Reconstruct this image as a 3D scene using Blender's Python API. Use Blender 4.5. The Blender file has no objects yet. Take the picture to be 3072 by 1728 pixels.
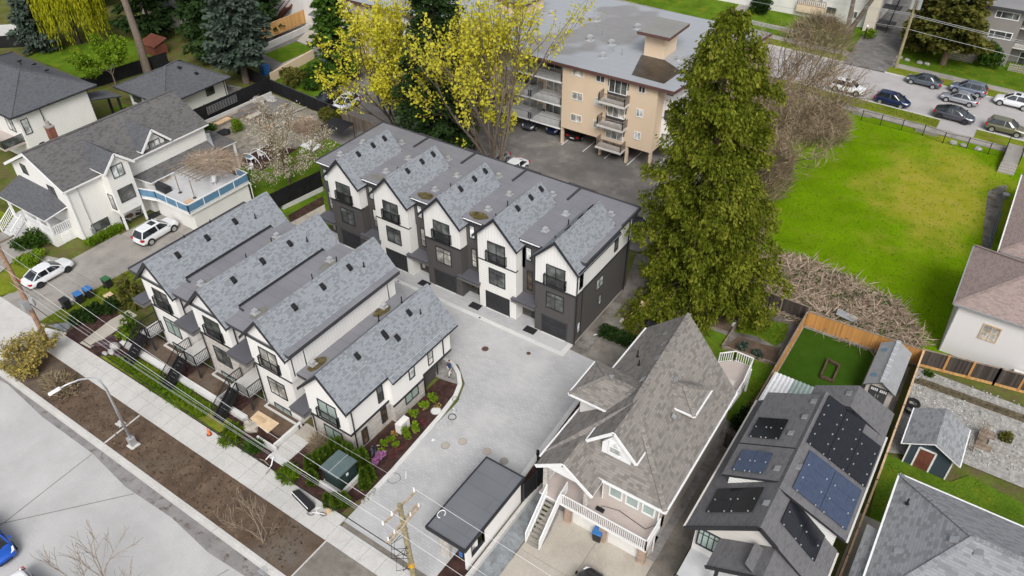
import bpy, math, random
import numpy as np
from mathutils import Matrix, Vector
R = math.radians
rnd = random.Random(7)
nrs = np.random.RandomState(11)
SC = bpy.context.scene
COL = SC.collection

# ---------------------------------------------------------------- camera, sky, sun, exposure
cam_d = bpy.data.cameras.new('camera'); cam = bpy.data.objects.new('camera', cam_d); COL.objects.link(cam)
cam_d.sensor_width = 36.0; cam_d.lens = 27.052; cam_d.clip_end = 2000.0; cam_d.clip_start = 0.5
def cam_matrix(pitch, roll, az, loc):
    f = Vector((math.cos(az)*math.cos(pitch), math.sin(az)*math.cos(pitch), -math.sin(pitch)))
    rt = Vector((math.sin(az), -math.cos(az), 0)); up = rt.cross(f)
    r2 = math.cos(roll)*rt + math.sin(roll)*up; u2 = -math.sin(roll)*rt + math.cos(roll)*up
    m = Matrix((r2, u2, -f)).transposed().to_4x4(); m.translation = loc
    return m
cam.matrix_world = cam_matrix(R(38.714), R(-0.524), R(124.36), Vector((0, 0, 44)))
SC.camera = cam

W = bpy.data.worlds.new('World'); SC.world = W; W.use_nodes = True
nt = W.node_tree; bg = nt.nodes['Background']
sky = nt.nodes.new('ShaderNodeTexSky'); sky.sky_type = 'NISHITA'; sky.sun_disc = False
SUN_EL, SUN_AZ = 46, 308         # sun direction: azimuth in degrees, counter-clockwise from +X
sky.sun_elevation = R(SUN_EL); sky.sun_rotation = R(90 - SUN_AZ)
sky.air_density = 1.0; sky.dust_density = 4.0; sky.ozone_density = 1.0
hsv = nt.nodes.new('ShaderNodeHueSaturation'); hsv.inputs['Saturation'].default_value = 0.33
nt.links.new(sky.outputs[0], hsv.inputs['Color']); nt.links.new(hsv.outputs[0], bg.inputs['Color'])
bg.inputs['Strength'].default_value = 0.12
sun_d = bpy.data.lights.new('sun', 'SUN'); sun_d.energy = 1.5; sun_d.angle = R(24); sun_d.color = (1, 0.975, 0.94)
sun = bpy.data.objects.new('sun', sun_d); COL.objects.link(sun)
sv = Vector((math.cos(R(SUN_AZ))*math.cos(R(SUN_EL)), math.sin(R(SUN_AZ))*math.cos(R(SUN_EL)), math.sin(R(SUN_EL))))
sun.rotation_euler = sv.to_track_quat('Z', 'Y').to_euler(); sun.location = (0, 0, 90)
SC.view_settings.view_transform = 'Standard'; SC.view_settings.look = 'None'
SC.view_settings.gamma = 1.0; SC.view_settings.use_curve_mapping = False
SC.view_settings.exposure = 0.40
SC.cycles.max_bounces = 5; SC.cycles.diffuse_bounces = 3; SC.cycles.glossy_bounces = 2
SC.cycles.transparent_max_bounces = 4

# ---------------------------------------------------------------- materials
MATS = {}
class N:
    def __init__(s, name, col=(.5, .5, .5), rough=.8, metal=0.0, spec=.3):
        s.m = bpy.data.materials.new(name); s.m.use_nodes = True; s.t = s.m.node_tree
        s.b = s.t.nodes['Principled BSDF']; MATS[name] = s.m
        s.b.inputs['Base Color'].default_value = (*col, 1); s.b.inputs['Roughness'].default_value = rough
        s.b.inputs['Metallic'].default_value = metal; s.b.inputs['Specular IOR Level'].default_value = spec
    def n(s, typ, **kw):
        x = s.t.nodes.new('ShaderNode' + typ)
        for k, v in kw.items(): setattr(x, k, v)
        return x
    def l(s, a, b): s.t.links.new(a, b)
    def uv(s): return s.n('UVMap').outputs[0]
    def pos(s): return s.n('NewGeometry').outputs['Position']
    def noise(s, scale, detail=4, vec=None, rough=.6, sx=None):
        x = s.n('TexNoise'); x.inputs['Scale'].default_value = scale; x.inputs['Detail'].default_value = detail
        x.inputs['Roughness'].default_value = rough
        v = vec if vec is not None else s.pos()
        if sx:
            mp = s.n('Mapping'); mp.inputs['Scale'].default_value = sx; s.l(v, mp.inputs[0]); v = mp.outputs[0]
        s.l(v, x.inputs['Vector']); return x.outputs['Fac']
    def ramp(s, fac, stops):
        x = s.n('ValToRGB'); e = x.color_ramp.elements
        while len(e) > 1: e.remove(e[-1])
        for i, (p, c) in enumerate(stops):
            k = e[0] if i == 0 else e.new(p)
            k.position = p; k.color = (*c, 1) if len(c) == 3 else c
        s.l(fac, x.inputs[0]); return x.outputs[0]
    def gray(s, fac, a, b): return s.ramp(fac, [(a, (0, 0, 0)), (b, (1, 1, 1))])
    def mix(s, fac, a, b, mode='MIX'):
        x = s.n('MixRGB', blend_type=mode)
        for i, v in ((0, fac), (1, a), (2, b)):
            if hasattr(v, 'is_linked'): s.l(v, x.inputs[i])
            else: x.inputs[i].default_value = v if isinstance(v, (int, float)) and i == 0 else ((*v, 1) if len(v) == 3 else v)
        return x.outputs[0]
    def math(s, op, a, b=None):
        x = s.n('Math', operation=op)
        for i, v in ((0, a), (1, b)):
            if v is None: continue
            if hasattr(v, 'is_linked'): s.l(v, x.inputs[i])
            else: x.inputs[i].default_value = v
        return x.outputs[0]
    def bump(s, h, strength=.4, dist=.02):
        x = s.n('Bump'); x.inputs['Strength'].default_value = strength; x.inputs['Distance'].default_value = dist
        s.l(h, x.inputs['Height']); s.l(x.outputs[0], s.b.inputs['Normal'])
    def col(s, c): s.l(c, s.b.inputs['Base Color'])
    def rough(s, c): s.l(c, s.b.inputs['Roughness'])
def kf(c, f): return tuple(min(1, v*f) for v in c)

def shingle(name, c, var=.35, w=.34, h=.15, dark=.42, spots=None, soft=.3):
    # rows of tabs: every row shifted at random, every tab its own tone, a painted shadow line under each row
    s = N(name, c, .9, spec=.2); sp = s.n('SeparateXYZ'); s.l(s.uv(), sp.inputs[0])
    vr = s.math('DIVIDE', sp.outputs[1], h); row = s.math('FLOOR', vr); w1 = s.n('TexWhiteNoise'); w1.noise_dimensions = '1D'; s.l(row, w1.inputs['W'])
    ur = s.math('ADD', s.math('DIVIDE', sp.outputs[0], w), s.math('MULTIPLY', w1.outputs[0], 7.3)); cb = s.n('CombineXYZ'); s.l(s.math('FLOOR', ur), cb.inputs[0]); s.l(row, cb.inputs[1])
    w2 = s.n('TexWhiteNoise'); w2.noise_dimensions = '2D'; s.l(cb.outputs[0], w2.inputs['Vector'])
    x = s.ramp(w2.outputs[0], [(0, kf(c, 1-var*1.15)), (.28, kf(c, 1-var*.75)), (.36, kf(c, 1.0)), (.75, kf(c, 1+var*.25)), (1, kf(c, 1+var*.6))])
    x = s.mix(s.math('MULTIPLY', s.math('LESS_THAN', s.math('FRACT', vr), .16), .75), x, kf(c, dark)); x = s.mix(s.math('MULTIPLY', s.math('LESS_THAN', s.math('FRACT', ur), .07), .5), x, kf(c, dark))
    x = s.mix(soft, x, s.ramp(s.noise(.45, 5), [(.3, kf(c, .82)), (.7, kf(c, 1.12))]))
    if spots: x = s.mix(s.gray(s.noise(.9, 6), .52, .72), x, spots)
    s.col(x); s.bump(s.math('FRACT', vr), -.4, .02)
shingle('shingle_blue', (.255, .274, .298), .24, .24, .15, .50, soft=.10)
shingle('shingle_charcoal', (.105, .108, .118), .22, .3, .14, .55)
shingle('shingle_worn', (.125, .122, .122), .3, .3, .17, .5, (.145, .138, .128), soft=.2)
shingle('shingle_brown', (.232, .214, .196), .30, .34, .17, .55, (.215, .198, .185), soft=.15)
shingle('shingle_black', (.145, .143, .148), .18, .3, .14, .6)
shingle('shingle_tan', (.30, .235, .215), .22, .3, .16, .55)
shingle('shingle_pale', (.27, .278, .29), .32, .34, .17, .6)

def siding(name, c, pitch=.13, axis=1, dirt=.06, dark=.62, frac=.12, rough=.7):
    s = N(name, c, rough, spec=.25); sp = s.n('SeparateXYZ'); s.l(s.uv(), sp.inputs[0])
    fr = s.math('FRACT', s.math('DIVIDE', sp.outputs[axis], pitch))
    line = s.math('LESS_THAN', fr, frac)
    x = s.mix(s.math('MULTIPLY', line, .85), c, kf(c, dark))
    x = s.mix(s.gray(s.noise(.8, 5, sx=(1, 1, .5)), .42, .8), x, kf(c, 1-dirt*2.2))
    s.col(x); s.bump(fr, .35, .02)
siding('lap_white', (.82, .81, .775), .22, frac=.15); siding('lap_cream', (.78, .765, .70), .17, dark=.66)
siding('lap_dark', (.092, .086, .084), .22, dark=.5, frac=.14); siding('board_white', (.80, .785, .76), .30, 0, dark=.72, frac=.09)
siding('lap_pale', (.77, .755, .725), .2, dark=.68); siding('lap_navy', (.055, .075, .095), .14)
siding('board_grey', (.27, .255, .24), .2, 0); siding('lap_grey', (.155, .148, .143), .17, dark=.65)
def stucco(name, c, streak=.25, rough=.9):
    s = N(name, c, rough, spec=.15)
    x = s.mix(s.math('MULTIPLY', s.gray(s.noise(.5, 6, sx=(1, 1, .35)), .45, .8), streak), c, kf(c, .7))
    s.col(s.mix(.12, x, s.ramp(s.noise(30, 2), [(.3, kf(c, .8)), (.7, kf(c, 1.2))]))); s.bump(s.noise(40, 3), .12, .01)
stucco('stucco_white', (.80, .785, .76), .2); stucco('stucco_tan', (.70, .555, .405), .3); stucco('stucco_rh', (.66, .645, .635), .15)
stucco('stucco_beige', (.52, .475, .435), .3); stucco('stucco_cream', (.66, .60, .50), .3); stucco('paint_white', (.80, .80, .80), .1, .5)
stucco('paint_pale', (.62, .60, .575), .15, .6)
def stone(name, c, w, h):
    s = N(name, c, .9, spec=.2); br = s.n('TexBrick'); s.l(s.uv(), br.inputs['Vector']); br.inputs['Scale'].default_value = 1
    br.inputs['Brick Width'].default_value = w; br.inputs['Row Height'].default_value = h; br.inputs['Mortar Size'].default_value = .012
    br.inputs['Color1'].default_value = (*kf(c, .72), 1); br.inputs['Color2'].default_value = (*kf(c, 1.2), 1); br.inputs['Mortar'].default_value = (*kf(c, .5), 1)
    br.squash = .6; br.squash_frequency = 3
    s.col(s.mix(.3, br.outputs[0], s.ramp(s.noise(3, 5), [(.3, kf(c, .7)), (.7, kf(c, 1.25))]))); s.bump(s.math('SUBTRACT', 1.0, br.outputs['Fac']), .6, .03)
stone('ledger_stone', (.55, .515, .475), .42, .11); stone('brick_red', (.27, .11, .075), .22, .075); stone('brick_tan', (.48, .36, .28), .24, .08)

def flat(name, c, rough=.8, metal=0.0, var=.12, sc=2.0, spec=.3):
    s = N(name, c, rough, metal, spec); s.col(s.ramp(s.noise(sc, 5), [(.3, kf(c, 1-var)), (.7, kf(c, 1+var))])); return s
flat('trim_dark', (.030, .031, .036), .5); flat('trim_charcoal', (.055, .055, .06), .6); flat('trim_white', (.80, .80, .80), .45, var=.05)
flat('door_black', (.028, .029, .032), .5, var=.25, sc=1.2); flat('fence_black', (.012, .012, .014), .6, var=.3); flat('metal_black', (.018, .018, .02), .4)
flat('metal_galv', (.62, .63, .64), .38, .6, var=.1); flat('metal_grey', (.42, .43, .44), .45, .5); flat('fascia_brown', (.115, .06, .052), .6)
flat('rubber', (.02, .02, .022), .8); flat('plastic_blue', (.045, .17, .44), .45); flat('plastic_black', (.025, .025, .028), .5); flat('plastic_green', (.035, .13, .05), .5)
flat('timber_new', (.58, .40, .24), .75, var=.22, sc=3); flat('timber_old', (.23, .185, .145), .9, var=.4, sc=3); flat('timber_red', (.16, .055, .035), .8, var=.25)
flat('ply', (.60, .45, .29), .8, var=.15); flat('white_plastic', (.78, .78, .79), .4, var=.05); flat('hvac_cream', (.70, .69, .66), .5, var=.05)
flat('green_metal', (.018, .038, .034), .45); flat('green_lid', (.13, .18, .185), .35, .3); flat('orange_cone', (.80, .17, .05), .6); flat('skin', (.40, .24, .17), .6)
flat('cloth_navy', (.028, .055, .115), .85); flat('cloth_black', (.018, .018, .02), .9); flat('cloth_pale', (.62, .60, .57), .9); flat('cloth_blue', (.10, .13, .19), .9); flat('hair', (.015, .012, .01), .7)
flat('tarp_plum', (.055, .028, .034), .55, var=.4); flat('rock_moss', (.115, .095, .06), .95, var=.5, sc=4); flat('rock', (.36, .35, .33), .95, var=.35, sc=4); flat('deck_vinyl', (.46, .40, .37), .7, var=.07, sc=1)
flat('deck_pale', (.53, .535, .545), .7, var=.10, sc=1); flat('tan_board', (.52, .38, .24), .8); flat('red_paint', (.42, .035, .03), .4); flat('amber', (.62, .33, .03), .5)
flat('soffit', (.60, .575, .535), .8, var=.04); flat('wet_brown', (.06, .046, .033), .3, var=.4, sc=1.0); flat('rust', (.10, .055, .045), .8, var=.5, sc=5); flat('blue_panel', (.115, .235, .36), .3, var=.1); flat('glass_green', (.35, .43, .40), .12, var=.1)

def fence_mat(name, c, v=.35, streak=.5):
    s = N(name, c, .9, spec=.15); sp = s.n('SeparateXYZ'); s.l(s.uv(), sp.inputs[0])
    fl = s.math('FLOOR', s.math('DIVIDE', sp.outputs[0], .15)); w = s.n('TexWhiteNoise'); w.noise_dimensions = '1D'; s.l(fl, w.inputs['W'])
    x = s.ramp(w.outputs[0], [(0, kf(c, 1-v)), (1, kf(c, 1+v))])
    s.col(s.mix(s.math('MULTIPLY', s.gray(s.noise(5, 4, s.uv(), sx=(4, .35, 1)), .45, .7), streak), x, kf(c, 1-v*1.1)))
fence_mat('fence_orange', (.50, .255, .085), .14, .3); fence_mat('fence_cedar', (.52, .30, .12), .2, .35); fence_mat('fence_weathered', (.075, .062, .055), .4, .6); fence_mat('fence_grey', (.21, .175, .145), .3, .5)

def window_glass(name, c, rough=.06, blind=None):
    s = N(name, c, rough, spec=.8)
    if blind:
        sp = s.n('SeparateXYZ'); s.l(s.uv(), sp.inputs[0]); fr = s.math('FRACT', s.math('DIVIDE', sp.outputs[1], .19))
        s.col(s.mix(s.math('LESS_THAN', fr, .3), blind, kf(blind, .38)))
    else:
        s.col(s.ramp(s.noise(.9, 5), [(.35, kf(c, .45)), (.5, c), (.66, kf(c, 2.6))]))  # mottled tones paint reflections and room contents into the pane
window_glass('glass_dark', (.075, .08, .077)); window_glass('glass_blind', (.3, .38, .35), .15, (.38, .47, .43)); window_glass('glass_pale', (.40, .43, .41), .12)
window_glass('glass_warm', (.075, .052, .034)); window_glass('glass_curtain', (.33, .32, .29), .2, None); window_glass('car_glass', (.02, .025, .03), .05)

def ground_mat(name, c, v=.2, sc=.6, fine=12, c2=None, lo=.45, hi=.7, rough=.92, bump=.25, spec=.2, c3=None, sc3=.15):
    s = N(name, c, rough, spec=spec)
    x = s.ramp(s.noise(sc, 8), [(.3, kf(c, 1-v)), (.7, kf(c, 1+v))])
    if c2: x = s.mix(s.gray(s.noise(sc*1.9, 7), lo, hi), x, c2)
    if c3: x = s.mix(s.gray(s.noise(sc3, 5), .5, .68), x, c3)
    f = s.noise(fine, 4); x = s.mix(.5, x, s.ramp(f, [(.25, (.32,)*3), (.75, (.68,)*3)]), 'OVERLAY')
    s.col(x); s.bump(f, bump, .05); return s
ground_mat('asphalt_pale', (.44, .435, .432), .07, .25, 30, (.40, .395, .39), .5, .75, c3=(.50, .495, .49))
ground_mat('asphalt_back', (.40, .385, .38), .07, .25, 30, (.36, .345, .34))
ground_mat('asphalt_lot', (.17, .16, .152), .2, .3, 20, (.27, .25, .23), .48, .72, c3=(.12, .115, .11), sc3=.12)
ground_mat('asphalt_dark', (.15, .145, .14), .22, .5, 20, (.24, .225, .21))
ground_mat('gutter', (.24, .23, .225), .2, .9, 14, (.10, .075, .06), .55, .7)
ground_mat('concrete', (.53, .52, .50), .08, .5, 18, (.46, .445, .42), .5, .75)
ground_mat('concrete_white', (.62, .615, .60), .08, .7, 18, (.48, .46, .43), .58, .8)
ground_mat('concrete_old', (.30, .28, .255), .16, .35, 16, (.21, .20, .18), .48, .72, c3=(.36, .34, .31))
ground_mat('concrete_tan', (.43, .395, .34), .1, .3, 18, (.35, .31, .26), .5, .75)
ground_mat('concrete_path', (.22, .20, .175), .2, .5, 14, (.14, .125, .11))
ground_mat('soil', (.105, .072, .050), .3, .5, 9, (.155, .112, .078), .48, .7, bump=.7, c3=(.135, .118, .10))
ground_mat('mulch', (.050, .026, .022), .5, 1.4, 11, (.09, .045, .04), .5, .7, bump=.9)
ground_mat('dirt_wet', (.16, .145, .128), .3, .5, 10, (.085, .07, .06), .48, .68, bump=.4, c3=(.25, .235, .215), sc3=.4)
ground_mat('grass', (.085, .155, .014), .3, .35, 7, (.16, .19, .018), .48, .72, bump=.8, spec=0)
ground_mat('grass_field', (.120, .215, .004), .22, .22, 5, (.15, .215, .012), .5, .75, bump=.9, spec=0)
def field_tint():
    m = MATS['grass_field']; s = N.__new__(N); s.m = m; s.t = m.node_tree; s.b = s.t.nodes['Principled BSDF']
    old = s.b.inputs['Base Color'].links[0].from_socket; mp = s.n('Mapping'); mp.inputs['Location'].default_value = (.16, -6.0, 0); mp.inputs['Scale'].default_value = (1/9.5, 1/14, 0)
    s.l(s.pos(), mp.inputs[0]); ln = s.n('VectorMath', operation='LENGTH'); s.l(mp.outputs[0], ln.inputs[0])
    a = s.math('ADD', ln.outputs['Value'], s.math('MULTIPLY', s.math('SUBTRACT', s.noise(.18, 6), .5), 2.2))
    s.col(s.mix(s.math('MULTIPLY', s.gray(a, 1.35, .35), .85), old, s.ramp(s.noise(.6, 6), [(.35, (.26, .26, .02)), (.65, (.33, .285, .05))])))
field_tint()
ground_mat('grass_verge', (.15, .185, .018), .3, .5, 8, (.20, .165, .05), .5, .72, bump=.8, spec=0)
ground_mat('grass_dull', (.105, .125, .03), .35, .4, 7, (.13, .10, .055), .45, .65, bump=.8, spec=0)
ground_mat('turf', (.035, .078, .008), .1, .4, 16, (.042, .092, .010), bump=.3, spec=0)
ground_mat('gravel', (.27, .26, .25), .3, 1.2, 16, (.17, .15, .13), .5, .7, bump=.9)
ground_mat('pebbles', (.35, .34, .32), .3, 2.0, 9, (.27, .25, .23), .5, .65, bump=1)
ground_mat('gravel_blue', (.25, .27, .285), .3, 1.2, 16, (.16, .16, .16), .5, .7, bump=.9)

ground_mat('yard_rubble', (.30, .265, .22), .3, .7, 9, (.16, .145, .125), .46, .62, c3=(.22, .21, .15), sc3=.35)
def pavers():
    s = N('pavers', (.42, .42, .43), .85, spec=.25); br = s.n('TexBrick'); s.l(s.uv(), br.inputs['Vector']); br.inputs['Scale'].default_value = 1
    br.inputs['Brick Width'].default_value = .42; br.inputs['Row Height'].default_value = .21; br.inputs['Mortar Size'].default_value = .014
    br.inputs['Color1'].default_value = (.375, .38, .392, 1); br.inputs['Color2'].default_value = (.445, .447, .452, 1); br.inputs['Mortar'].default_value = (.30, .30, .31, 1)
    x = s.mix(s.math('MULTIPLY', s.gray(s.noise(.13, 6), .38, .62), .75), br.outputs[0], (.555, .55, .54))
    x = s.mix(s.math('MULTIPLY', s.gray(s.noise(.5, 6), .5, .75), .3), x, (.31, .315, .33))
    s.col(x); s.bump(s.math('SUBTRACT', 1.0, br.outputs['Fac']), .3, .01)
pavers()
def membrane(name, c, wet=None, puddle=(.40, .43, .46), seam=2.0, lo=.5):
    s = N(name, c, .55, spec=.35)
    x = s.ramp(s.noise(.35, 6), [(.3, kf(c, .9)), (.7, kf(c, 1.1))])
    if wet is not None:
        f = s.gray(s.noise(wet, 3), lo, lo+.035); x = s.mix(f, x, puddle)
        s.rough(s.ramp(f, [(0, (.6,)*3), (1, (.3,)*3)]))
    br = s.n('TexBrick'); s.l(s.uv(), br.inputs['Vector']); br.inputs['Scale'].default_value = 1; br.inputs['Brick Width'].default_value = 6; br.inputs['Row Height'].default_value = seam; br.inputs['Mortar Size'].default_value = .02
    br.inputs['Color1'].default_value = br.inputs['Color2'].default_value = (1, 1, 1, 1); br.inputs['Mortar'].default_value = (.75, .75, .75, 1)
    s.col(s.mix(1.0, x, br.outputs[0], 'MULTIPLY'))
membrane('roof_membrane', (.205, .205, .225), seam=1.0); membrane('roof_apartment', (.245, .24, .24), .055, (.33, .345, .365), 1.2, .46); membrane('roof_guard', (.15, .158, .172), seam=1.1)
membrane('roof_dark', (.10, .10, .115)); membrane('roof_lift', (.24, .235, .22), seam=1.0)
def moss():
    s = N('moss_puddle', (.07, .055, .02), .35, spec=.4); s.col(s.ramp(s.noise(2.2, 6), [(.35, (.06, .035, .022)), (.5, (.09, .07, .02)), (.62, (.15, .13, .06)), (.8, (.22, .2, .17))]))
moss(); flat('puddle_grey', (.19, .185, .165), .3, var=.2, sc=1.5)
def solar(name, c):
    s = N(name, c, .18, spec=.5); br = s.n('TexBrick'); br.offset = 0; s.l(s.uv(), br.inputs['Vector']); br.inputs['Scale'].default_value = 1; br.inputs['Brick Width'].default_value = .17; br.inputs['Row Height'].default_value = .17; br.inputs['Mortar Size'].default_value = .006
    br.inputs['Color1'].default_value = (*kf(c, .9), 1); br.inputs['Color2'].default_value = (*kf(c, 1.15), 1); br.inputs['Mortar'].default_value = (*kf(c, 1.6), 1); s.col(br.outputs[0])
solar('solar_black', (.013, .014, .018)); solar('solar_blue', (.045, .062, .105))

def leaf(name, stops, rough=.6, trans=.25, haze=0):
    s = N(name, stops[0], rough, spec=.06); sp = s.n('SeparateXYZ'); s.l(s.uv(), sp.inputs[0]); nst = len(stops)
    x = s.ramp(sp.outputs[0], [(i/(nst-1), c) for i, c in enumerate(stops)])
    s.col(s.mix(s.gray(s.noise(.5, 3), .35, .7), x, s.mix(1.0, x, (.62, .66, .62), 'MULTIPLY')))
    if trans:
        tr = s.n('BsdfTranslucent'); s.l(x, tr.inputs[0]); mx = s.n('MixShader'); mx.inputs[0].default_value = trans
        out = s.t.nodes['Material Output']; s.l(s.b.outputs[0], mx.inputs[1]); s.l(tr.outputs[0], mx.inputs[2]); s.l(mx.outputs[0], out.inputs[0])
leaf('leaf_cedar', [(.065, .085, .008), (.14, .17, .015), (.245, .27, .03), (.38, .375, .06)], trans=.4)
leaf('leaf_yellow', [(.62, .56, .05), (.78, .72, .09), (.66, .60, .05), (.46, .50, .06)], trans=.4)
leaf('leaf_fir', [(.020, .042, .014), (.034, .066, .020), (.055, .092, .03)]); leaf('leaf_spruce', [(.045, .07, .05), (.08, .11, .085), (.145, .175, .145)])
leaf('leaf_willow', [(.38, .39, .02), (.54, .52, .03), (.30, .33, .015)], trans=.4); leaf('leaf_lime', [(.15, .27, .015), (.26, .38, .03), (.11, .2, .01)], trans=.4)
leaf('leaf_green', [(.028, .062, .010), (.055, .115, .016), (.09, .16, .025)]); leaf('leaf_hedge', [(.016, .035, .010), (.03, .062, .014), (.05, .09, .02)])
leaf('leaf_column', [(.05, .10, .010), (.10, .17, .016), (.16, .22, .03)]); leaf('leaf_olive', [(.07, .085, .016), (.115, .125, .025), (.17, .165, .04), (.15, .10, .02)])
leaf('leaf_blossom', [(.60, .55, .44), (.74, .69, .58), (.46, .38, .28), (.30, .32, .10)], trans=.3); leaf('leaf_bronze', [(.40, .31, .08), (.55, .44, .12), (.36, .29, .12), (.28, .27, .06)], trans=.35)
leaf('twig_brown', [(.24, .18, .115), (.36, .28, .19), (.17, .14, .07)], trans=0); leaf('bramble', [(.42, .31, .24), (.56, .44, .35), (.30, .22, .16), (.46, .37, .28)], trans=0)
leaf('grass_blade', [(.085, .165, .010), (.125, .20, .012), (.17, .215, .016)], trans=.3); leaf('petal_pink', [(.48, .18, .42), (.60, .28, .52)]); leaf('leaf_red', [(.13, .03, .04), (.2, .06, .07), (.1, .05, .03)])
leaf('clod', [(.12, .085, .06), (.17, .125, .09), (.08, .06, .045)], trans=0); leaf('pebble_mix', [(.30, .29, .27), (.48, .47, .46), (.62, .61, .60), (.24, .21, .18)], trans=0)
def bark(name, c): flat(name, c, .95, var=.4, sc=6)
bark('bark_grey', (.155, .125, .10)); bark('bark_dark', (.07, .052, .04)); bark('bark_brown', (.17, .125, .085)); bark('pole_arm', (.40, .32, .22)); bark('pole_wood', (.27, .235, .135)); bark('pole_brown', (.30, .185, .125)); bark('bark_pale', (.25, .20, .15))

# ---------------------------------------------------------------- mesh builder
class MB:
    def __init__(s): s.v = []; s.f = []; s.m = []
    def face(s, pts, m=0):
        b = len(s.v); s.v += [tuple(p) for p in pts]; s.f.append(tuple(range(b, b+len(pts)))); s.m.append(m)
    def hexa(s, p, m=0, mt=None):
        b = len(s.v); s.v += [tuple(q) for q in p]
        for i, fc in enumerate(((3, 2, 1, 0), (4, 5, 6, 7), (0, 1, 5, 4), (1, 2, 6, 5), (2, 3, 7, 6), (3, 0, 4, 7))):
            s.f.append(tuple(b+j for j in fc)); s.m.append(mt if (mt is not None and i == 1) else m)
        return s
    def box(s, x0, x1, y0, y1, z0, z1, m=0, mt=None):
        s.hexa([(x0, y0, z0), (x1, y0, z0), (x1, y1, z0), (x0, y1, z0), (x0, y0, z1), (x1, y0, z1), (x1, y1, z1), (x0, y1, z1)], m, mt); return s
    def beam(s, p, q, w, h=None, m=0, up=(0, 0, 1)):
        h = h or w; p = Vector(p); q = Vector(q); d = (q-p).normalized(); u = Vector(up)
        if abs(d.dot(u)) > .98: u = Vector((1, 0, 0))
        a = d.cross(u).normalized()*(w/2); c = a.cross(d).normalized()*(h/2)
        s.hexa([p-a-c, q-a-c, q+a-c, p+a-c, p-a+c, q-a+c, q+a+c, p+a+c], m); return s
    def slab(s, top, t, mt=0, ms=1, mb=None):
        n = len(top); b = len(s.v); s.v += [tuple(p) for p in top] + [(p[0], p[1], p[2]-t) for p in top]
        s.f.append(tuple(range(b, b+n))); s.m.append(mt); s.f.append(tuple(range(b+2*n-1, b+n-1, -1))); s.m.append(ms if mb is None else mb)
        for i in range(n):
            j = (i+1) % n; s.f.append((b+i, b+n+i, b+n+j, b+j)); s.m.append(ms)
        return s
    def prism_y(s, prof, y0, y1, m=0, mc=None):
        n = len(prof); b = len(s.v); s.v += [(x, y0, z) for x, z in prof] + [(x, y1, z) for x, z in prof]
        mc = m if mc is None else mc; s.f.append(tuple(range(b, b+n))); s.m.append(mc); s.f.append(tuple(range(b+2*n-1, b+n-1, -1))); s.m.append(mc)
        for i in range(n):
            j = (i+1) % n; s.f.append((b+j, b+i, b+n+i, b+n+j)); s.m.append(m)
        return s
    def prism_x(s, prof, x0, x1, m=0):
        n = len(prof); b = len(s.v); s.v += [(x0, y, z) for y, z in prof] + [(x1, y, z) for y, z in prof]
        s.f.append(tuple(range(b+n-1, b-1, -1))); s.m.append(m); s.f.append(tuple(range(b+n, b+2*n))); s.m.append(m)
        for i in range(n):
            j = (i+1) % n; s.f.append((b+i, b+j, b+n+j, b+n+i)); s.m.append(m)
        return s
    def tube(s, pts, r, n=5, m=0):
        pts = [Vector(p) for p in pts]; rr = r if isinstance(r, (list, tuple)) else [r]*len(pts); b = len(s.v)
        for i, p in enumerate(pts):
            d = (pts[min(i+1, len(pts)-1)]-pts[max(i-1, 0)])
            d = d.normalized() if d.length > 1e-9 else Vector((0, 0, 1))
            u = d.orthogonal().normalized() if abs(d.z) > .95 else d.cross(Vector((0, 0, 1))).normalized()
            w = d.cross(u)
            for j in range(n):
                a = 2*math.pi*j/n; s.v.append(tuple(p+(u*math.cos(a)+w*math.sin(a))*rr[i]))
        for i in range(len(pts)-1):
            for j in range(n):
                c = (j+1) % n; s.f.append((b+i*n+j, b+i*n+c, b+(i+1)*n+c, b+(i+1)*n+j)); s.m.append(m)
        e = b+(len(pts)-1)*n; s.f.append(tuple(range(b+n-1, b-1, -1))); s.m.append(m); s.f.append(tuple(range(e, e+n))); s.m.append(m)
        return s
    def cyl(s, x, y, z0, z1, r, n=12, m=0, r2=None, mt=None):
        r2 = r if r2 is None else r2; b = len(s.v)
        for z, q in ((z0, r), (z1, r2)): s.v += [(x+q*math.cos(2*math.pi*j/n), y+q*math.sin(2*math.pi*j/n), z) for j in range(n)]
        for j in range(n):
            c = (j+1) % n; s.f.append((b+j, b+c, b+n+c, b+n+j)); s.m.append(m)
        s.f.append(tuple(range(b+n-1, b-1, -1))); s.m.append(m); s.f.append(tuple(range(b+n, b+2*n))); s.m.append(m if mt is None else mt)
        return s
    def blob(s, c, r, m=0, jit=.15, seg=8, rings=5):
        b = len(s.v); rx, ry, rz = r if isinstance(r, (tuple, list)) else (r, r, r)
        for i in range(1, rings):
            th = math.pi*i/rings
            for j in range(seg):
                a = 2*math.pi*j/seg; q = 1+rnd.uniform(-jit, jit)
                s.v.append((c[0]+rx*q*math.sin(th)*math.cos(a), c[1]+ry*q*math.sin(th)*math.sin(a), c[2]+rz*q*math.cos(th)))
        for i in range(rings-2):
            for j in range(seg):
                d = (j+1) % seg; s.f.append((b+i*seg+j, b+(i+1)*seg+j, b+(i+1)*seg+d, b+i*seg+d)); s.m.append(m)
        s.f.append(tuple(range(b, b+seg))); s.m.append(m); e = b+(rings-2)*seg; s.f.append(tuple(range(e+seg-1, e-1, -1))); s.m.append(m)
        return s
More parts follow.
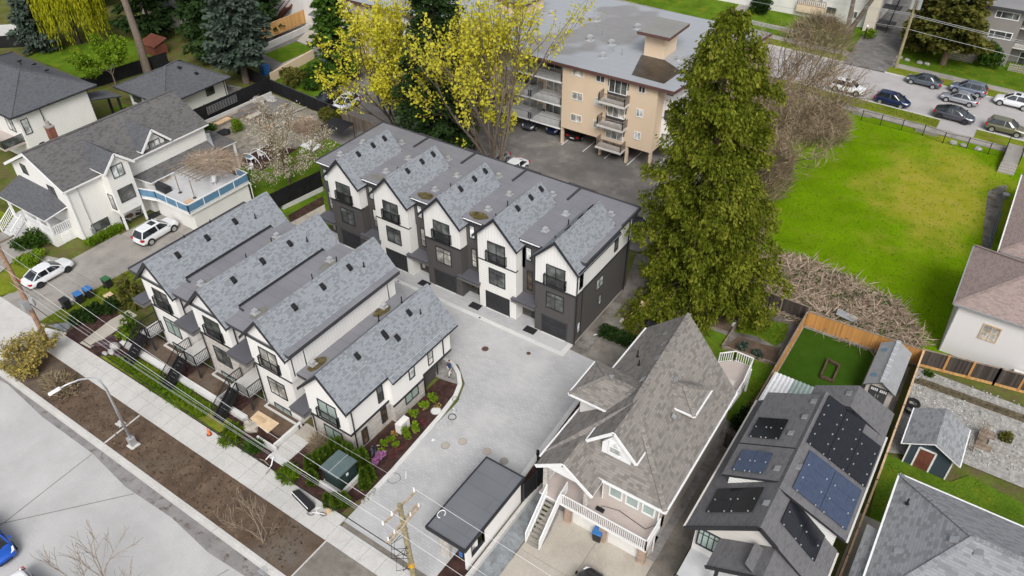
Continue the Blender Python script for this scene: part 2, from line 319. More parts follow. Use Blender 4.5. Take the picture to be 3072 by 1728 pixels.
    def build(s, name, mats, parent=None, smooth=False, label=None, kind=None):
        me = bpy.data.meshes.new(name); me.from_pydata(s.v, [], s.f); me.update()
        if isinstance(mats, str): mats = [mats]
        for q in mats: me.materials.append(MATS[q])
        if len(mats) > 1: me.polygons.foreach_set('material_index', s.m)
        nl = len(me.loops); co = np.empty(len(me.vertices)*3); me.vertices.foreach_get('co', co); co = co.reshape(-1, 3)
        li = np.empty(nl, np.int32); me.loops.foreach_get('vertex_index', li)
        nf = len(me.polygons); no = np.empty(nf*3); me.polygons.foreach_get('normal', no); no = no.reshape(-1, 3)
        lt = np.empty(nf, np.int32); me.polygons.foreach_get('loop_total', lt)
        nn = np.repeat(no, lt, axis=0); u = np.stack([-nn[:, 1], nn[:, 0], np.zeros(nl)], 1); ln = np.linalg.norm(u, axis=1)
        fl = ln < .03; u[fl] = (1, 0, 0); ln[fl] = 1; u /= ln[:, None]; vv = np.cross(nn, u); vv[fl] = (0, 1, 0)
        p = co[li]; uvl = me.uv_layers.new(name='UVMap'); uvl.data.foreach_set('uv', np.stack([(p*u).sum(1), (p*vv).sum(1)], 1).astype(np.float32).ravel())
        if smooth: me.polygons.foreach_set('use_smooth', [True]*nf)
        o = bpy.data.objects.new(name, me); COL.objects.link(o)
        if parent is not None:
            o.parent = parent
            w = parent
            off = Vector((0, 0, 0))
            while w is not None: off += w.location if w.type == 'EMPTY' else Vector((0, 0, 0)); w = w.parent
            if parent.type == 'EMPTY': o.matrix_parent_inverse = Matrix.Translation(-off)
        if label: o['label'] = label
        if kind: o['kind'] = kind
        return o
def box(name, mat, x0, x1, y0, y1, z0, z1, parent=None, **kw): return MB().box(x0, x1, y0, y1, z0, z1).build(name, mat, parent, **kw)
def tag(o, label, cat, group=None, kind=None):
    if kind: o['kind'] = kind
    else: o['label'] = label; o['category'] = cat
    if group: o['group'] = group
    return o
def thing(name, label, cat, loc=(0, 0, 0), group=None):
    o = bpy.data.objects.new(name, None); COL.objects.link(o); o.location = (tuple(loc)+(0,))[:3]; o.empty_display_size = .3
    return tag(o, label, cat, group)
def copy_tree(o, parent=None):
    c = o.copy(); COL.objects.link(c)
    if parent is not None: c.parent = parent; c.matrix_parent_inverse = o.matrix_parent_inverse.copy()
    for ch in list(o.children): copy_tree(ch, c)
    return c
def dup(o, loc, rz=0, label=None, scale=None):
    c = copy_tree(o); c.location = loc; c.rotation_euler = (0, 0, rz)
    if label: c['label'] = label
    if scale: c.scale = scale if isinstance(scale, (tuple, list)) else (scale,)*3
    return c
def sheet(name, pts, z, mat, parent=None, thick=0.0, kind='structure'):
    b = MB(); n = len(pts); a = sum(pts[i][0]*pts[(i+1) % n][1]-pts[(i+1) % n][0]*pts[i][1] for i in range(n))
    pts = pts if a > 0 else pts[::-1]
    if thick: b.slab([(x, y, z) for x, y in pts], thick, 0, 0)
    else: b.face([(x, y, z) for x, y in pts])
    return b.build(name, mat, parent, kind=kind)
def rect(x0, x1, y0, y1): return [(x0, y0), (x1, y0), (x1, y1), (x0, y1)]
# window on a wall: axis 'y' = wall plane y=c facing -Y, 'x' = wall plane x=c facing +X, 'X' facing -X
def window(parent, axis, c, a0, a1, z0, z1, frame='trim_dark', glass='glass_dark', mull=(), rails=(), fw=.07, name='window', label=None):
    f = MB(); p = MB()
    def bx(B, a, b, lo, hi, d0, d1):
        if axis == 'y': B.box(a, b, c-d1, c-d0, lo, hi)
        elif axis == 'x': B.box(c+d0, c+d1, a, b, lo, hi)
        else: B.box(c-d1, c-d0, a, b, lo, hi)
    bx(f, a0, a0+fw, z0, z1, -.02, .06); bx(f, a1-fw, a1, z0, z1, -.02, .06); bx(f, a0+fw, a1-fw, z1-fw, z1, -.02, .06); bx(f, a0+fw, a1-fw, z0, z0+fw, -.02, .07)
    for q in mull: x = a0+(a1-a0)*q; bx(f, x-.03, x+.03, z0+fw, z1-fw, -.02, .05)
    for q in rails: z = z0+(z1-z0)*q; bx(f, a0+fw, a1-fw, z-.025, z+.025, -.02, .045)
    bx(p, a0+fw*.5, a1-fw*.5, z0+fw*.5, z1-fw*.5, -.03, .02)
    w = f.build(name, frame, parent, label=label); p.build('pane', glass, w); return w
def railing(name, parent, pts, h=.95, mat='metal_black', step=.13, post=.06, bar=.025):
    b = MB()
    for i in range(len(pts)-1):
        p = Vector(pts[i]); q = Vector(pts[i+1]); n = max(1, int((q-p).length/step))
        b.beam(p+Vector((0, 0, h)), q+Vector((0, 0, h)), post, .05); b.beam(p+Vector((0, 0, .08)), q+Vector((0, 0, .08)), .035, .035)
        for j in range(n+1):
            r = p.lerp(q, j/n); w = post if j in (0, n) else bar; b.beam(r+Vector((0, 0, .0 if j in (0, n) else .08)), r+Vector((0, 0, h)), w)
    return b.build(name, mat, parent)

# ---------------------------------------------------------------- ground, streets, paths
sheet('ground', rect(-420, 300, -60, 620), -.06, 'grass_dull')
# front street
sheet('front_street', rect(-63.0, 60, -40, 13.15), -.02, 'asphalt_pale'); sheet('front_street_far', rect(-200, -63.0, -40, 13.15), -.02, 'asphalt_pale')
sheet('gutter_strip', [(-60, 12.75), (-57.6, 13.0), (-52, 12.6), (-45.6, 12.65), (-41, 12.2), (-36.2, 12.4), (-32, 12.05), (-28.8, 12.25), (-20, 12.1), (0, 12.2), (0, 13.15), (-60, 13.15)], -.015, 'gutter')
sheet('gutter_pan', rect(-60.2, 20, 13.15, 13.42), -.01, 'concrete')
t = MB()
for i in range(40):
    x = -60.2+i*2.0; t.box(x+.008, x+1.992, 13.42, 13.66, -.1, .10)
t.build('kerb', 'concrete', kind='structure')
sheet('boulevard_soil', [(-60.3, 13.66), (-26.4, 13.66), (-26.3, 16.84), (-40, 16.84), (-56.5, 16.9), (-59.2, 17.0), (-60.2, 15.6)], .06, 'soil')
sheet('path_patch', [(-26.25, 13.66), (-23, 13.66), (-23, 16.84), (-26.2, 16.84)], .062, 'concrete_path')
sheet('boulevard_verge', rect(-23, 20, 13.66, 16.84), .06, 'grass_dull')
None and sheet('dust_band', [(-50, 16.1), (-44, 16.3), (-38, 16.2), (-33, 15.9), (-28, 16.1), (-28, 16.84), (-50, 16.84)], .066, 'gutter')
sheet('kerb_edge_strip', rect(-26.36, -26.26, 13.66, 16.84), .08, 'concrete', thick=.1)
sheet('conduit_strip', [(-45.75, 13.7), (-45.6, 13.7), (-45.8, 16.8), (-45.95, 16.8)], .075, 'concrete', thick=.05)
# front sidewalk of single slabs
pav = bpy.data.objects.new('sidewalk', None); COL.objects.link(pav); pav['kind'] = 'structure'
slab_me = None
for i in range(31):
    x = -59.1+i*1.42
    if x > -16.5: break
    o = box('slab', 'concrete', x+.012, x+1.408, 16.86, 18.0, -.05, .070+.003*(i % 3), pav)
    o = box('slab', 'concrete', x+.012, x+1.408, 18.012, 18.84 if x < -27 else 18.2, -.05, .070+.003*((i+1) % 3), pav)
sheet('ramp', [(-61.6, 18.45), (-59.3, 19.1), (-59.1, 18.84), (-59.1, 16.86), (-60.8, 17.1)], .06, 'concrete_white', thick=.1)
sheet('crossing_drive', [(-80, 13.3), (-60.6, 13.3), (-60.4, 15.7), (-60.9, 17.2), (-61.7, 18.6), (-64, 18.6), (-66, 18.6), (-80, 18.6)], .03, 'concrete')
sheet('yard_soil', [(-59.3, 18.84), (-27.0, 18.84), (-26.6, 23.2), (-60.3, 23.2)], .02, 'mulch')
# neighbour's long drive
slabs = [(-68.8, -62.75, 18.6, 24.5), (-68.9, -62.8, 24.52, 30.6), (-68.6, -62.8, 30.62, 36.4)]
dr = bpy.data.objects.new('side_drive', None); COL.objects.link(dr); dr['kind'] = 'structure'
for a, b, c, d in slabs: box('slab', 'concrete_old', a, b-3.02, c, d, -.05, .03, dr); box('slab', 'concrete_old', b-3.0, b, c, d, -.05, .033, dr)
sheet('drive_verge', [(-62.75, 18.7), (-60.6, 19.9), (-60.2, 23), (-60.6, 28.5), (-62.8, 29)], .025, 'grass_verge')
sheet('gravel_patch', [(-61.6, 18.75), (-59.5, 19.15), (-59.9, 20.0), (-60.7, 19.85)], .035, 'gravel_blue')
sheet('entry_walk', [(-57.2, 19.0), (-55.9, 19.1), (-56.1, 22.5), (-56.3, 23.9), (-57.6, 23.9), (-57.7, 22.2)], .045, 'concrete_tan', thick=.08)
sheet('mid_lawn', [(-69.5, 18.7), (-66.3, 18.7), (-66.3, 13.4), (-72, 13.4), (-76, 18), (-75, 24), (-69.5, 24)], .035, 'grass_verge') if False else None
sheet('left_lawn', [(-68.85, 18.65), (-64.6, 18.4), (-66.0, 17.6), (-72, 17.6), (-72, 24.2), (-69.4, 24.2)], .038, 'grass_verge') if False else None
sheet('left_lawn', [(-72.37, 20.38), (-73.57, 23.38), (-70.37, 23.34), (-68.48, 19.74), (-69.13, 18.62)], .045, 'grass_verge')
sheet('house_path', [(-79.25, 24.11), (-76.88, 25.26), (-72.26, 24.24), (-68.13, 25.43), (-66.70, 24.13), (-70.56, 23.44), (-73.76, 23.49), (-72.55, 20.48)], .046, 'concrete_old')
sheet('far_left_lawn', [(-83.29, 26.30), (-80.39, 26.40), (-78.24, 24.78), (-79.39, 24.19)], .05, 'grass_verge')
sheet('west_paving', rect(-150, -69.3, -2, 13.3), .0, 'asphalt_pale')
# grass bank below the white wall
sheet('bank_grass', [(-54.3, 18.95), (-53.2, 19.8), (-51.5, 20.45), (-39.0, 20.35), (-39.5, 18.95)], .05, 'grass_verge')
# courtyard and lane
sheet('courtyard', [(-26.4, 18.6), (-18.75, 18.6), (-18.75, 37.2), (-17.0, 37.6), (-17.0, 41.0), (-22.45, 41.2), (-22.45, 42.9), (-52, 42.9), (-52, 34.5), (-29.0, 34.6), (-27.3, 33.2), (-26.6, 31.3)], .012, 'pavers')
sheet('paver_end_band', [(-26.3, 18.25), (-18.4, 18.25), (-18.4, 18.6), (-26.3, 18.6)], .016, 'concrete_path')
b = MB(); b.box(-46, -22.9, 40.12, 40.52, -.05, .034); b.box(-22.9, -22.45, 40.12, 41.75, -.05, .034); b.build('drain_band', 'concrete_white', kind='structure')
sheet('garage_aprons', rect(-51, -22.95, 40.54, 41.84), .018, 'pavers') if False else None
# lane kerbs
def strip(name, pts, w, z, mat, t=.14):
    b = MB()
    for i in range(len(pts)-1):
        p = Vector((*pts[i], 0)); q = Vector((*pts[i+1], 0)); d = (q-p).normalized(); n = Vector((-d.y, d.x, 0))*w/2
        b.slab([(p+n)[:2]+(z,), (p-n)[:2]+(z,), (q-n)[:2]+(z,), (q+n)[:2]+(z,)], t, 0, 0)
    return b.build(name, mat, kind='structure')
strip('lane_kerb', [(-30.4, 34.55), (-29.4, 34.4), (-28.4, 33.8), (-27.55, 32.9), (-27.1, 31.7), (-26.8, 29.4), (-26.42, 23.6), (-26.4, 20.9)], .34, .11, 'concrete_white')
strip('lane_kerb_right', [(-18.95, 37.0), (-18.7, 31), (-18.45, 26.4)], .36, .10, 'concrete_white')
sheet('lane_bed', [(-18.75, 37), (-18.25, 26.5), (-17.2, 26.5), (-16.6, 37)], .03, 'mulch')
sheet('flower_bed', [(-29.6, 23.15), (-26.55, 23.2), (-26.55, 21.0), (-27.2, 18.9), (-31.2, 18.9), (-32.4, 20.2), (-32.4, 23.1)], .04, 'mulch')
sheet('flower_bed_side', [(-29.6, 23.15), (-26.58, 23.2), (-26.85, 29.5), (-27.2, 31.7), (-27.65, 32.75), (-29.3, 32.5)], .043, 'mulch')
sheet('corner_landing', [(-29.3, 32.52), (-27.7, 32.82), (-28.6, 33.7), (-29.6, 34.3), (-30.6, 34.5), (-30.6, 32.6)], .045, 'gravel')
sheet('lane_mouth', rect(-26.2, -15.8, 16.86, 18.25), .01, 'concrete'); sheet('lane_mouth_path', rect(-26.2, 0, 13.66, 16.84), .061, 'concrete_path'); sheet('shelter_front', rect(-18.8, -17.25, 18.25, 21.4), .02, 'mulch')
for i, (p, q) in enumerate((((-60, -12), (-40, 12.2)), ((-45.2, 5.6), (-45.6, 12.6)), ((-36, -6), (-30, 12)))): strip('road_seam', [p, q], .05, -.012, 'asphalt_dark', .01)
# ground right of the dark row
sheet('side_yard', [(-22.45, 41.2), (-17, 41.0), (-13.9, 43.5), (-13.9, 56.5), (-24, 56.5), (-22.44, 51)], .0, 'dirt_wet')
sheet('soil_patch', [(-18.90, 45.26), (-17.99, 44.69), (-16.97, 48.98), (-17.10, 51.46), (-20.01, 51.31), (-20.37, 48.64), (-18.84, 47.12)], .02, 'soil')
sheet('stone_slab_wet', [(-21.28, 43.48), (-18.41, 43.83), (-18.11, 41.41), (-20.80, 41.38)], .03, 'concrete_path', thick=.05)
sheet('strip_gravel', [(-17.15, 28.6), (-16.5, 28.6), (-15.75, 26), (-15.6, 22.4), (-15.6, 12.2), (-17.0, 12.2)], .01, 'gravel_blue')
sheet('stair_pebbles', [(-14.84, 26.98), (-14.54, 25.17), (-14.49, 24.44), (-14.65, 24.05), (-15.75, 28.48)], .045, 'gravel')
dv = bpy.data.objects.new('house_drive', None); COL.objects.link(dv); dv['kind'] = 'structure'
for x0, x1 in ((-15.58, -11.72), (-11.70, -8.0)):
    for y0, y1 in ((12.2, 18.5), (18.52, 23.4), (23.42, 27.3)): box('slab', 'concrete_tan', x0, x1, y0, y1, -.05, .03, dv)
sheet('side_path', rect(-7.98, -6.55, 12, 42), .02, 'concrete_path')
sheet('house_pad', rect(-16.5, -7.98, 27.3, 43.5), .0, 'gravel')
# back yards
sheet('garden_lawn', [(-15.63, 50.29), (-12.04, 55.03), (-7.68, 48.71), (-7.59, 46.30), (-8.3, 41), (-12, 42)], .02, 'grass')
sheet('garden_soil', [(-15.85, 50.78), (-13.92, 55.12), (-12.04, 55.03), (-12.03, 50.32), (-13.53, 50.23)], .03, 'soil')
sheet('garden_path', [(-15.70, 50.45), (-12.21, 50.50), (-12.15, 50.04), (-15.49, 49.97)], .036, 'concrete_path', thick=.04)
sheet('planter_ground', [(-12.0, 55.0), (-11.95, 48.3), (-7.7, 48.7), (-7.6, 55.0)], .045, 'dirt_wet')
sheet('planter_grass', [(-11.91, 53.39), (-10.22, 53.67), (-8.34, 54.29), (-8.01, 52.29), (-8.33, 50.91), (-10.07, 51.32), (-11.84, 50.75)], .055, 'grass')
sheet('planter_soil', [(-11.75, 48.74), (-11.37, 50.46), (-9.36, 50.61), (-7.91, 50.99), (-7.73, 48.86)], .052, 'soil')
sheet('putting_turf', [(-7.2, 54.6), (-7.25, 42.5), (-1.3, 42.5), (-1.2, 54.6)], .03, 'turf')
sheet('shed_base', rect(-1.25, 1.5, 47.6, 54.5), .035, 'concrete_path')
sheet('side_turf', [(-1.25, 47.5), (1.7, 47.4), (1.7, 40.5), (-1.25, 40.5)], .028, 'turf')
sheet('pebble_bed', [(1.9, 54.9), (14, 54.7), (14, 46.5), (6.6, 46.5), (2.0, 44.5)], .03, 'pebbles')
sheet('back_lawn', [(1.9, 44.4), (6.3, 44.2), (7.3, 45.6), (14, 44.5), (14, 30), (2.4, 38)], .04, 'grass')
sheet('plank_path', [(1.8, 38.2), (3.3, 38.2), (3.0, 26), (1.7, 26)], .046, 'concrete_tan')
# vacant field, back street
sheet('field', [(-20.5, 57.0), (2.6, 57.0), (6.5, 60), (7.0, 97.6), (-15.5, 98.6), (-22, 98.8), (-22, 70)], .02, 'grass_field')
None and sheet('field_yellow', [(-3.5+7.2*math.cos(q*.35)*(1+.18*math.sin(q*2.3)), 81+13.5*math.sin(q*.35)*(1+.16*math.cos(q*1.7))) for q in range(18)], .026, 'grass_yellow')
sheet('field_edge_dirt', [(2.36, 87.17), (3.61, 74.70), (4.39, 75.73), (4.01, 88.26), (3.93, 89.81), (3.34, 89.42)], .03, 'dirt_wet')
BS = lambda x: -.062*(x+14)          # the back street leans a little
def bst(x0, x1, ya, yb): return [(x0, ya+BS(x0)), (x1, ya+BS(x1)), (x1, yb+BS(x1)), (x0, yb+BS(x0))]
sheet('back_street', bst(-80, 60, 103.2, 113.7), -.03, 'asphalt_back')
sheet('back_verge', bst(-26, -5.2, 100.4, 102.95), .06, 'grass_verge'); sheet('back_verge_right', bst(-1.0, 60, 100.2, 102.95), .06, 'grass_verge')
sheet('back_crossover', bst(-5.2, -1.0, 100.2, 103.2), .02, 'asphalt_back')
sheet('back_sidewalk', bst(-60, 60, 98.9, 100.4), .065, 'concrete_old', thick=.1)
for nm, x0, x1 in (('back_kerb', -26, -5.2), ('back_kerb_right', -1.0, 60)):
    q = bst(x0, x1, 102.95, 103.2); sheet(nm, q, .08, 'concrete', thick=.15)
sheet('far_kerb', bst(-14.6, 60, 113.7, 113.95), .08, 'concrete', thick=.15); sheet('far_verge', bst(-14.6, 60, 113.95, 116.3), .07, 'grass_verge')
sheet('far_kerb_left', bst(-80, -20.2, 113.7, 113.95), .08, 'concrete', thick=.15); sheet('far_verge_left', bst(-80, -20.2, 113.95, 116.3), .07, 'grass_verge')
sheet('far_sidewalk', bst(-90, 60, 116.3, 117.9), .075, 'concrete_old', thick=.1)
sheet('far_lawn', bst(-14.4, 60, 117.9, 133), .05, 'grass'); sheet('far_lawn_left', bst(-90, -20.6, 117.9, 145), .05, 'grass')
sheet('far_drive', [(-20.4, 113.8), (-14.5, 113.7), (-14.2, 119), (-15.5, 150), (-22, 150), (-20.5, 119)], .078, 'asphalt_dark')
# apartment lot, lanes behind
sheet('parking_lot', [(-74, 55), (-24, 56.6), (-20.5, 60), (-26.5, 98), (-112, 98), (-112, 78), (-98, 70), (-82, 66.5), (-70, 60)], .03, 'asphalt_lot')
None and sheet('lot_light_patch', [(-33.19, 65.04), (-28.12, 66.42), (-31.11, 69.46), (-34.54, 65.66)], .036, 'asphalt_back')
# yard of the white house
sheet('yard_grass', [(-62.0, 36.5), (-52.0, 36.5), (-52.0, 55.5), (-66, 57), (-69, 46), (-62.6, 43)], .035, 'grass')
sheet('yard_path', [(-62.3, 36.4), (-60.3, 36.4), (-60.6, 43.5), (-62.3, 43.5)], .05, 'dirt_wet')
sheet('vegetable_ground', [(-81.0, 62.0), (-68, 61), (-66.5, 48), (-71, 47), (-82, 50.8)], .042, 'yard_rubble')
sheet('vegetable_soil', [(-70.5, 46.8), (-66.5, 47.2), (-66.8, 53.0), (-70.5, 52.0)], .047, 'mulch')
sheet('grid_paving', [(-80.8, 61.8), (-76.4, 61.5), (-76, 55), (-80.5, 55)], .05, 'asphalt_dark')
sheet('row_side_bed', [(-57.14, 42.33), (-56.80, 47.20), (-55.44, 46.02), (-55.87, 41.65)], .055, 'mulch')
sheet('row_side_walk', [(-55.87, 41.65), (-55.44, 46.02), (-53.52, 44.44), (-53.93, 40.65)], .06, 'concrete_tan', thick=.06)
# back gardens, top left
sheet('rear_garden', [(-121.08, 51.15), (-106.67, 50.94), (-104.98, 63.42), (-113.89, 65.91), (-122.20, 54.07)], .03, 'grass')
sheet('rear_garden_right', [(-92.60, 70.85), (-87.67, 69.94), (-87.80, 76.41), (-92.15, 77.06)], .04, 'grass')
sheet('rear_patio', [(-92.35, 77.25), (-87.99, 76.59), (-91.67, 81.64), (-94.29, 81.65)], .05, 'concrete_tan')
sheet('rear_ramp', [(-86.87, 68.19), (-87.67, 69.94), (-87.62, 76.22), (-86.48, 74.83), (-86.15, 67.28)], .06, 'concrete_tan')
sheet('rear_slope', [(-83.22, 64.12), (-85.47, 66.90), (-85.95, 74.57), (-76.42, 71.18), (-75.34, 69.26), (-75.13, 64.39)], .035, 'grass')
sheet('upper_yard', [(-102.03, 76.29), (-100.27, 80.21), (-107.89, 88.08), (-108.89, 84.27)], .04, 'grass')
sheet('upper_path', [(-104.51, 81.79), (-103.97, 84.76), (-100.28, 81.63), (-100.99, 79.74)], .05, 'concrete')
sheet('far_left_road', [(-140.90, 53.21), (-135.73, 57.98), (-129.80, 55.93), (-130.68, 47.95)], .02, 'concrete')
sheet('gravel_pad', [(-88.43, 60.73), (-86.06, 61.24), (-85.33, 59.70), (-85.71, 58.46)], .04, 'gravel')
sheet('court_lawn', [(-95.27, 47.44), (-95.37, 49.25), (-93.27, 48.98), (-92.97, 46.66)], .04, 'grass')
# wide view ground beyond
sheet('far_block', [(-420, 150), (300, 150), (300, 620), (-420, 620)], .0, 'grass_dull')

# ---------------------------------------------------------------- townhouse rows
def gable_roof(parent, xr, zr, run, drop, y0, y1, mat='shingle_blue', t=.16, cut=None, label=None):
    # two slopes and a ridge cap; cut = (y a, y b, x) shortens the +X slope between y a and y b
    b = MB(); sl = drop/run
    b.slab([(xr-run, y0, zr-drop), (xr, y0, zr), (xr, y1, zr), (xr-run, y1, zr-drop)], t, 0, 1)
    if cut:
        ya, yb, r2 = cut
        b.slab([(xr, y0, zr), (xr+run, y0, zr-drop), (xr+run, ya, zr-drop), (xr, ya, zr)], t, 0, 1)
        b.slab([(xr, ya, zr), (xr+r2, ya, zr-r2*sl), (xr+r2, yb, zr-r2*sl), (xr, yb, zr)], t, 0, 1)
        b.slab([(xr, yb, zr), (xr+run, yb, zr-drop), (xr+run, y1, zr-drop), (xr, y1, zr)], t, 0, 1)
    else: b.slab([(xr, y0, zr), (xr+run, y0, zr-drop), (xr+run, y1, zr-drop), (xr, y1, zr)], t, 0, 1)
    o = b.build('gable_roof', [mat, 'trim_dark'], parent, label=label)
    c = MB(); n = int((y1-y0)/.3)
    for i in range(n):
        a = y0+i*.3; c.slab([(xr-.14, a+.01, zr-.14*sl+.035), (xr, a+.01, zr+.04), (xr, a+.295, zr+.03), (xr-.14, a+.295, zr-.14*sl+.02)], .03, 0, 0)
        c.slab([(xr, a+.01, zr+.04), (xr+.14, a+.01, zr-.14*sl+.035), (xr+.14, a+.295, zr-.14*sl+.02), (xr, a+.295, zr+.03)], .03, 0, 0)
    c.build('ridge_cap', mat, o)
    return o
def barge(parent, xr, zr, run, drop, y, w=.24, mat='trim_dark'):
    b = MB(); sl = drop/run
    for s in (-1, 1):
        pts = [(xr, zr+.03), (xr+s*run, zr-drop+.03), (xr+s*run, zr-drop-w), (xr, zr-w*1.35)]
        if s > 0: pts = pts
        n = len(pts); f = [(x, y-.05, z) for x, z in pts]; g = [(x, y+.002, z) for x, z in pts]
        if s > 0: f = f[::-1]; g = g[::-1]
        b.face(f[::-1] if False else f); b.face(g[::-1])
        for i in range(n): j = (i+1) % n; b.face([f[j], f[i], g[i], g[j]])
    return b.build('bargeboard', mat, parent)
def roof_vent(parent, x, y, z, s=.17, h=.3, mat='metal_galv'):
    b = MB(); b.box(x-s*.7, x+s*.7, y-s*.7, y+s*.7, z, z+h*.6); b.box(x-s*1.1, x+s*1.1, y-s*1.1, y+s*1.1, z+h*.6, z+h); b.box(x-s*1.7, x+s*1.7, y-s*1.7, y+s*1.7, z, z+.03)
    return b.build('roof_vent', mat, parent)
def slope_vent(parent, x, y, z, sl, mat='metal_black', s=.17):
    # hooded vent sitting on a slope falling towards +X by sl per metre
    b = MB(); b.hexa([(x-s, y-s, z+s*sl), (x+s, y-s, z-s*sl), (x+s, y+s, z-s*sl), (x-s, y+s, z+s*sl), (x-s, y-s, z+s*sl+.1), (x+s, y-s, z-s*sl+.2), (x+s, y+s, z-s*sl+.2), (x-s, y+s, z+s*sl+.1)])
    return b.build('slope_vent', mat, parent)
def pipe(parent, x, y, z, h=.5, r=.045, mat='metal_black'): return MB().cyl(x, y, z, z+h, r, 8).cyl(x, y, z, z+.05, r*2.2, 8).build('vent_pipe', mat, parent)
def downspout(parent, pts, mat='metal_black', r=.05): return MB().tube(pts, r, 4).build('downspout', mat, parent)
def balcony_door(parent, y, a0, a1, z0, z1, glass, h=1.0):
    window(parent, 'y', y, a0, a1, z0, z1, 'trim_dark', glass, mull=(.5,), name='balcony_door')
    railing('balcony_rail', parent, [(a0-.1, y-.02, z0+.02), (a0-.1, y-.22, z0+.02), (a1+.1, y-.22, z0+.02), (a1+.1, y-.02, z0+.02)], h, step=.12)

row = thing('townhouse_row', 'long dark grey and white townhouse row with five gables above black garage doors', 'townhouse', (-37, 41.9, 0))
P = 5.75; YB, YR, YE = 41.85, 42.85, 51.2; XL, XR = -51.05, -22.45
ZF = 8.2
b = MB(); b.box(XL, XR, YR, YE, 0, 5.22); b.build('wall', 'lap_dark', row)
b = MB(); b.box(XL, XR-.02, YR+.02, YE-.02, 5.22, ZF-.2); b.build('upper_wall', ['board_white'], row, label='white board upper wall')
b = MB(); b.box(XL-.04, -27.9, YR-.06, YR+.02, 5.22, ZF-.15); b.box(-28.2, -26.0, YR-.06, YR+.02, 5.22, ZF-.15); b.build('recess_wall', 'lap_dark', row)
fr = MB(); fr.slab([(XL-.3, YR-.3, ZF), (XR+.3, YR-.3, ZF), (XR+.3, YE+.85, ZF), (XL-.3, YE+.85, ZF)], .26, 0, 1)
fr.build('flat_roof', ['roof_membrane', 'trim_charcoal'], row)
b = MB()
for x0, x1, y0, y1 in ((XL-.32, XL-.18, YR-.3, YE+.87), (XR+.18, XR+.32, 48.6, YE+.87), (XL-.18, XR+.18, YE+.73, YE+.87)): b.box(x0, x1, y0, y1, ZF, ZF+.07)
for i in range(1, 5): b.box(XL+P*i-1.3, XL+P*i+1.5, YE+.72, YE+.95, ZF, ZF+.12); b.box(XL+P*i-.05, XL+P*i+.12, YE-1.6, YE+.8, ZF, ZF+.13)
b.build('roof_edge', 'trim_charcoal', row)
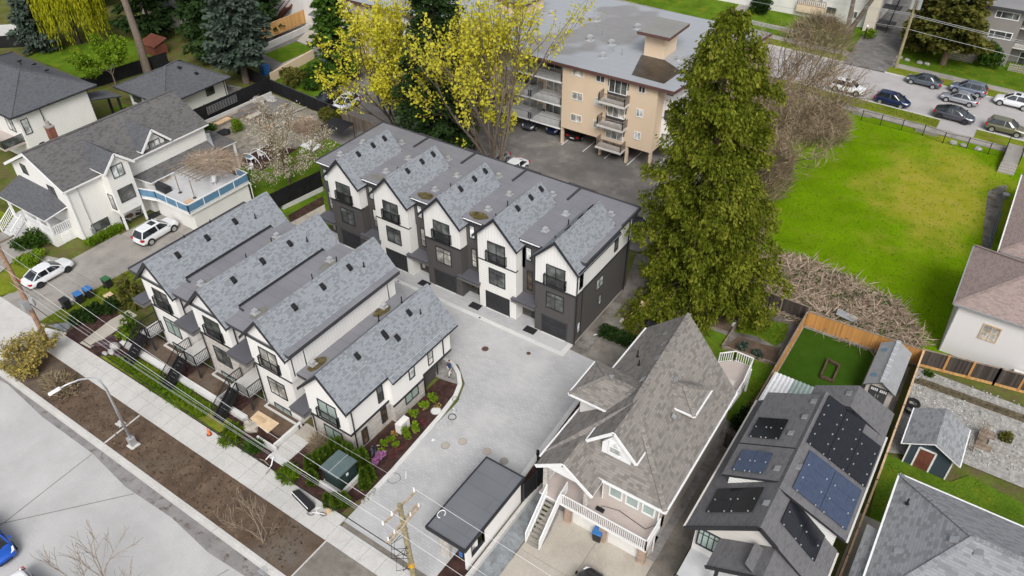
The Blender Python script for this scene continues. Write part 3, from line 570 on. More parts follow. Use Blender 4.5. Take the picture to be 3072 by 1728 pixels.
for kx in range(5):
    xr_ = XR-P*(4-kx); xl = xr_-3.85; xm = (xr_+xl)/2; dark = kx in (0, 2, 4)
    lower = 'lap_dark' if dark else 'lap_white'
    box('bay_base', lower, xl, xr_, YB, YR+.1, 0, 5.2, row)
    b = MB(); b.prism_y([(xl, 5.2), (xr_, 5.2), (xr_, 7.75), (xm, 9.75), (xl, 7.75)], YB-.012, YR+.1); b.build('gable_wall', 'board_white', row)
    box('belt_trim', 'trim_dark', xl-.03, xr_+.03, YB-.06, YB+.3, 5.08 if dark else 5.15, 5.24, row)
    gable_roof(row, xm, 10.0, 2.25, 2.4, 41.5, 48.55)
    barge(row, xm, 10.0, 2.25, 2.4, 41.5)
    b = MB(); b.prism_y([(xm-1.9, 8.0), (xm+1.9, 8.0), (xm, 9.85)], 48.3, 48.45); b.build('rear_gable', 'trim_charcoal', row)
    balcony_door(row, YB-.012, xm-.9, xm+.88, 5.35, 7.35, 'glass_dark')
    window(row, 'y', YB, xm-.85, xm+.85, 2.9, 4.6, 'trim_dark', 'glass_dark' if kx != 2 else 'glass_curtain', mull=(.5,), rails=(.72,))
    # garage
    b = MB(); b.box(xm-1.18, xm+1.18, YB-.015, YB+.02, 0, 1.86)
    for z in (.02, .47, .93, 1.39): b.box(xm-1.1, xm+1.1, YB-.03, YB-.012, z, z+.42)
    b.build('garage_door', 'door_black', row)
    box('door_sill', 'concrete_white', xm-1.2, xm+1.2, YB-.14, YB, -.02, .05, row)
    b = MB(); b.box(xm-1.26, xm-1.18, YB-.04, YB+.02, 0, 1.94); b.box(xm+1.18, xm+1.26, YB-.04, YB+.02, 0, 1.94); b.box(xm-1.26, xm+1.26, YB-.04, YB+.02, 1.86, 1.94); b.build('garage_trim', 'trim_charcoal' if dark else 'trim_dark', row)
    # recess to the left of the bay
    rl = xl-1.9; a = rl+.08
    window(row, 'y', YR-.06, rl+.35, rl+.95, 6.1, 7.45, 'trim_dark', 'glass_pale')
    window(row, 'y', YR, rl+.45, rl+1.0, 3.0, 5.0, 'trim_dark', 'glass_warm' if kx == 4 else 'glass_curtain', rails=(.35,))
    window(row, 'y', YR, rl+.22, rl+.72, .35, 1.85, 'trim_charcoal', 'glass_warm' if kx > 2 else 'glass_curtain')
    b = MB(); b.box(rl+.95, rl+1.8, YR-.05, YR+.02, .05, 1.95); d = b.build('entry_door', 'door_black', row)
    MB().box(rl+1.02, rl+1.08, YR-.11, YR-.05, .9, 1.15).build('handle', 'metal_galv', d)
    b = MB(); b.box(rl-.3 if kx else rl-.1, xl+.12, 41.5, YR, 2.16, 2.44); b.box(rl-.34 if kx else rl-.14, xl+.16, 41.46, YR, 2.44, 2.52, 1, 2); b.build('canopy', ['lap_grey', 'trim_dark', 'roof_dark'], row)
    downspout(row, [(xl-.06, YR-.12, 7.7), (xl-.06, YR-.12, 2.6)]) if False else None
    b = MB(); b.box(rl+.0, xl, YR-.42, YR-.3, ZF-.22, ZF-.08); b.box(rl, xl, YR-.44, YR-.32, ZF-.08, ZF-.05, 1); b.build('gutter', ['trim_dark', 'trim_white'], row)
    # roof furniture
    for vy in (43.9, 45.9, 47.5): slope_vent(row, xm+.45, vy+.15*kx % .5, 9.55, 1.07) if kx < 4 else slope_vent(row, xm-.28, vy, 9.72, -1.07)
    for vx, vy in ((xm-2.75, 44.6), (xm-2.6, 47.6), (xm+.6, 49.6)): roof_vent(row, vx, vy, ZF)
    pipe(row, xm-1.35, 44.3+.4*kx, 8.5, .6); pipe(row, xm-1.1, 43.4, 8.7, .35)
    if kx in (1, 2, 3):
        m = MB(); cx, cy = xl-.95, 43.4; m.face([(cx+rnd.uniform(.75, 1.05)*.95*math.cos(q*.524), cy+rnd.uniform(.75, 1.05)*.62*math.sin(q*.524), ZF+.006) for q in range(12)]); m.build('moss_patch', 'moss_puddle' if kx > 1 else 'puddle_grey', row)
# right end wall
window(row, 'x', XR-.02, 42.25, 42.85, 5.6, 7.6, 'trim_dark', 'glass_dark', rails=(.4,)); window(row, 'x', XR-.02, 48.1, 48.75, 5.75, 7.75, 'trim_dark', 'glass_dark')
for y0, y1, z0, z1 in ((45.2, 46.4, 3.5, 4.6), (45.8, 46.3, 1.5, 2.6), (42.2, 42.75, .9, 2.1)): window(row, 'x', XR, y0, y1, z0, z1, 'trim_charcoal', 'glass_pale', mull=(.5,) if y1-y0 > .8 else ())
box('belt_trim', 'trim_dark', XR-.02, XR+.04, YB-.05, YE, 5.12, 5.26, row); box('foundation', 'concrete_old', XR-.1, XR+.05, YB, YE, -.1, .12, row)
MB().box(XR, XR+.3, 41.6, 48.5, 7.62, 7.74).build('gutter', 'trim_dark', row); box('corner_trim', 'trim_charcoal', XR-.06, XR+.03, YB-.035, YB+.06, .1, 5.1, row)
downspout(row, [(XR+.1, YB-.08, 7.6), (XR+.1, YB-.08, .05)]); downspout(row, [(XR+.08, 50.6, 7.9), (XR+.08, 50.6, .05)])
window(row, 'y', YR, XL+.4, XL+.95, 5.9, 7.3, 'trim_charcoal', 'glass_pale') if False else None
for i in range(3): pass

# ---- front row
frow = thing('townhouse_row', 'white and stone townhouse row with four steep gables facing the sidewalk', 'townhouse', (-41, 23.2, 0))
YF, YFR, YFE = 23.1, 24.2, 34.4
U = [(-49.15, 9.5), (-43.05, 9.5), (-36.95, 9.5), (-31.6, 7.3)]
HW = 2.0
box('wall', 'lap_dark', -52.2, -34.9, YFR, YFE, 0, 6.9, frow)
b = MB(); b.slab([(-52.5, YF-.1, 7.35), (-34.4, YF-.1, 7.35), (-34.4, YFE+.3, 7.35), (-52.5, YFE+.3, 7.35)], .3, 0, 1); b.build('flat_roof', ['roof_membrane', 'trim_charcoal'], frow)
b = MB(); b.box(-52.52, -52.38, YF-.12, YFE+.3, 7.35, 7.43); b.box(-52.4, -50.9, YFE+.18, YFE+.32, 7.35, 7.43); b.build('roof_edge', 'trim_charcoal', frow)
box('low_wall', 'lap_dark', -35, -29.7, YFR, 32.6, 0, 4.6, frow); box('party_wall', 'board_white', -34.95, -34.86, YF+.02, YFE+.02, 4.4, 6.95, frow)
b = MB(); b.slab([(-34.9, YFR-.6, 5.0), (-31.2, YFR-.6, 5.0), (-31.2, YFE+.1, 5.0), (-34.9, YFE+.1, 5.0)], .3, 0, 1); b.build('flat_roof', ['roof_membrane', 'trim_charcoal'], frow, label='lower flat roof with mossy puddle')
for i, (xm, zr) in enumerate(U):
    dz = zr-9.5; xl, xr_ = xm-HW, xm+HW
    zt = 4.4+dz   # belt
    if i < 3:
        box('bay_base', 'ledger_stone' if i == 1 else 'lap_pale', xl, xr_, YF, YFR+.1, 0, zt, frow)
        b = MB(); b.prism_y([(xl, zt), (xr_, zt), (xr_, 7.05), (xm, 9.3), (xl, 7.05)], YF-.012, YFR+.1); b.build('gable_wall', 'board_white', frow)
        b = MB(); b.prism_y([(xl, 6.4), (xr_, 6.4), (xr_, 7.05), (xm, 9.3), (xl, 7.05)], YFR+.1, YFE); b.build('attic_wall', 'trim_charcoal' if i < 2 else 'board_white', frow)
        box('side_wall', 'board_white', xr_-.02, xr_+.01, YF, YFR+1.0, zt, 7.0, frow)
        gable_roof(frow, xm, 9.5, 2.35, 2.55, 22.75, 34.9, cut=(24.6, 33.3, 1.72) if i < 2 else None)
        barge(frow, xm, 9.5, 2.35, 2.55, 22.75)
        if i < 2:
            box('roof_upstand', 'trim_charcoal', xm+1.62, xm+1.70, 24.58, 33.32, 7.3, 7.62, frow); box('roof_upstand', 'trim_charcoal', xm+1.6, xm+2.3, 24.5, 24.6, 7.1, 7.5, frow)
    else:
        box('bay_base', 'ledger_stone', xl, xr_, YF, 30.6, 0, zt, frow)
        b = MB(); b.prism_y([(xl, zt), (xr_, zt), (xr_, 4.95), (xm, 7.1), (xl, 4.95)], YF-.012, 34.0); b.build('gable_wall', 'stucco_white', frow)
        box('rear_base', 'board_grey', xl, xr_-.25, 30.6, 32.7, .35, zt, frow); box('foundation', 'concrete', xl, xr_-.2, 30.4, 32.75, -.1, .36, frow)
        gable_roof(frow, xm, 7.3, 2.35, 2.5, 22.75, 34.7); barge(frow, xm, 7.3, 2.35, 2.5, 22.75)
        # bump-out on the lane side
        XB = xr_+.45
        box('bumpout_base', 'ledger_stone', xr_, XB, 27.1, 30.5, 0, zt-.35, frow); box('bumpout_wall', 'stucco_white', xr_, XB, 27.1, 30.5, zt-.35, 4.75, frow)
        b = MB(); b.slab([(xm+1.6, 27.0, 7.3-1.6*1.064+.06), (XB+.3, 27.0, 4.42), (XB+.3, 34.7, 4.42), (xm+1.6, 34.7, 7.3-1.6*1.064+.06)], .16, 0, 1); b.build('roof_extension', ['shingle_blue', 'trim_dark'], frow)
        box('rear_jetty', 'stucco_white', xr_-.1, XB, 30.5, 33.95, zt, 4.75, frow)
        for (y0, y1, z0, xx) in ((23.06, 27.06, zt, xr_), (27.04, 30.52, zt-.35, XB), (30.5, 33.98, zt, XB)): box('belt_trim', 'trim_dark', xx-.02, xx+.06, y0, y1, z0-.12, z0+.06, frow)
        window(frow, 'x', xr_, 26.05, 26.65, 2.75, 4.4, 'trim_dark', 'glass_dark', rails=(.4,)); window(frow, 'x', XB, 29.0, 29.65, 2.9, 4.0, 'trim_dark', 'glass_pale'); window(frow, 'x', XB, 31.2, 31.8, 2.6, 4.4, 'trim_dark', 'glass_curtain', rails=(.35,))
        window(frow, 'x', xr_, 24.0, 24.6, .25, 1.75, 'trim_dark', 'glass_warm', rails=(.4,)); window(frow, 'x', xr_, 26.1, 26.7, .55, 2.0, 'trim_dark', 'glass_warm', rails=(.4,)); window(frow, 'x', XB, 28.3, 29.8, .85, 1.8, 'trim_dark', 'glass_blind', mull=(.5,))
        downspout(frow, [(xr_+.09, YF+.3, 4.8), (xr_+.09, YF+.3, .02)]); downspout(frow, [(XB+.08, 33.0, 4.5), (XB+.08, 33.0, zt), (xr_-.1, 32.8, zt-.1), (xr_-.1, 32.8, .02)]); downspout(frow, [(XB+.06, 30.55, zt), (XB+.06, 30.55, .02)])
        box('gutter', 'trim_dark', xr_+.28, xr_+.4, 22.8, 27.0, 4.72, 4.84, frow); box('gutter', 'trim_dark', XB+.24, XB+.36, 27.0, 34.6, 4.3, 4.42, frow)
        b = MB(); b.cyl(XB-.5, 27.0, 1.2, 1.6, .06, 6); b.box(xr_, xr_+.1, 27.5-.4, 27.06, 1.3, 1.8); b.build('meter_box', 'metal_grey', frow)
    box('belt_trim', 'trim_dark', xl-.03, xr_+.04, YF-.07, YF+.03, zt-.10 if i not in (0, 2) else zt-.05, zt+.05, frow)
    balcony_door(frow, YF-.012, xm-.85, xm+.95, zt+.22, zt+2.15, ('glass_dark', 'glass_dark', 'glass_curtain', 'glass_blind')[i])
    if i < 3:
        window(frow, 'y', YF, xm-.8, xm+1.0, zt-2.5, zt-.85, 'trim_dark', ('glass_blind', 'glass_dark', 'glass_curtain')[i], mull=(.5,), rails=(.75,))
        window(frow, 'y', YF, xm-.85, xm+.95, zt-4.35, zt-3.65, 'trim_dark', 'glass_blind', mull=(.5,))
    else: window(frow, 'y', YF, xm-.75, xm+1.05, .25, 1.75, 'trim_dark', 'glass_blind', mull=(.5,))
    # recessed entry left of the bay
    rl = xl-1.9 if i else -52.2
    rl = {0: -52.15, 1: -47.1, 2: -41.0, 3: -34.9}[i]
    zp = zt-2.6 if i < 3 else .02
    b = MB(); b.box(rl-.15 if i == 0 else rl+.02, xl+.18, 22.35, YFR, zt+.0, zt+.34); b.box((rl-.19 if i == 0 else rl-.02), xl+.22, 22.31, YFR, zt+.34, zt+.42, 1, 2)
    b.build('canopy', ['lap_grey', 'trim_dark', 'roof_dark'], frow)
    window(frow, 'y', YFR, rl+.9, rl+1.5, zt+.7, zt+1.9, 'trim_dark', 'glass_pale') if i else window(frow, 'y', YFR, rl+.3, rl+.85, zt+.7, zt+1.9, 'trim_dark', 'glass_dark')
    d = box('entry_door', 'door_black', rl+.75 if i else rl+.1, rl+1.6 if i else rl+.9, YFR-.05, YFR+.02, zp, zp+2.05, frow); MB().box(rl+.82 if i else rl+.16, rl+.86 if i else rl+.2, YFR-.1, YFR-.05, zp+.9, zp+1.2).build('handle', 'metal_galv', d)
    downspout(frow, [(xl+.05, YF-.12, zt+.05), (xl+.35, YF-.12, zt-.15), (xl+.35, YF-.12, .1)])
    if i < 3:
        downspout(frow, [(xr_+.08, YF+.35, 6.8), (xr_+.08, YF+.35, zt+.4)])
        # porch, stairs
        a0, a1 = (rl+.05 if i else rl+.1), xl-.02
        a1 = max(a1, a0+1.2)
        b = MB(); b.box(a0, a1+.25, 21.75, YFR, zp-.14, zp, 0, 1); b.box(a0+.1, a0+.22, 21.8, 21.92, 0, zp-.14); b.box(a1+.05, a1+.17, 21.8, 21.92, 0, zp-.14); b.build('porch', ['trim_dark', 'concrete'], frow)
        railing('porch_rail', frow, [(a0+1.0, 21.78, zp), (a1+.22, 21.78, zp), (a1+.22, 23.05, zp)], .95)
        railing('porch_rail', frow, [(a0+.02, 24.0, zp), (a0+.02, 21.78, zp)], .95) if i == 0 else railing('porch_rail', frow, [(a0+.02, 23.0, zp), (a0+.02, 21.78, zp)], .95)
        s = MB(); ns = 8
        for q in range(ns): s.box(a0+.08, a0+.95, 21.75-(q+1)*.25, 21.75-q*.25+.02, zp-(q+1)*zp/(ns+1)-.04, zp-(q+1)*zp/(ns+1), 0, 1)
        s.beam((a0+.06, 21.75, zp-.05), (a0+.06, 19.75, .1), .05, .22); s.beam((a0+.97, 21.75, zp-.05), (a0+.97, 19.75, .1), .05, .22); s.build('stairs', ['metal_black', 'metal_black'], frow)
        for xx in (a0+.04, a0+.98): railing('stair_rail', frow, [(xx, 21.75, zp), (xx, 19.8, .25)], .9)
        # window well / base ledge
        b = MB(); b.box(xl+.5, xr_+.2, YF-.55, YF-.4, 0, .42); b.box(xl+.5, xl+.6, YF-.4, YF, 0, .42); b.build('window_well', 'concrete', frow)
    # roof furniture
    for vy in (25.2, 28.0, 30.8): slope_vent(frow, xm+.62, vy+.3*i, zr-.62, 1.07)
    if i == 3:
        slope_vent(frow, xm+.75, 28.9, zr-.78, 1.07); slope_vent(frow, xm+1.2, 29.6, zr-1.25, 1.07)
    pipe(frow, xm+1.0, 32.5, zr-1.05, .45); pipe(frow, xm-.9, 27.0+i, zr-.9, .6); pipe(frow, xm-.8, 29.5+i, zr-.8, .6)
    fx = xl-.95; fz = 7.35 if i < 3 else 5.0
    for vy in (24.9, 32.6): roof_vent(frow, fx if i else -51.6, vy, fz)
    for vy in ((24.6, 31.6) if i else (27.3,)):
        m = MB(); cx = fx+.25 if i else -51.35
        m.face([(cx+rnd.uniform(.75, 1.05)*.5*math.cos(q*.524), vy+.5+rnd.uniform(.75, 1.05)*.95*math.sin(q*.524), fz+.006) for q in range(12)]); m.build('moss_patch', 'moss_puddle' if (i == 3 or i == 0) else 'puddle_grey', frow)
downspout(frow, [(-34.9, 24.6, 6.8), (-34.85, 24.6, 5.0)]); downspout(frow, [(-34.9, 33.6, 6.9), (-34.85, 33.6, 5.0)])
MB().box(-34.72, -34.6, 22.8, 34.8, 6.85, 6.97).build('gutter', 'trim_white', frow)

# ---------------------------------------------------------------- neighbour houses
def hip_roof(parent, x0, x1, y0, y1, ze, zr, ridge, mat, side='trim_dark', t=.18, name='roof'):
    # ridge = ((xa, ya), (xb, yb)); axis read from it
    (xa, ya), (xb, yb) = ridge; b = MB(); A = (xa, ya, zr); B_ = (xb, yb, zr)
    c = [(x0, y0, ze), (x1, y0, ze), (x1, y1, ze), (x0, y1, ze)]
    if abs(xa-xb) < abs(ya-yb) or (xa == xb and ya == yb):
        faces = [[c[0], c[1], A], [c[1], c[2], B_, A], [c[2], c[3], B_], [c[3], c[0], A, B_]]
    else: faces = [[c[0], c[1], B_, A], [c[1], c[2], B_], [c[2], c[3], A, B_], [c[3], c[0], A]]
    for f in faces:
        g = []
        for p in f:
            if not g or (Vector(p)-Vector(g[-1])).length > 1e-6: g.append(p)
        b.face(g, 0)
    for i in range(4): j = (i+1) % 4; p, q = c[i], c[j]; b.face([(p[0], p[1], p[2]-t), (q[0], q[1], q[2]-t), q, p], 1)
    b.face([(p[0], p[1], p[2]-t) for p in c[::-1]], 1)
    o = b.build(name, [mat, side], parent)
    r = MB()
    for p, q in ((c[0], A), (c[1], A if (abs(xa-xb) < abs(ya-yb)) else B_), (c[2], B_), (c[3], B_ if abs(xa-xb) < abs(ya-yb) else A), (A, B_)):
        if (Vector(p)-Vector(q)).length < .2: continue
        d = (Vector(q)-Vector(p)); n = max(1, int(d.length/.3))
        for i in range(n):
            s = Vector(p)+d*(i/n); e = Vector(p)+d*((i+.96)/n); r.beam(s+Vector((0, 0, .015)), e+Vector((0, 0, .03)), .26, .05)
    r.build('ridge_cap', mat, o)
    return o
def gutters(parent, segs, mat, w=.11):
    for p, q in segs: MB().beam(p, q, w, .11).build('gutter', mat, parent)

# white house with the deck
wh = thing('white_house', 'white gabled house with dormers, corner tower on posts and blue glass deck', 'house', (-75, 30, 0))
X0, X1 = -79.5, -70.15; YW0, YW1 = 28.0, 43.9
b = MB(); b.prism_y([(X0, 0), (X1, 0), (X1, 6.1), (-74.9, 8.35), (X0, 6.1)], YW0, YW1); b.build('wall', 'lap_white', wh)
for s, xe in ((-1, -80.0), (1, -69.7)):
    b = MB(); xr = -74.9
    pts = [(xe, YW0-.45, 6.2), (xr, YW0-.45, 8.75), (xr, YW1+.4, 8.75), (xe, YW1+.4, 6.2)]
    b.slab(pts if s < 0 else [pts[1], pts[0], pts[3], pts[2]], .18, 0, 1); b.build('roof', ['shingle_worn', 'trim_white'], wh)
b = MB()
for s, xe in ((-1, -80.0), (1, -69.7)): b.beam((-74.9, YW0-.48, 8.6), (xe, YW0-.48, 6.05), .06, .26)
b.build('bargeboard', 'trim_white', wh)
MB().box(-75.05, -74.75, YW0-.4, YW1+.4, 8.72, 8.80).build('ridge_cap', 'shingle_worn', wh)
# corner tower on posts
XT = -68.75
b = MB(); b.prism_x([(31.5, 1.85), (34.0, 1.85), (34.0, 6.75), (32.75, 8.0), (31.5, 6.75)], X1-.05, XT); b.build('tower', 'lap_white', wh)
b = MB(); b.slab([(XT+.35, 31.15, 6.75), (XT+.35, 32.75, 8.3), (-73.5, 32.75, 8.3), (-71.6, 31.15, 6.75)], .14, 0, 1); b.slab([(XT+.35, 32.75, 8.3), (XT+.35, 34.45, 6.7), (-71.6, 34.45, 6.7), (-73.5, 32.75, 8.3)], .14, 0, 1); b.build('tower_roof', ['shingle_charcoal', 'trim_white'], wh)
b = MB(); b.beam((XT+.37, 31.15, 6.65), (XT+.37, 32.75, 8.22), .05, .24); b.beam((XT+.37, 32.75, 8.22), (XT+.37, 34.45, 6.62), .05, .24); b.build('bargeboard', 'trim_white', wh)
window(wh, 'x', XT, 32.1, 33.35, 5.7, 7.0, 'trim_charcoal', 'glass_pale', mull=(.5,)); window(wh, 'x', XT, 31.95, 33.6, 3.0, 4.5, 'trim_charcoal', 'glass_dark')
w_ = window(wh, 'y', 31.5, -69.9, -69.1, 2.3, 4.0, 'trim_charcoal', 'glass_pale')
for y in (31.6, 33.9): box('post', 'trim_white', XT-.16, XT, y-.1, y+.1, 0, 1.85, wh)
window(wh, 'x', X1, 28.9, 30.75, .65, 1.6, 'trim_charcoal', 'glass_dark', mull=(.5,))
window(wh, 'y', YW0, -77.6, -76.6, 5.6, 6.7, 'trim_charcoal', 'glass_dark', mull=(.5,)); window(wh, 'y', YW0, -73.6, -72.4, 4.3, 5.6, 'trim_charcoal', 'glass_dark', mull=(.5,))
# wall dormer with gable
b = MB(); b.prism_x([(36.4, 6.1), (39.0, 6.1), (39.0, 6.6), (37.75, 8.05), (36.5, 6.6)], -74, -70.0); b.build('dormer', 'lap_white', wh)
b = MB(); b.slab([(-69.5, 36.0, 6.55), (-69.5, 37.75, 8.4), (-74.2, 37.75, 8.4), (-71.0, 36.0, 6.55)], .13, 0, 1); b.slab([(-69.5, 37.75, 8.4), (-69.5, 39.5, 6.55), (-71.0, 39.5, 6.55), (-74.2, 37.75, 8.4)], .13, 0, 1); b.build('dormer_roof', ['shingle_charcoal', 'trim_white'], wh)
b = MB(); b.beam((-69.48, 36.0, 6.45), (-69.48, 37.75, 8.3), .05, .24); b.beam((-69.48, 37.75, 8.3), (-69.48, 39.5, 6.45), .05, .24); b.build('bargeboard', 'trim_white', wh)
window(wh, 'x', -70.0, 37.2, 38.5, 6.0, 7.0, 'trim_charcoal', 'glass_pale', mull=(.5,))
# lean-to along the deck
b = MB(); b.slab([(-72.3, 34.5, 4.3), (-70.15+.02, 34.5, 4.3), (-68.9, 35.6, 3.45), (-68.9, 43.9, 3.45), (-70.15, 43.9, 4.3), (-72.3, 43.9, 4.3)][1:5], .14, 0, 1); b.build('lean_to_roof', ['shingle_worn', 'trim_white'], wh)
b = MB(); b.slab([(-71.5, 43.9, 4.3), (-70.15, 43.9, 4.3), (-68.9, 43.9, 3.45), (-68.9, 46.6, 3.3), (-73.5, 46.6, 3.4), (-73.5, 43.9, 4.2)][1:], .12, 0, 1); b.build('back_porch_roof', ['shingle_worn', 'trim_white'], wh)
box('rear_wall', 'lap_white', X1-.05, -69.25, 35.2, 43.6, 0, 3.5, wh)
for p in ((-69.1, 46.3), (-73.2, 46.3)): box('post', 'trim_white', p[0]-.1, p[0]+.1, p[1]-.1, p[1]+.1, 0, 3.3, wh)
window(wh, 'x', -69.25, 36.9, 38.0, 2.75, 3.3, 'tan_board', 'glass_curtain'); box('wall_lamp', 'metal_black', -69.25, -69.1, 36.4, 36.6, 2.9, 3.3, wh)
# deck
DZ = 2.55
dk = [(-69.2, 34.1), (-67.2, 34.75), (-62.2, 34.85), (-62.1, 42.3), (-69.2, 42.5)]
b = MB(); b.slab([(x, y, DZ) for x, y in dk], .25, 0, 1); b.build('deck', ['deck_pale', 'trim_white'], wh)
b = MB(); b.box(-68.5, -62.35, 35.3, 42.2, 0, DZ-.25); b.build('garage_wall', 'lap_white', wh)
pan = MB(); post = MB(); path = dk[:4]+[(-64.0, 42.35)]
for i in range(len(path)-1):
    p = Vector((*path[i], DZ)); q = Vector((*path[i+1], DZ)); n = max(1, round((q-p).length/1.85))
    for j in range(n):
        a = p.lerp(q, j/n); c = p.lerp(q, (j+1)/n); d = (c-a).normalized()
        g = MB(); g.beam(a+d*.06+Vector((0, 0, .5)), c-d*.06+Vector((0, 0, .5)), .03, .72, up=(0, 0, 1)); g.build('glass_panel', 'blue_panel', wh)
        post.beam(a, a+Vector((0, 0, 1.0)), .08)
    post.beam(q, q+Vector((0, 0, 1.0)), .08); post.beam(p+Vector((0, 0, .98)), q+Vector((0, 0, .98)), .1, .07); post.beam(p+Vector((0, 0, .1)), q+Vector((0, 0, .1)), .06, .05)
post.build('deck_rail', 'trim_white', wh)
# front porch
b = MB(); b.box(-79.2, -71.9, 25.9, 28.0, .0, 1.25, 0, 1); b.build('porch', ['lap_white', 'deck_pale'], wh)
b = MB(); b.slab([(-79.6, 25.55, 3.55), (-71.3, 25.55, 3.55), (-71.3, 28.4, 3.9), (-73.5, 28.0, 4.9), (-79.0, 28.0, 4.9)], .14, 0, 1); b.build('porch_roof', ['shingle_charcoal', 'trim_white'], wh)
b = MB(); b.face([(-71.4, 25.6, 3.5), (-71.4, 28.0, 3.5), (-73.4, 28.0, 4.85)], 0); b.build('porch_hip', 'shingle_charcoal', wh)
for x in (-79.0, -76.2, -73.8, -72.0): box('post', 'trim_white', x-.09, x+.09, 25.92, 26.1, 1.25, 3.45, wh)
railing('porch_rail', wh, [(-76.2, 26.0, 1.25), (-72.0, 26.0, 1.25), (-72.0, 28.0, 1.25)], .9, 'trim_white', .2, .1, .06)
s = MB()
for q in range(6): s.box(-79.0, -76.9, 25.9-(q+1)*.27, 25.9-q*.27, 0, 1.25-(q+1)*.19)
s.build('stairs', 'deck_pale', wh)
for x in (-79.05, -76.85): railing('stair_rail', wh, [(x, 25.9, 1.25), (x, 24.3, .1)], .9, 'trim_white', .2, .1, .06)
box('hatch', 'paint_white', -71.9, -71.85, 26.7, 27.5, .1, 1.1, wh)
ch = MB(); ch.box(-76.6, -75.9, 31.1, 31.75, 7.6, 9.5); c_ = ch.build('chimney', 'brick_red', wh); MB().box(-76.65, -75.85, 31.05, 31.8, 9.5, 9.62).cyl(-76.25, 31.4, 9.62, 10.1, .2, 8).build('chimney_pot', 'concrete_old', c_)
slope_vent(wh, -75.4, 29.8, 8.55, -.5, s=.22); slope_vent(wh, -75.4, 38.8, 8.55, -.5, s=.22)
downspout(wh, [(-70.0, 27.9, 6.0), (-70.05, 27.85, 1.0), (-69.9, 27.85, 0)], 'trim_white'); downspout(wh, [(-70.05, 29.0, 6.2), (-70.05, 29.0, .6)], 'metal_galv', .035)
box('meter_box', 'metal_grey', -70.15, -69.9, 28.7, 29.05, .7, 1.3, wh)
downspout(wh, [(-62.05, 42.3, 2.4), (-62.05, 42.3, 0)], 'trim_white')

# white house far left
h2 = thing('white_house', 'tall white house with dark hip roof at the left edge behind the gabled house', 'house', (-95, 38, 0))
box('wall', 'lap_white', -106, -89.5, 34.0, 42.5, 0, 6.2, h2)
hip_roof(h2, -107.5, -89.0, 33.2, 43.6, 6.2, 8.5, ((-101.5, 38.4), (-95.2, 38.6)), 'shingle_charcoal')
window(h2, 'x', -89.5, 34.2, 35.0, 3.6, 5.4, 'trim_dark', 'glass_pale'); window(h2, 'y', 34.0, -92.5, -91.0, 3.6, 5.4, 'trim_dark', 'glass_pale', mull=(.5,)); window(h2, 'x', -89.5, 37.2, 38.6, .6, 1.5, 'trim_dark', 'glass_dark')
gutters(h2, [((-88.95, 33.2, 6.1), (-88.95, 43.6, 6.1)), ((-107, 33.15, 6.1), (-88.95, 33.15, 6.1))], 'trim_dark')
downspout(h2, [(-89.35, 36.6, 6.1), (-89.35, 36.6, 0)]); downspout(h2, [(-89.35, 42.4, 6.1), (-89.35, 42.4, 0)])
b = MB(); b.box(-95, -89.9, 31.6, 34.0, 2.55, 2.75); b.build('balcony', 'deck_vinyl', h2)
b = MB()
for x0, x1 in ((-95, -93.3), (-93.2, -91.6), (-91.5, -89.95)): b.box(x0, x1, 31.62, 31.66, 2.85, 3.7)
b.box(-89.98, -89.94, 31.7, 33.9, 2.85, 3.7); b.build('glass_panel', 'glass_dark', h2)
railing('balcony_rail', h2, [(-95, 31.64, 2.75), (-89.96, 31.64, 2.75), (-89.96, 34, 2.75)], 1.0, step=1.7)
for x, y in ((-100, 41.0), (-97.5, 41.4), (-94.5, 41.2)): slope_vent(h2, x, y, 7.55, 0, s=.2)
slope_vent(h2, -96.5, 36.4, 7.7, 0, s=.22); pipe(h2, -98.3, 40.3, 7.7, .5); pipe(h2, -93.4, 36.8, 7.4, .4)
b = MB(); b.slab([(-91.8, 42.5, 4.7), (-89.2, 42.5, 4.7), (-88.7, 45.9, 4.0), (-92.0, 45.9, 4.0)], .14, 0, 1); b.build('back_roof', ['shingle_charcoal', 'trim_dark'], h2)
for x in (-91.5, -89.2): box('post', 'metal_black', x-.12, x+.12, 45.5, 45.75, 0, 4.0, h2)
# coach house with hip roof
h3 = thing('coach_house', 'small white coach house with wide charcoal hip roof by the black fence', 'house', (-89, 53, 0))
box('wall', 'lap_white', -93.2, -85.8, 49.3, 58.6, 0, 2.75, h3)
hip_roof(h3, -94.9, -84.6, 48.5, 58.8, 2.75, 5.0, ((-89.7, 53.2), (-90.0, 55.0)), 'shingle_charcoal')
window(h3, 'x', -85.8, 55.4, 56.7, 1.0, 2.2, 'trim_dark', 'glass_dark', mull=(.5,)); window(h3, 'y', 49.3, -92.5, -90.7, 1.0, 2.3, 'trim_dark', 'glass_dark', mull=(.5,))
gutters(h3, [((-84.55, 48.5, 2.68), (-84.55, 58.8, 2.68)), ((-94.9, 48.45, 2.68), (-84.6, 48.45, 2.68))], 'trim_dark'); downspout(h3, [(-85.7, 58.3, 2.6), (-85.7, 58.3, 0)]); downspout(h3, [(-85.7, 50.0, 2.6), (-85.7, 50.0, 0)])
slope_vent(h3, -88.7, 54.5, 4.55, .4, s=.2); slope_vent(h3, -86.9, 55.5, 3.85, .4, s=.18)

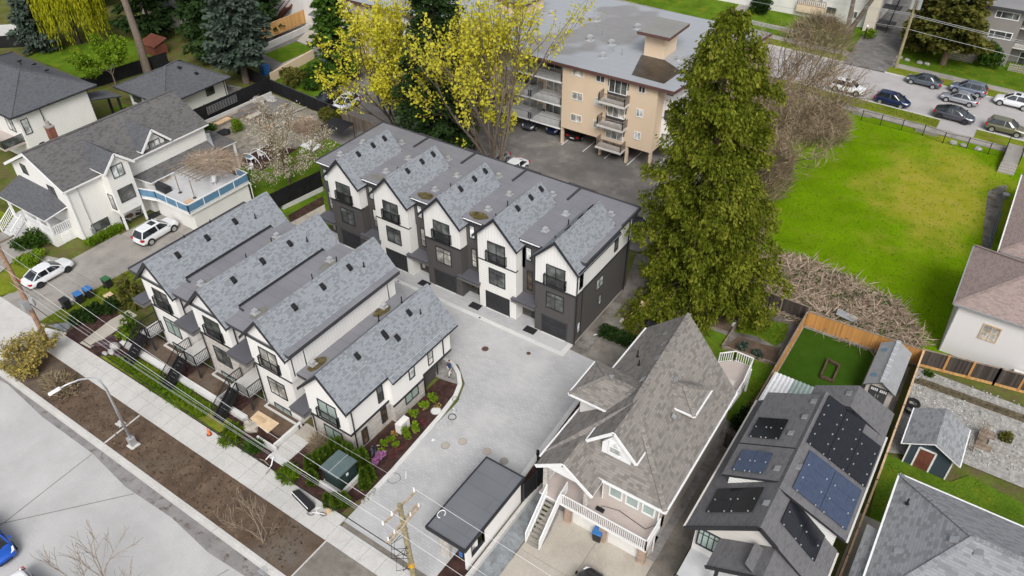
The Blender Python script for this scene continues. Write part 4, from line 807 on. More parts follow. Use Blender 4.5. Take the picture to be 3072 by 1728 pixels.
# grey-brown house with the front deck
gh = thing('brown_house', 'beige house with brown hip roof, dormers and white front deck above two garages', 'house', (-12, 33, 0))
box('wall', 'stucco_beige', -15.9, -8.55, 29.5, 40.3, 0, 4.85, gh); box('front_wall', 'stucco_beige', -12.4, -8.55, 28.2, 29.5, 0, 4.85, gh); box('garage_wall', 'stucco_beige', -14.2, -8.55, 27.0, 29.5, 0, 2.25, gh)
E, RZ, RX = 5.0, 8.4, -12.35
b = MB()
A = (RX, 31.5, RZ); Bk = (RX-.6, 41.2, RZ)
cFL, cFR, cBR, cBL = (-16.35, 27.6, E), (-8.0, 27.6, E), (-8.1, 39.2, E), (-16.2, 41.9, E)
b.face([cFL, cFR, A], 0); b.face([cFR, cBR, Bk], 0); b.face([cFR, Bk, A], 0); b.face([cBL, cFL, A], 0); b.face([cBL, A, Bk], 0)
for p, q in ((cFL, cFR), (cFR, cBR), (cBR, Bk), (Bk, cBL), (cBL, cFL)): b.face([(p[0], p[1], p[2]-.2), (q[0], q[1], q[2]-.2), q, p], 1)
b.face([(p[0], p[1], p[2]-.2) for p in (cBL, cBR, cFR, cFL)], 1)
o = b.build('roof', ['shingle_brown', 'trim_white'], gh)
r = MB()
for p, q in ((cFR, A), (A, Bk)):
    d = Vector(q)-Vector(p); n = int(d.length/.33)
    for i in range(n): r.beam(Vector(p)+d*(i/n)+Vector((0, 0, .02)), Vector(p)+d*((i+.95)/n)+Vector((0, 0, .035)), .3, .05)
r.build('ridge_cap', 'shingle_brown', o)
gutters(gh, [((-12.2, 27.5, E-.05), (-7.95, 27.5, E-.05)), ((-7.92, 27.5, E-.05), (-8.0, 39.2, E-.05)), ((-16.42, 27.0, E-.05), (-16.28, 41.8, E-.05))], 'trim_white')
# side dormers
for nm, x0, x1, y0, y1, ze, zr, rg, xw0, xw1 in (('dormer', -16.75, -13.6, 31.0, 34.7, 7.0, 7.95, ((-15.0, 32.85), (-13.0, 32.85)), -16.1, -13.6), ('dormer', -12.2, -9.15, 33.9, 36.8, 6.75, 7.5, ((-12.4, 35.3), (-10.6, 35.3)), -11.8, -9.6)):
    box(nm, 'paint_pale', xw0, xw1, y0+.45, y1-.45, 4.9, ze-.1, gh); hip_roof(gh, x0, x1, y0, y1, ze, zr, rg, 'shingle_brown', 'trim_white', .14, 'dormer_roof')
    gutters(gh, [((x0, y0-.04, ze-.04), (x1, y0-.04, ze-.04)), ((x0-.04 if x0 < -15 else x1+.04, y0, ze-.04), (x0-.04 if x0 < -15 else x1+.04, y1, ze-.04))], 'trim_white', .09)
# front gable dormer
FD = 28.75
b = MB(); b.prism_y([(-13.0, 5.6), (-11.0, 5.6), (-11.0, 6.6), (-12.1, 8.1), (-13.0, 6.9)], FD, 31.2); b.build('gable_dormer', 'paint_white', gh)
b = MB(); b.slab([(-13.95, FD-.3, 6.75), (-12.2, FD-.3, 8.55), (-12.2, 31.6, 8.55), (-13.95, 30.0, 6.75)], .12, 0, 1); b.slab([(-12.2, FD-.3, 8.55), (-10.5, FD-.3, 6.75), (-10.5, 30.2, 6.75), (-12.2, 31.6, 8.55)], .12, 0, 1); b.build('gable_dormer_roof', ['shingle_brown', 'trim_white'], gh)
b = MB(); b.beam((-13.95, FD-.32, 6.65), (-12.2, FD-.32, 8.46), .05, .22); b.beam((-12.2, FD-.32, 8.46), (-10.5, FD-.32, 6.65), .05, .22); b.build('bargeboard', 'trim_white', gh)
gutters(gh, [((-13.98, FD-.3, 6.7), (-13.98, 30.0, 6.7)), ((-10.47, FD-.3, 6.7), (-10.47, 30.2, 6.7))], 'trim_white', .09)
window(gh, 'y', FD, -12.55, -11.5, 6.25, 7.35, 'trim_white', 'glass_pale', rails=(.55,), fw=.09)
# porch gable
b = MB(); b.slab([(-16.3, 26.3, 4.95), (-14.35, 26.3, 6.35), (-14.35, 31.0, 6.35), (-16.35, 31.0, 4.95)], .14, 0, 1); b.slab([(-14.35, 26.3, 6.35), (-12.2, 26.3, 4.75), (-12.2, 28.3, 4.75), (-14.35, 30.2, 6.35)], .14, 0, 1); b.build('porch_roof', ['shingle_brown', 'trim_white'], gh)
b = MB(); b.beam((-16.3, 26.27, 4.84), (-14.35, 26.27, 6.26), .05, .26); b.beam((-14.35, 26.27, 6.26), (-12.2, 26.27, 4.64), .05, .26); b.build('bargeboard', 'trim_white', gh)
b = MB(); b.prism_y([(-15.9, 4.95), (-12.7, 4.95), (-14.35, 6.15)], 26.5, 26.6); b.build('porch_gable', 'paint_white', gh)
for x in (-15.7, -12.75): MB().box(x-.14, x+.14, 26.5, 26.78, 2.35, 5.0).build('post', 'ledger_stone', gh)
# deck
GD = 2.35
b = MB(); b.slab([(-16.0, 26.35, GD), (-8.3, 26.25, GD), (-8.3, 28.2, GD), (-12.4, 28.2, GD), (-12.4, 29.5, GD), (-16.0, 29.5, GD)], .2, 0, 1); b.build('deck', ['deck_vinyl', 'trim_white'], gh)
railing('deck_rail', gh, [(-14.3, 26.3, GD), (-8.35, 26.25, GD), (-8.35, 28.15, GD)], 1.0, 'trim_white', .13, .07, .035)
railing('deck_rail', gh, [(-15.95, 29.3, GD), (-15.95, 26.9, GD)], 1.0, 'trim_white', .13, .07, .035); railing('deck_rail', gh, [(-14.5, 27.3, GD), (-14.4, 26.3, GD)], 1.0, 'trim_white', .13, .07, .035)
st = MB()
for q in range(11): st.box(-15.45, -14.55, 26.4-(q+1)*.225+.04, 26.4-q*.225-.02, GD-(q+1)*.2-.05, GD-(q+1)*.2)
st.beam((-15.5, 26.5, GD-.05), (-15.5, 24.0, .05), .05, .22, 1); st.beam((-14.5, 26.5, GD-.05), (-14.5, 24.0, .05), .05, .22, 1); st.build('stairs', ['concrete_old', 'trim_white'], gh)
for x in (-15.52, -14.48): railing('stair_rail', gh, [(x, 26.5, GD), (x, 24.0, .1)], .95, 'trim_white', .13, .07, .035)
for x0, x1 in ((-11.95, -11.0), (-10.8, -9.85), (-9.65, -8.75)): window(gh, 'y', 28.2, x0, x1, 3.0, 4.7, 'trim_white', 'glass_green', fw=.1)
for x0, x1 in ((-13.75, -11.8), (-11.15, -9.0)):
    d = MB(); d.box(x0, x1, 26.97, 27.02, 0, 1.95)
    for z in (.05, .53, 1.01, 1.49): d.box(x0+.06, x1-.06, 26.955, 26.975, z, z+.42)
    d.build('garage_door', 'hvac_cream', gh)
for x0, x1 in ((-14.25, -13.85), (-11.7, -11.25), (-8.95, -8.45)): box('pillar', 'brick_tan', x0, x1, 26.7, 27.05, 0, 2.1, gh)
window(gh, 'x', -8.55, 33.0, 34.0, 2.4, 3.8, 'trim_white', 'glass_dark', mull=(.5,)); box('utility_box', 'metal_grey', -8.55, -8.3, 28.6, 29.0, .8, 1.4, gh)
for x, y, z in ((-13.9, 39.6, 7.2), (-13.3, 38.0, 7.75), (-13.0, 36.2, 8.0), (-12.9, 33.8, 8.05), (-13.1, 32.4, 7.9)): slope_vent(gh, x, y, z, -.8, 'metal_grey', .17)
slope_vent(gh, -10.2, 33.1, 6.75, .8, 'metal_grey', .14); slope_vent(gh, -14.8, 33.0, 7.85, 0, 'metal_grey', .17); slope_vent(gh, -11.3, 35.6, 7.45, 0, 'metal_grey', .17)
pipe(gh, -14.9, 37.4, 6.2, .6, .05); pipe(gh, -14.2, 36.1, 6.8, .45, .05)
downspout(gh, [(-12.35, 28.1, 4.9), (-12.35, 28.15, 2.4)], 'trim_white'); downspout(gh, [(-8.3, 28.3, 4.8), (-8.45, 28.0, 4.4), (-8.45, 28.0, 0)], 'trim_white')
tag(MB().box(-12.3, -11.75, 27.15, 27.4, GD, GD+.14).tube([(-12.0, 27.3, GD+.14), (-12.0, 27.5, GD+.2), (-11.0, 27.9, GD+.03), (-9.0, 27.6, GD+.03), (-8.5, 28.0, GD+.4)], .025, 4).build('leaf_blower', 'metal_black'), 'black corded machine lying on the beige deck floor', 'tool')
# back porch
b = MB(); b.slab([(-10.9, 43.9, 2.5), (-10.0, 44.8, 2.5), (-8.6, 44.8, 2.5), (-8.3, 42.0, 2.5), (-8.4, 40.0, 2.5), (-10.5, 40.5, 2.5)], .2, 0, 1); b.build('back_porch', ['deck_vinyl', 'trim_white'], gh)
for p in ((-8.6, 44.7), (-10.0, 44.7)): box('post', 'trim_white', p[0]-.08, p[0]+.08, p[1]-.08, p[1]+.08, 0, 2.4, gh)
railing('back_rail', gh, [(-10.9, 43.9, 2.5), (-10.0, 44.75, 2.5), (-8.6, 44.75, 2.5), (-8.35, 42.0, 2.5), (-8.4, 40.2, 2.5)], 1.0, 'trim_white', .16, .08, .05)

# solar house
sh = thing('solar_house', 'white house with dark roof covered in black and blue solar panels', 'house', (-2.7, 33, 0))
box('wall', 'lap_pale', -6.1, .9, 27.9, 38.9, 0, 5.0, sh); box('upper_wall', 'lap_white', -2.9, .9, 30.75, 38.9, 5.0, 6.3, sh); b = MB()
b.prism_y([(-2.72, 6.2), (.92, 6.2), (.92, 6.35), (-2.72, 7.85)], 30.72, 38.9); b.build('side_gable', 'lap_white', sh)
RXs, RZs = -2.72, 8.0
b = MB()
b.slab([(-6.6, 27.4, 4.85), (RXs, 27.4, RZs), (RXs, 39.4, RZs), (-6.6, 39.4, 4.85)], .18, 0, 1)
b.slab([(RXs, 27.4, RZs), (1.25, 27.4, 4.75), (1.25, 30.8, 4.75), (RXs, 30.8, RZs)], .18, 0, 1)
b.slab([(RXs, 30.45, RZs+.03), (1.4, 30.45, 6.32), (1.4, 39.4, 6.32), (RXs, 39.4, RZs+.03)], .2, 0, 1)
b.slab([(RXs, 25.9, 6.5), (RXs, 27.5, 6.5), (1.25, 27.5, 4.7), (1.25, 25.0, 4.7)], .16, 0, 1)
o = b.build('roof', ['shingle_black', 'trim_dark'], sh)
b = MB(); b.slab([(-4.6, 25.6, 5.0), (-1.66, 25.6, 6.55), (-1.66, 27.9, 6.55), (-4.6, 27.7, 5.0)], .16, 0, 1); b.slab([(-1.66, 25.6, 6.55), (1.2, 25.6, 4.9), (1.2, 27.6, 4.9), (-1.66, 27.9, 6.55)], .16, 0, 1); b.build('porch_roof', ['shingle_black', 'trim_dark'], sh)
b = MB(); b.prism_y([(-4.2, 5.0), (-.2, 5.0), (-1.66, 6.3)], 25.9, 26.0); b.build('porch_gable', 'soffit', sh); 
b = MB(); b.prism_y([(-6.0, 4.9), (-1.7, 4.9), (-1.7, 7.0), (RXs, 7.75)], 27.75, 27.9); b.build('front_gable', 'soffit', sh)
b = MB(); b.beam((-6.62, 27.37, 4.75), (RXs, 27.37, 7.9), .06, .28); b.beam((RXs, 27.37, 7.9), (-1.6, 27.37, 7.0), .06, .28); b.beam((-4.62, 25.57, 4.92), (-1.66, 25.57, 6.47), .06, .24); b.beam((-1.66, 25.57, 6.47), (1.2, 25.57, 4.82), .06, .24); b.build('bargeboard', 'trim_dark', sh)
window(sh, 'y', 27.75, -5.9, -4.55, 3.4, 5.0, 'trim_dark', 'glass_green', rails=(.72,), mull=(.25, .5, .75), fw=.1); box('porch_floor', 'deck_pale', -6.1, .6, 25.0, 27.9, 2.3, 2.5, sh); box('front_door', 'timber_red', -3.0, -1.9, 27.7, 27.9, 2.5, 4.6, sh)
for x in (-4.0, -1.0): box('post', 'trim_dark', x-.1, x+.1, 25.85, 26.05, 2.5, 5.0, sh)
railing('porch_rail', sh, [(-6.05, 25.1, 2.5), (-4.0, 25.1, 2.5)], 1.0, step=.9)
# raised shed dormers on the left slope
for y0, y1 in ((33.85, 39.0), (30.95, 33.75)):
    b = MB(); b.slab([(-6.05, y0, 6.35), (-2.9, y0, 7.95), (-2.9, y1, 7.95), (-6.05, y1, 6.35)], .2, 0, 1); b.build('dormer_roof', ['shingle_black', 'trim_dark'], sh)
    b = MB(); b.prism_y([(-5.6, 5.5), (-5.6, 6.35), (-3.3, 7.55)], y0+.12, y1-.1); b.build('dormer_wall', 'lap_white', sh)
gutters(sh, [((-6.68, 27.4, 4.8), (-6.68, 39.4, 4.8))], 'soffit'); gutters(sh, [((1.47, 30.45, 6.27), (1.47, 39.4, 6.27)), ((1.3, 25.6, 4.7), (1.3, 30.7, 4.7))], 'soffit')
b = MB(); b.slab([(-3.6, 39.2, 6.7), (-1.1, 39.2, 7.75), (-1.1, 41.4, 7.75), (-3.6, 41.0, 6.7)], .16, 0, 1); b.slab([(-1.1, 39.2, 7.75), (1.4, 39.2, 6.3), (1.4, 41.7, 6.3), (-1.1, 41.4, 7.75)], .16, 0, 1); b.build('rear_roof', ['shingle_black', 'trim_dark'], sh); box('rear_wall', 'lap_pale', -3.2, .9, 38.8, 41.0, 0, 6.4, sh)
def panels(o0, du, dv, nu, nv, mat, skip=()):
    o0 = Vector(o0); du = Vector(du); dv = Vector(dv); n = du.cross(dv).normalized()
    if n.z < 0: n = -n
    for i in range(nu):
        for j in range(nv):
            if (i, j) in skip: continue
            p = o0+du*i+dv*j+n*.09; a = du*.985; c = dv*.985; q = MB()
            q.hexa([p, p+a, p+a+c, p+c, p+n*.04, p+a+n*.04, p+a+c+n*.04, p+c+n*.04]) if du.cross(dv).z > 0 else q.hexa([p, p+c, p+a+c, p+a, p+n*.04, p+c+n*.04, p+a+c+n*.04, p+a+n*.04])
            s_ = q.build('solar_panel', mat, sh)
            for f in (.15, .85): cc = p+a*f+n*.055; box('clamp', 'metal_galv', cc.x-.035, cc.x+.035, cc.y-.035, cc.y+.035, cc.z-.02, cc.z+.03, s_)
sr = -1.71/4.12
def rs(x, y): return (x, y, RZs+.03+sr*(x-RXs))
panels(rs(-2.5, 34.6), (1.27, 0, 1.27*sr), (0, .92, 0), 1, 5, 'solar_black'); panels(rs(-1.22, 34.6), (1.27, 0, 1.27*sr), (0, .92, 0), 2, 5, 'solar_black', skip=((1, 4),)) 
panels(rs(-2.15, 31.0), (1.68, 0, 1.68*sr), (0, 1.08, 0), 2, 3, 'solar_blue')
sl = -(RZs-4.75)/3.97
panels((-2.0, 28.75, RZs+sl*(-2.0-RXs)), (1.15, 0, 1.15*sl), (0, .98, 0), 2, 2, 'solar_black')
sL = (RZs-4.85)/3.88
panels((-5.85, 28.5, RZs+sL*(-5.85-RXs)), (1.22, 0, 1.22*sL), (0, .98, 0), 2, 2, 'solar_black')
s5 = 1.6/3.15
panels((-5.65, 34.35, 6.35+s5*.4), (.86, 0, .86*s5), (0, .95, 0), 2, 2, 'solar_black'); panels((-5.55, 31.3, 6.35+s5*.5), (.86, 0, .86*s5), (0, .9, 0), 2, 2, 'solar_blue')
for x, y, z in ((-3.2, 36.6, 7.85), (-3.15, 38.2, 7.85), (-3.5, 35.0, 7.7), (-3.3, 31.9, 7.75), (-2.3, 32.6, 7.85), (-3.0, 29.2, 7.8), (-1.5, 40.4, 7.6)): slope_vent(sh, x, y, z, -.4, 'metal_grey', .16)

# house at the right edge, bottom
br = thing('grey_house', 'grey shingled hip roof house cut off by the lower right corner', 'house', (7, 33, 0))
box('wall', 'lap_pale', 3.4, 16, 28.4, 37.6, 0, 4.9, br); hip_roof(br, 2.92, 17.5, 27.5, 38.15, 5.0, 7.4, ((7.0, 33.6), (13, 33.6)), 'shingle_pale', 'trim_white')
gutters(br, [((2.87, 27.5, 4.95), (2.87, 38.15, 4.95)), ((2.9, 38.2, 4.95), (17, 38.2, 4.95))], 'trim_white')
b = MB(); b.slab([(2.2, 26.0, 4.4), (4.9, 26.0, 5.9), (4.9, 32.0, 5.9), (2.2, 33.9, 4.4)], .16, 0, 1); b.slab([(4.9, 26.0, 5.9), (7.4, 26.0, 4.4), (7.4, 30.0, 4.9), (4.9, 32.0, 5.9)], .16, 0, 1); b.build('front_roof', ['shingle_pale', 'trim_white'], br); box('front_wall', 'lap_pale', 2.8, 7.0, 26.4, 31, 0, 4.4, br)
for x, y, z in ((6.2, 33.2, 7.0), (7.4, 32.9, 7.15), (4.0, 32.0, 5.55)): slope_vent(br, x, y, z, -.3, 'metal_grey', .2)
pipe(br, 3.7, 35.6, 5.55, .45, .06); pipe(br, 9.0, 31.0, 6.4, .4, .06); pipe(br, 4.5, 29.3, 5.7, .7, .13, 'metal_galv'); pipe(br, 5.0, 29.2, 5.8, .7, .13, 'metal_galv'); pipe(br, 6.0, 28.4, 5.4, .5, .05)

# pale house right
rh = thing('pale_house', 'pale stucco house with tan hip roof and one small window at the right edge', 'house', (6, 61, 0))
box('wall', 'stucco_rh', 2.95, 16, 57.95, 66.5, 0, 5.1, rh); hip_roof(rh, 2.55, 17, 57.6, 67.0, 5.1, 7.5, ((7.4, 62.3), (12, 62.3)), 'shingle_tan', 'trim_charcoal')
window(rh, 'y', 57.95, 5.05, 6.35, 2.5, 4.0, 'tan_board', 'glass_curtain', mull=(.5,), rails=(.5,), fw=.09); gutters(rh, [((2.52, 57.6, 5.05), (2.52, 67.0, 5.05)), ((2.55, 57.55, 5.05), (17, 57.55, 5.05))], 'metal_grey'); downspout(rh, [(3.0, 57.9, 5), (3.0, 57.9, 0)], 'metal_grey')
b = MB(); b.box(8.3, 9.5, 57.3, 57.8, .1, .9); b.cyl(8.1, 57.5, .2, .5, .2, 10, 1); b.build('heat_pump', ['hvac_cream', 'rubber'], rh)
rh2 = thing('pale_house', 'white house with tan shingle roof beside the field, behind the pale stucco house', 'house', (7, 78, 0))
box('wall', 'paint_pale', 5.2, 16, 71.5, 86, 0, 3.0, rh2); hip_roof(rh2, 4.65, 18, 70.8, 87, 3.0, 5.4, ((10, 76), (10, 82)), 'shingle_tan', 'metal_grey'); gutters(rh2, [((4.6, 70.8, 2.95), (4.6, 87, 2.95))], 'trim_white')
b = MB(); b.slab([(5.0, 67.6, 2.6), (9, 67.6, 2.6), (9, 70.6, 2.9), (5.0, 70.6, 2.9)], .12, 0, 1); b.build('annex_roof', ['shingle_tan', 'trim_white'], rh2); box('annex_wall', 'paint_white', 5.2, 9, 67.8, 71.5, 0, 2.45, rh2)

# sheds
s1 = thing('garden_shed', 'grey plastic shed with two skylights and dark double doors on the green turf', 'shed', (0, 51, 0))
b = MB(); b.prism_y([(-.9, .05), (1.05, .05), (1.05, 1.95), (.05, 2.55), (-.9, 1.95)], 48.75, 53.7); b.build('wall', 'stucco_beige', s1)
b = MB(); b.slab([(-1.12, 48.4, 1.9), (.03, 48.4, 2.68), (.03, 53.9, 2.68), (-1.12, 53.9, 1.9)], .08, 0, 1); b.slab([(.03, 48.4, 2.68), (1.2, 48.4, 1.9), (1.2, 53.9, 1.9), (.03, 53.9, 2.68)], .08, 0, 1); b.build('roof', ['metal_grey', 'trim_charcoal'], s1)
b = MB(); b.box(-.12, .18, 48.4, 53.9, 2.64, 2.72)
for i in range(7): b.box(-.15, .21, 48.9+i*.78, 49.0+i*.78, 2.64, 2.745)
b.build('ridge_cap', 'metal_galv', s1)
for y in (49.3, 52.6): MB().hexa([(-.85, y, 2.11), (-.55, y, 2.32), (-.55, y+.32, 2.32), (-.85, y+.32, 2.11), (-.85, y, 2.16), (-.55, y, 2.37), (-.55, y+.32, 2.37), (-.85, y+.32, 2.16)]).build('skylight', 'blue_panel', s1)
for x0, x1 in ((-.6, .02), (.04, .68)):
    d = box('door', 'trim_charcoal', x0, x1, 48.68, 48.75, .08, 1.85, s1); m = MB()
    for i in range(4):
        for j in range(2): m.box(x0+.08+i*.13, x0+.17+i*.13, 48.65, 48.69, 1.5+j*.13, 1.59+j*.13)
    m.build('door_light', 'white_plastic', d); MB().box((x0+x1)/2+(.2 if x0 < 0 else -.26), (x0+x1)/2+(.26 if x0 < 0 else -.2), 48.62, 48.68, .9, 1.15).build('handle', 'metal_galv', d)
s2 = thing('garden_shed', 'navy shed with pale gable roof and red-brown double door on the back lawn', 'shed', (4.5, 45.5, 0))
b = MB(); b.prism_y([(3.1, 0), (5.95, 0), (5.95, 2.05), (4.5, 2.95), (3.1, 2.05)], 44.3, 47.2); b.build('wall', 'lap_navy', s2)
b = MB(); b.slab([(2.62, 43.8, 2.15), (4.45, 43.8, 3.2), (4.45, 47.7, 3.2), (2.62, 47.7, 2.15)], .1, 0, 1); b.slab([(4.45, 43.8, 3.2), (6.3, 43.8, 2.15), (6.3, 47.7, 2.15), (4.45, 47.7, 3.2)], .1, 0, 1); b.build('roof', ['shingle_pale', 'trim_white'], s2)
b = MB()
for x in (3.1, 5.87): b.box(x, x+.1, 44.26, 44.36, 0, 2.05)
for x in (3.75, 4.82): b.box(x-.06, x+.06, 44.24, 44.32, 0, 1.95)
b.box(3.75, 4.82, 44.24, 44.32, 1.9, 2.02); b.build('trim', 'trim_white', s2)
for x0, x1 in ((3.81, 4.28), (4.29, 4.76)): box('door', 'timber_red', x0, x1, 44.26, 44.31, 0, 1.9, s2)
gutters(s2, [((2.58, 43.8, 2.1), (2.58, 47.7, 2.1)), ((6.34, 43.8, 2.1), (6.34, 47.7, 2.1))], 'trim_white', .08)

# bin shelter by the lane
gs = thing('guard_shelter', 'flat grey-roofed white shelter at the lane mouth beside the brown house', 'shelter', (-19, 23, 0))
b = MB(); b.slab([(-20.4, 20.05, 2.55), (-17.3, 20.05, 2.55), (-17.3, 26.6, 2.55), (-20.4, 26.6, 2.55)], .25, 0, 1); b.build('roof', ['roof_guard', 'trim_dark'], gs)
b = MB()
for x0, x1, y0, y1 in ((-20.42, -20.32, 20.03, 26.62), (-17.38, -17.28, 20.03, 26.62), (-20.32, -17.38, 20.03, 20.13), (-20.32, -17.38, 26.52, 26.62)): b.box(x0, x1, y0, y1, 2.5, 2.61)
b.build('roof_edge', 'trim_dark', gs)
b = MB(); b.box(-17.6, -17.42, 22.1, 26.3, 0, 2.3); b.box(-17.6, -17.42, 20.3, 20.8, 0, 2.3); b.box(-17.6, -17.42, 20.8, 22.1, 0, .9); b.box(-20.0, -17.6, 26.12, 26.3, 0, 2.3); b.box(-20.0, -19.82, 24.2, 26.12, 0, 2.3); b.box(-20.0, -17.6, 21.5, 21.65, 0, 2.3); b.build('wall', 'stucco_white', gs)
b = MB(); b.box(-17.62, -17.40, 20.75, 20.8, .9, 2.3); b.box(-17.62, -17.40, 22.1, 22.15, .9, 2.3); b.box(-17.62, -17.40, 20.75, 22.15, .85, .92); b.build('opening_trim', 'trim_dark', gs)
b = MB(); b.box(-19.6, -18.9, 20.35, 20.5, 0, 2.3); b.build('pillar', 'ledger_stone', gs); box('blue_sign', 'plastic_blue', -18.0, -17.75, 20.25, 20.28, 1.2, 1.7, gs)
b = MB(); b.tube([(-20.1+.22*math.cos(a), 21.3+.3*math.sin(a), 2.64) for a in [i*.4 for i in range(14)]], .035, 5); tag(b.build('hose_coil', 'white_plastic'), 'white hose coil lying on the shelter roof', 'hose')

# ---------------------------------------------------------------- apartment blocks
ap = thing('apartment_block', 'four storey tan apartment block with grey flat roof and brown fascia', 'apartment building', (-45, 80, 0))
AF = 71.3; AT = 10.15
box('wall', 'stucco_tan', -41.6, -29.95, AF, 91, 2.2, AT-.1, ap); box('wall', 'stucco_tan', -76, -41.6, 74.2, 91, 2.2, AT-.1, ap, label='rear wing wall behind the balconies'); box('end_wall', 'paint_white', -29.95, -28.9, 73.2, 91, 2.2, AT-.1, ap)
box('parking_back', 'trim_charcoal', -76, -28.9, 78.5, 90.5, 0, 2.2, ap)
b = MB(); b.slab([(-77, 73.6, AT), (-50.6, 73.6, AT), (-50.6, 70.8, AT), (-28.0, 70.8, AT), (-25.2, 92.2, AT), (-77, 93, AT)], .38, 0, 1); b.build('flat_roof', ['roof_apartment', 'fascia_brown'], ap)
b = MB(); b.box(-28.9, -25.6, 88, 91.5, 2.2, AT-.4); b.build('end_wall', 'stucco_tan', ap)
for x in (-41.5, -36.4, -33.0, -30.1): box('column', 'stucco_tan', x-.12, x+.12, AF+.1, AF+.5, 0, 2.25, ap)
for z0, z1 in ((8.9, 9.75), (6.1, 7.0), (3.4, 4.3)):
    window(ap, 'y', AF, -40.3, -38.9, z0, z1, 'trim_white', 'glass_curtain', mull=(.5,), fw=.05); window(ap, 'y', AF, -37.35, -36.25, z0, z1, 'trim_white', 'glass_curtain' if z0 < 8 else 'glass_dark', mull=(.5,), fw=.05); window(ap, 'y', AF, -32.2, -31.4, z0, z1, 'trim_white', 'glass_dark' if z0 > 8 else 'glass_pale', mull=(.5,), fw=.05)
    zb = z0-1.0
    box('balcony_dark_panel', 'trim_charcoal', -35.85, -33.35, AF-.02, AF+.03, zb+.85, zb+3.1 if z0 < 8 else 9.95, ap)  # flat dark panel on the wall face, no opening is cut
    window(ap, 'y', AF-.02, -35.7, -33.5, zb+.2, zb+2.2, 'trim_white', 'glass_curtain' if z0 < 8 else 'glass_dark', mull=(.33, .66), fw=.06)
    box('balcony_slab', 'paint_pale', -36.35, -33.1, AF-1.15, AF, zb-.75 if False else zb-.85, zb-.6, ap); railing('balcony_rail', ap, [(-36.3, AF, zb-.6), (-36.3, AF-1.1, zb-.6), (-33.15, AF-1.1, zb-.6), (-33.15, AF, zb-.6)], .95, 'timber_old', .14, .08, .04)
# balcony stack in the angle of the block
for n, zb in enumerate((1.9, 4.75, 7.6)):
    for k, (x0, x1) in enumerate(((-46.0, -41.75), (-50.4, -46.2), (-61.5, -55.5), (-68, -62))):
        yb = 71.4 if k < 2 else 72.6
        box('balcony_slab', 'paint_white', x0, x1, yb, 74.2, zb-.15, zb+.05, ap); railing('balcony_rail', ap, [(x0+.05, 74.1, zb), (x0+.05, yb+.05, zb), (x1-.05, yb+.05, zb), (x1-.05, 74.1, zb)], .95, 'metal_grey', .16, .08, .04)
        window(ap, 'y', 74.2, x0+.5, x1-.5, zb+.1, zb+2.2, 'trim_white', 'glass_curtain' if (n+k) % 2 else 'glass_dark', mull=(.33, .66), fw=.06)
    box('balcony_slab', 'paint_white', -77.4, -76, 74.4, 78, zb-.15, zb+.05, ap); railing('balcony_rail', ap, [(-76.0, 74.45, zb), (-77.35, 74.45, zb), (-77.35, 78, zb)], .95, 'metal_grey', .16, .08, .04)
    window(ap, 'y', 74.2, -73.8, -71.2, zb+.2, zb+2.1, 'trim_white', 'glass_curtain', mull=(.5,))
for z0 in (3.6, 6.4, 9.0-.2): window(ap, 'x', -28.9, 75, 77.5, z0-.2, z0+1.1, 'trim_white', 'glass_pale', mull=(.5,))
window(ap, 'y', 73.2, -29.7, -29.0, 8.5, 9.6, 'trim_charcoal', 'glass_curtain'); window(ap, 'y', 73.2, -29.7, -29.0, 5.6, 6.7, 'trim_charcoal', 'glass_dark'); window(ap, 'y', 73.2, -29.7, -29.0, 2.9, 3.9, 'trim_charcoal', 'glass_curtain')
# lift housing, roof vents
b = MB(); b.box(-35.0, -32.6, 77.9, 81.3, AT, 12.75); b.build('lift_housing', 'stucco_tan', ap)
b = MB(); b.slab([(-35.6, 76.9, 13.05), (-31.7, 76.9, 13.05), (-31.7, 82.2, 13.05), (-35.6, 82.2, 13.05)], .35, 0, 1); b.build('lift_roof', ['roof_lift', 'fascia_brown'], ap)
b = MB(); b.box(-56.5, -52.8, 80.5, 85.0, AT, 11.6); b.build('lift_housing', 'stucco_tan', ap); b = MB(); b.slab([(-57, 80, 11.9), (-52.4, 80, 11.9), (-52.4, 85.4, 11.9), (-57, 85.4, 11.9)], .3, 0, 1); b.build('lift_roof', ['roof_lift', 'fascia_brown'], ap)
m = MB(); m.face([(-35.2, 77.8, AT+.006), (-33.6, 72.2, AT+.006), (-29.7, 72.0, AT+.006), (-29.5, 76.0, AT+.006), (-32.3, 77.8, AT+.006)]); m.build('wet_patch', 'wet_brown', ap)
for x, y in ((-50.4, 83.2), (-48.2, 84.3), (-44.7, 84.4), (-45.8, 79.2), (-42.2, 78.4), (-39.4, 78.5), (-38.4, 74.6), (-39.2, 84.7), (-30.9, 78.5)): roof_vent(ap, x, y, AT, .26, .6)
for x, y in ((-47, 81), (-41.5, 80.5), (-38.2, 76.8), (-37.0, 76.5), (-43.4, 82.5)): pipe(ap, x, y, AT, .7, .06, 'metal_grey')
for i in range(7):
    x = -41.3+i*2.9
    if x < -29: sheet('bay_line', [(x, 68.5 if False else 71.0), (x+.1, 71.0), (x+.1, 74.8), (x, 74.8)], .04, 'paint_white')

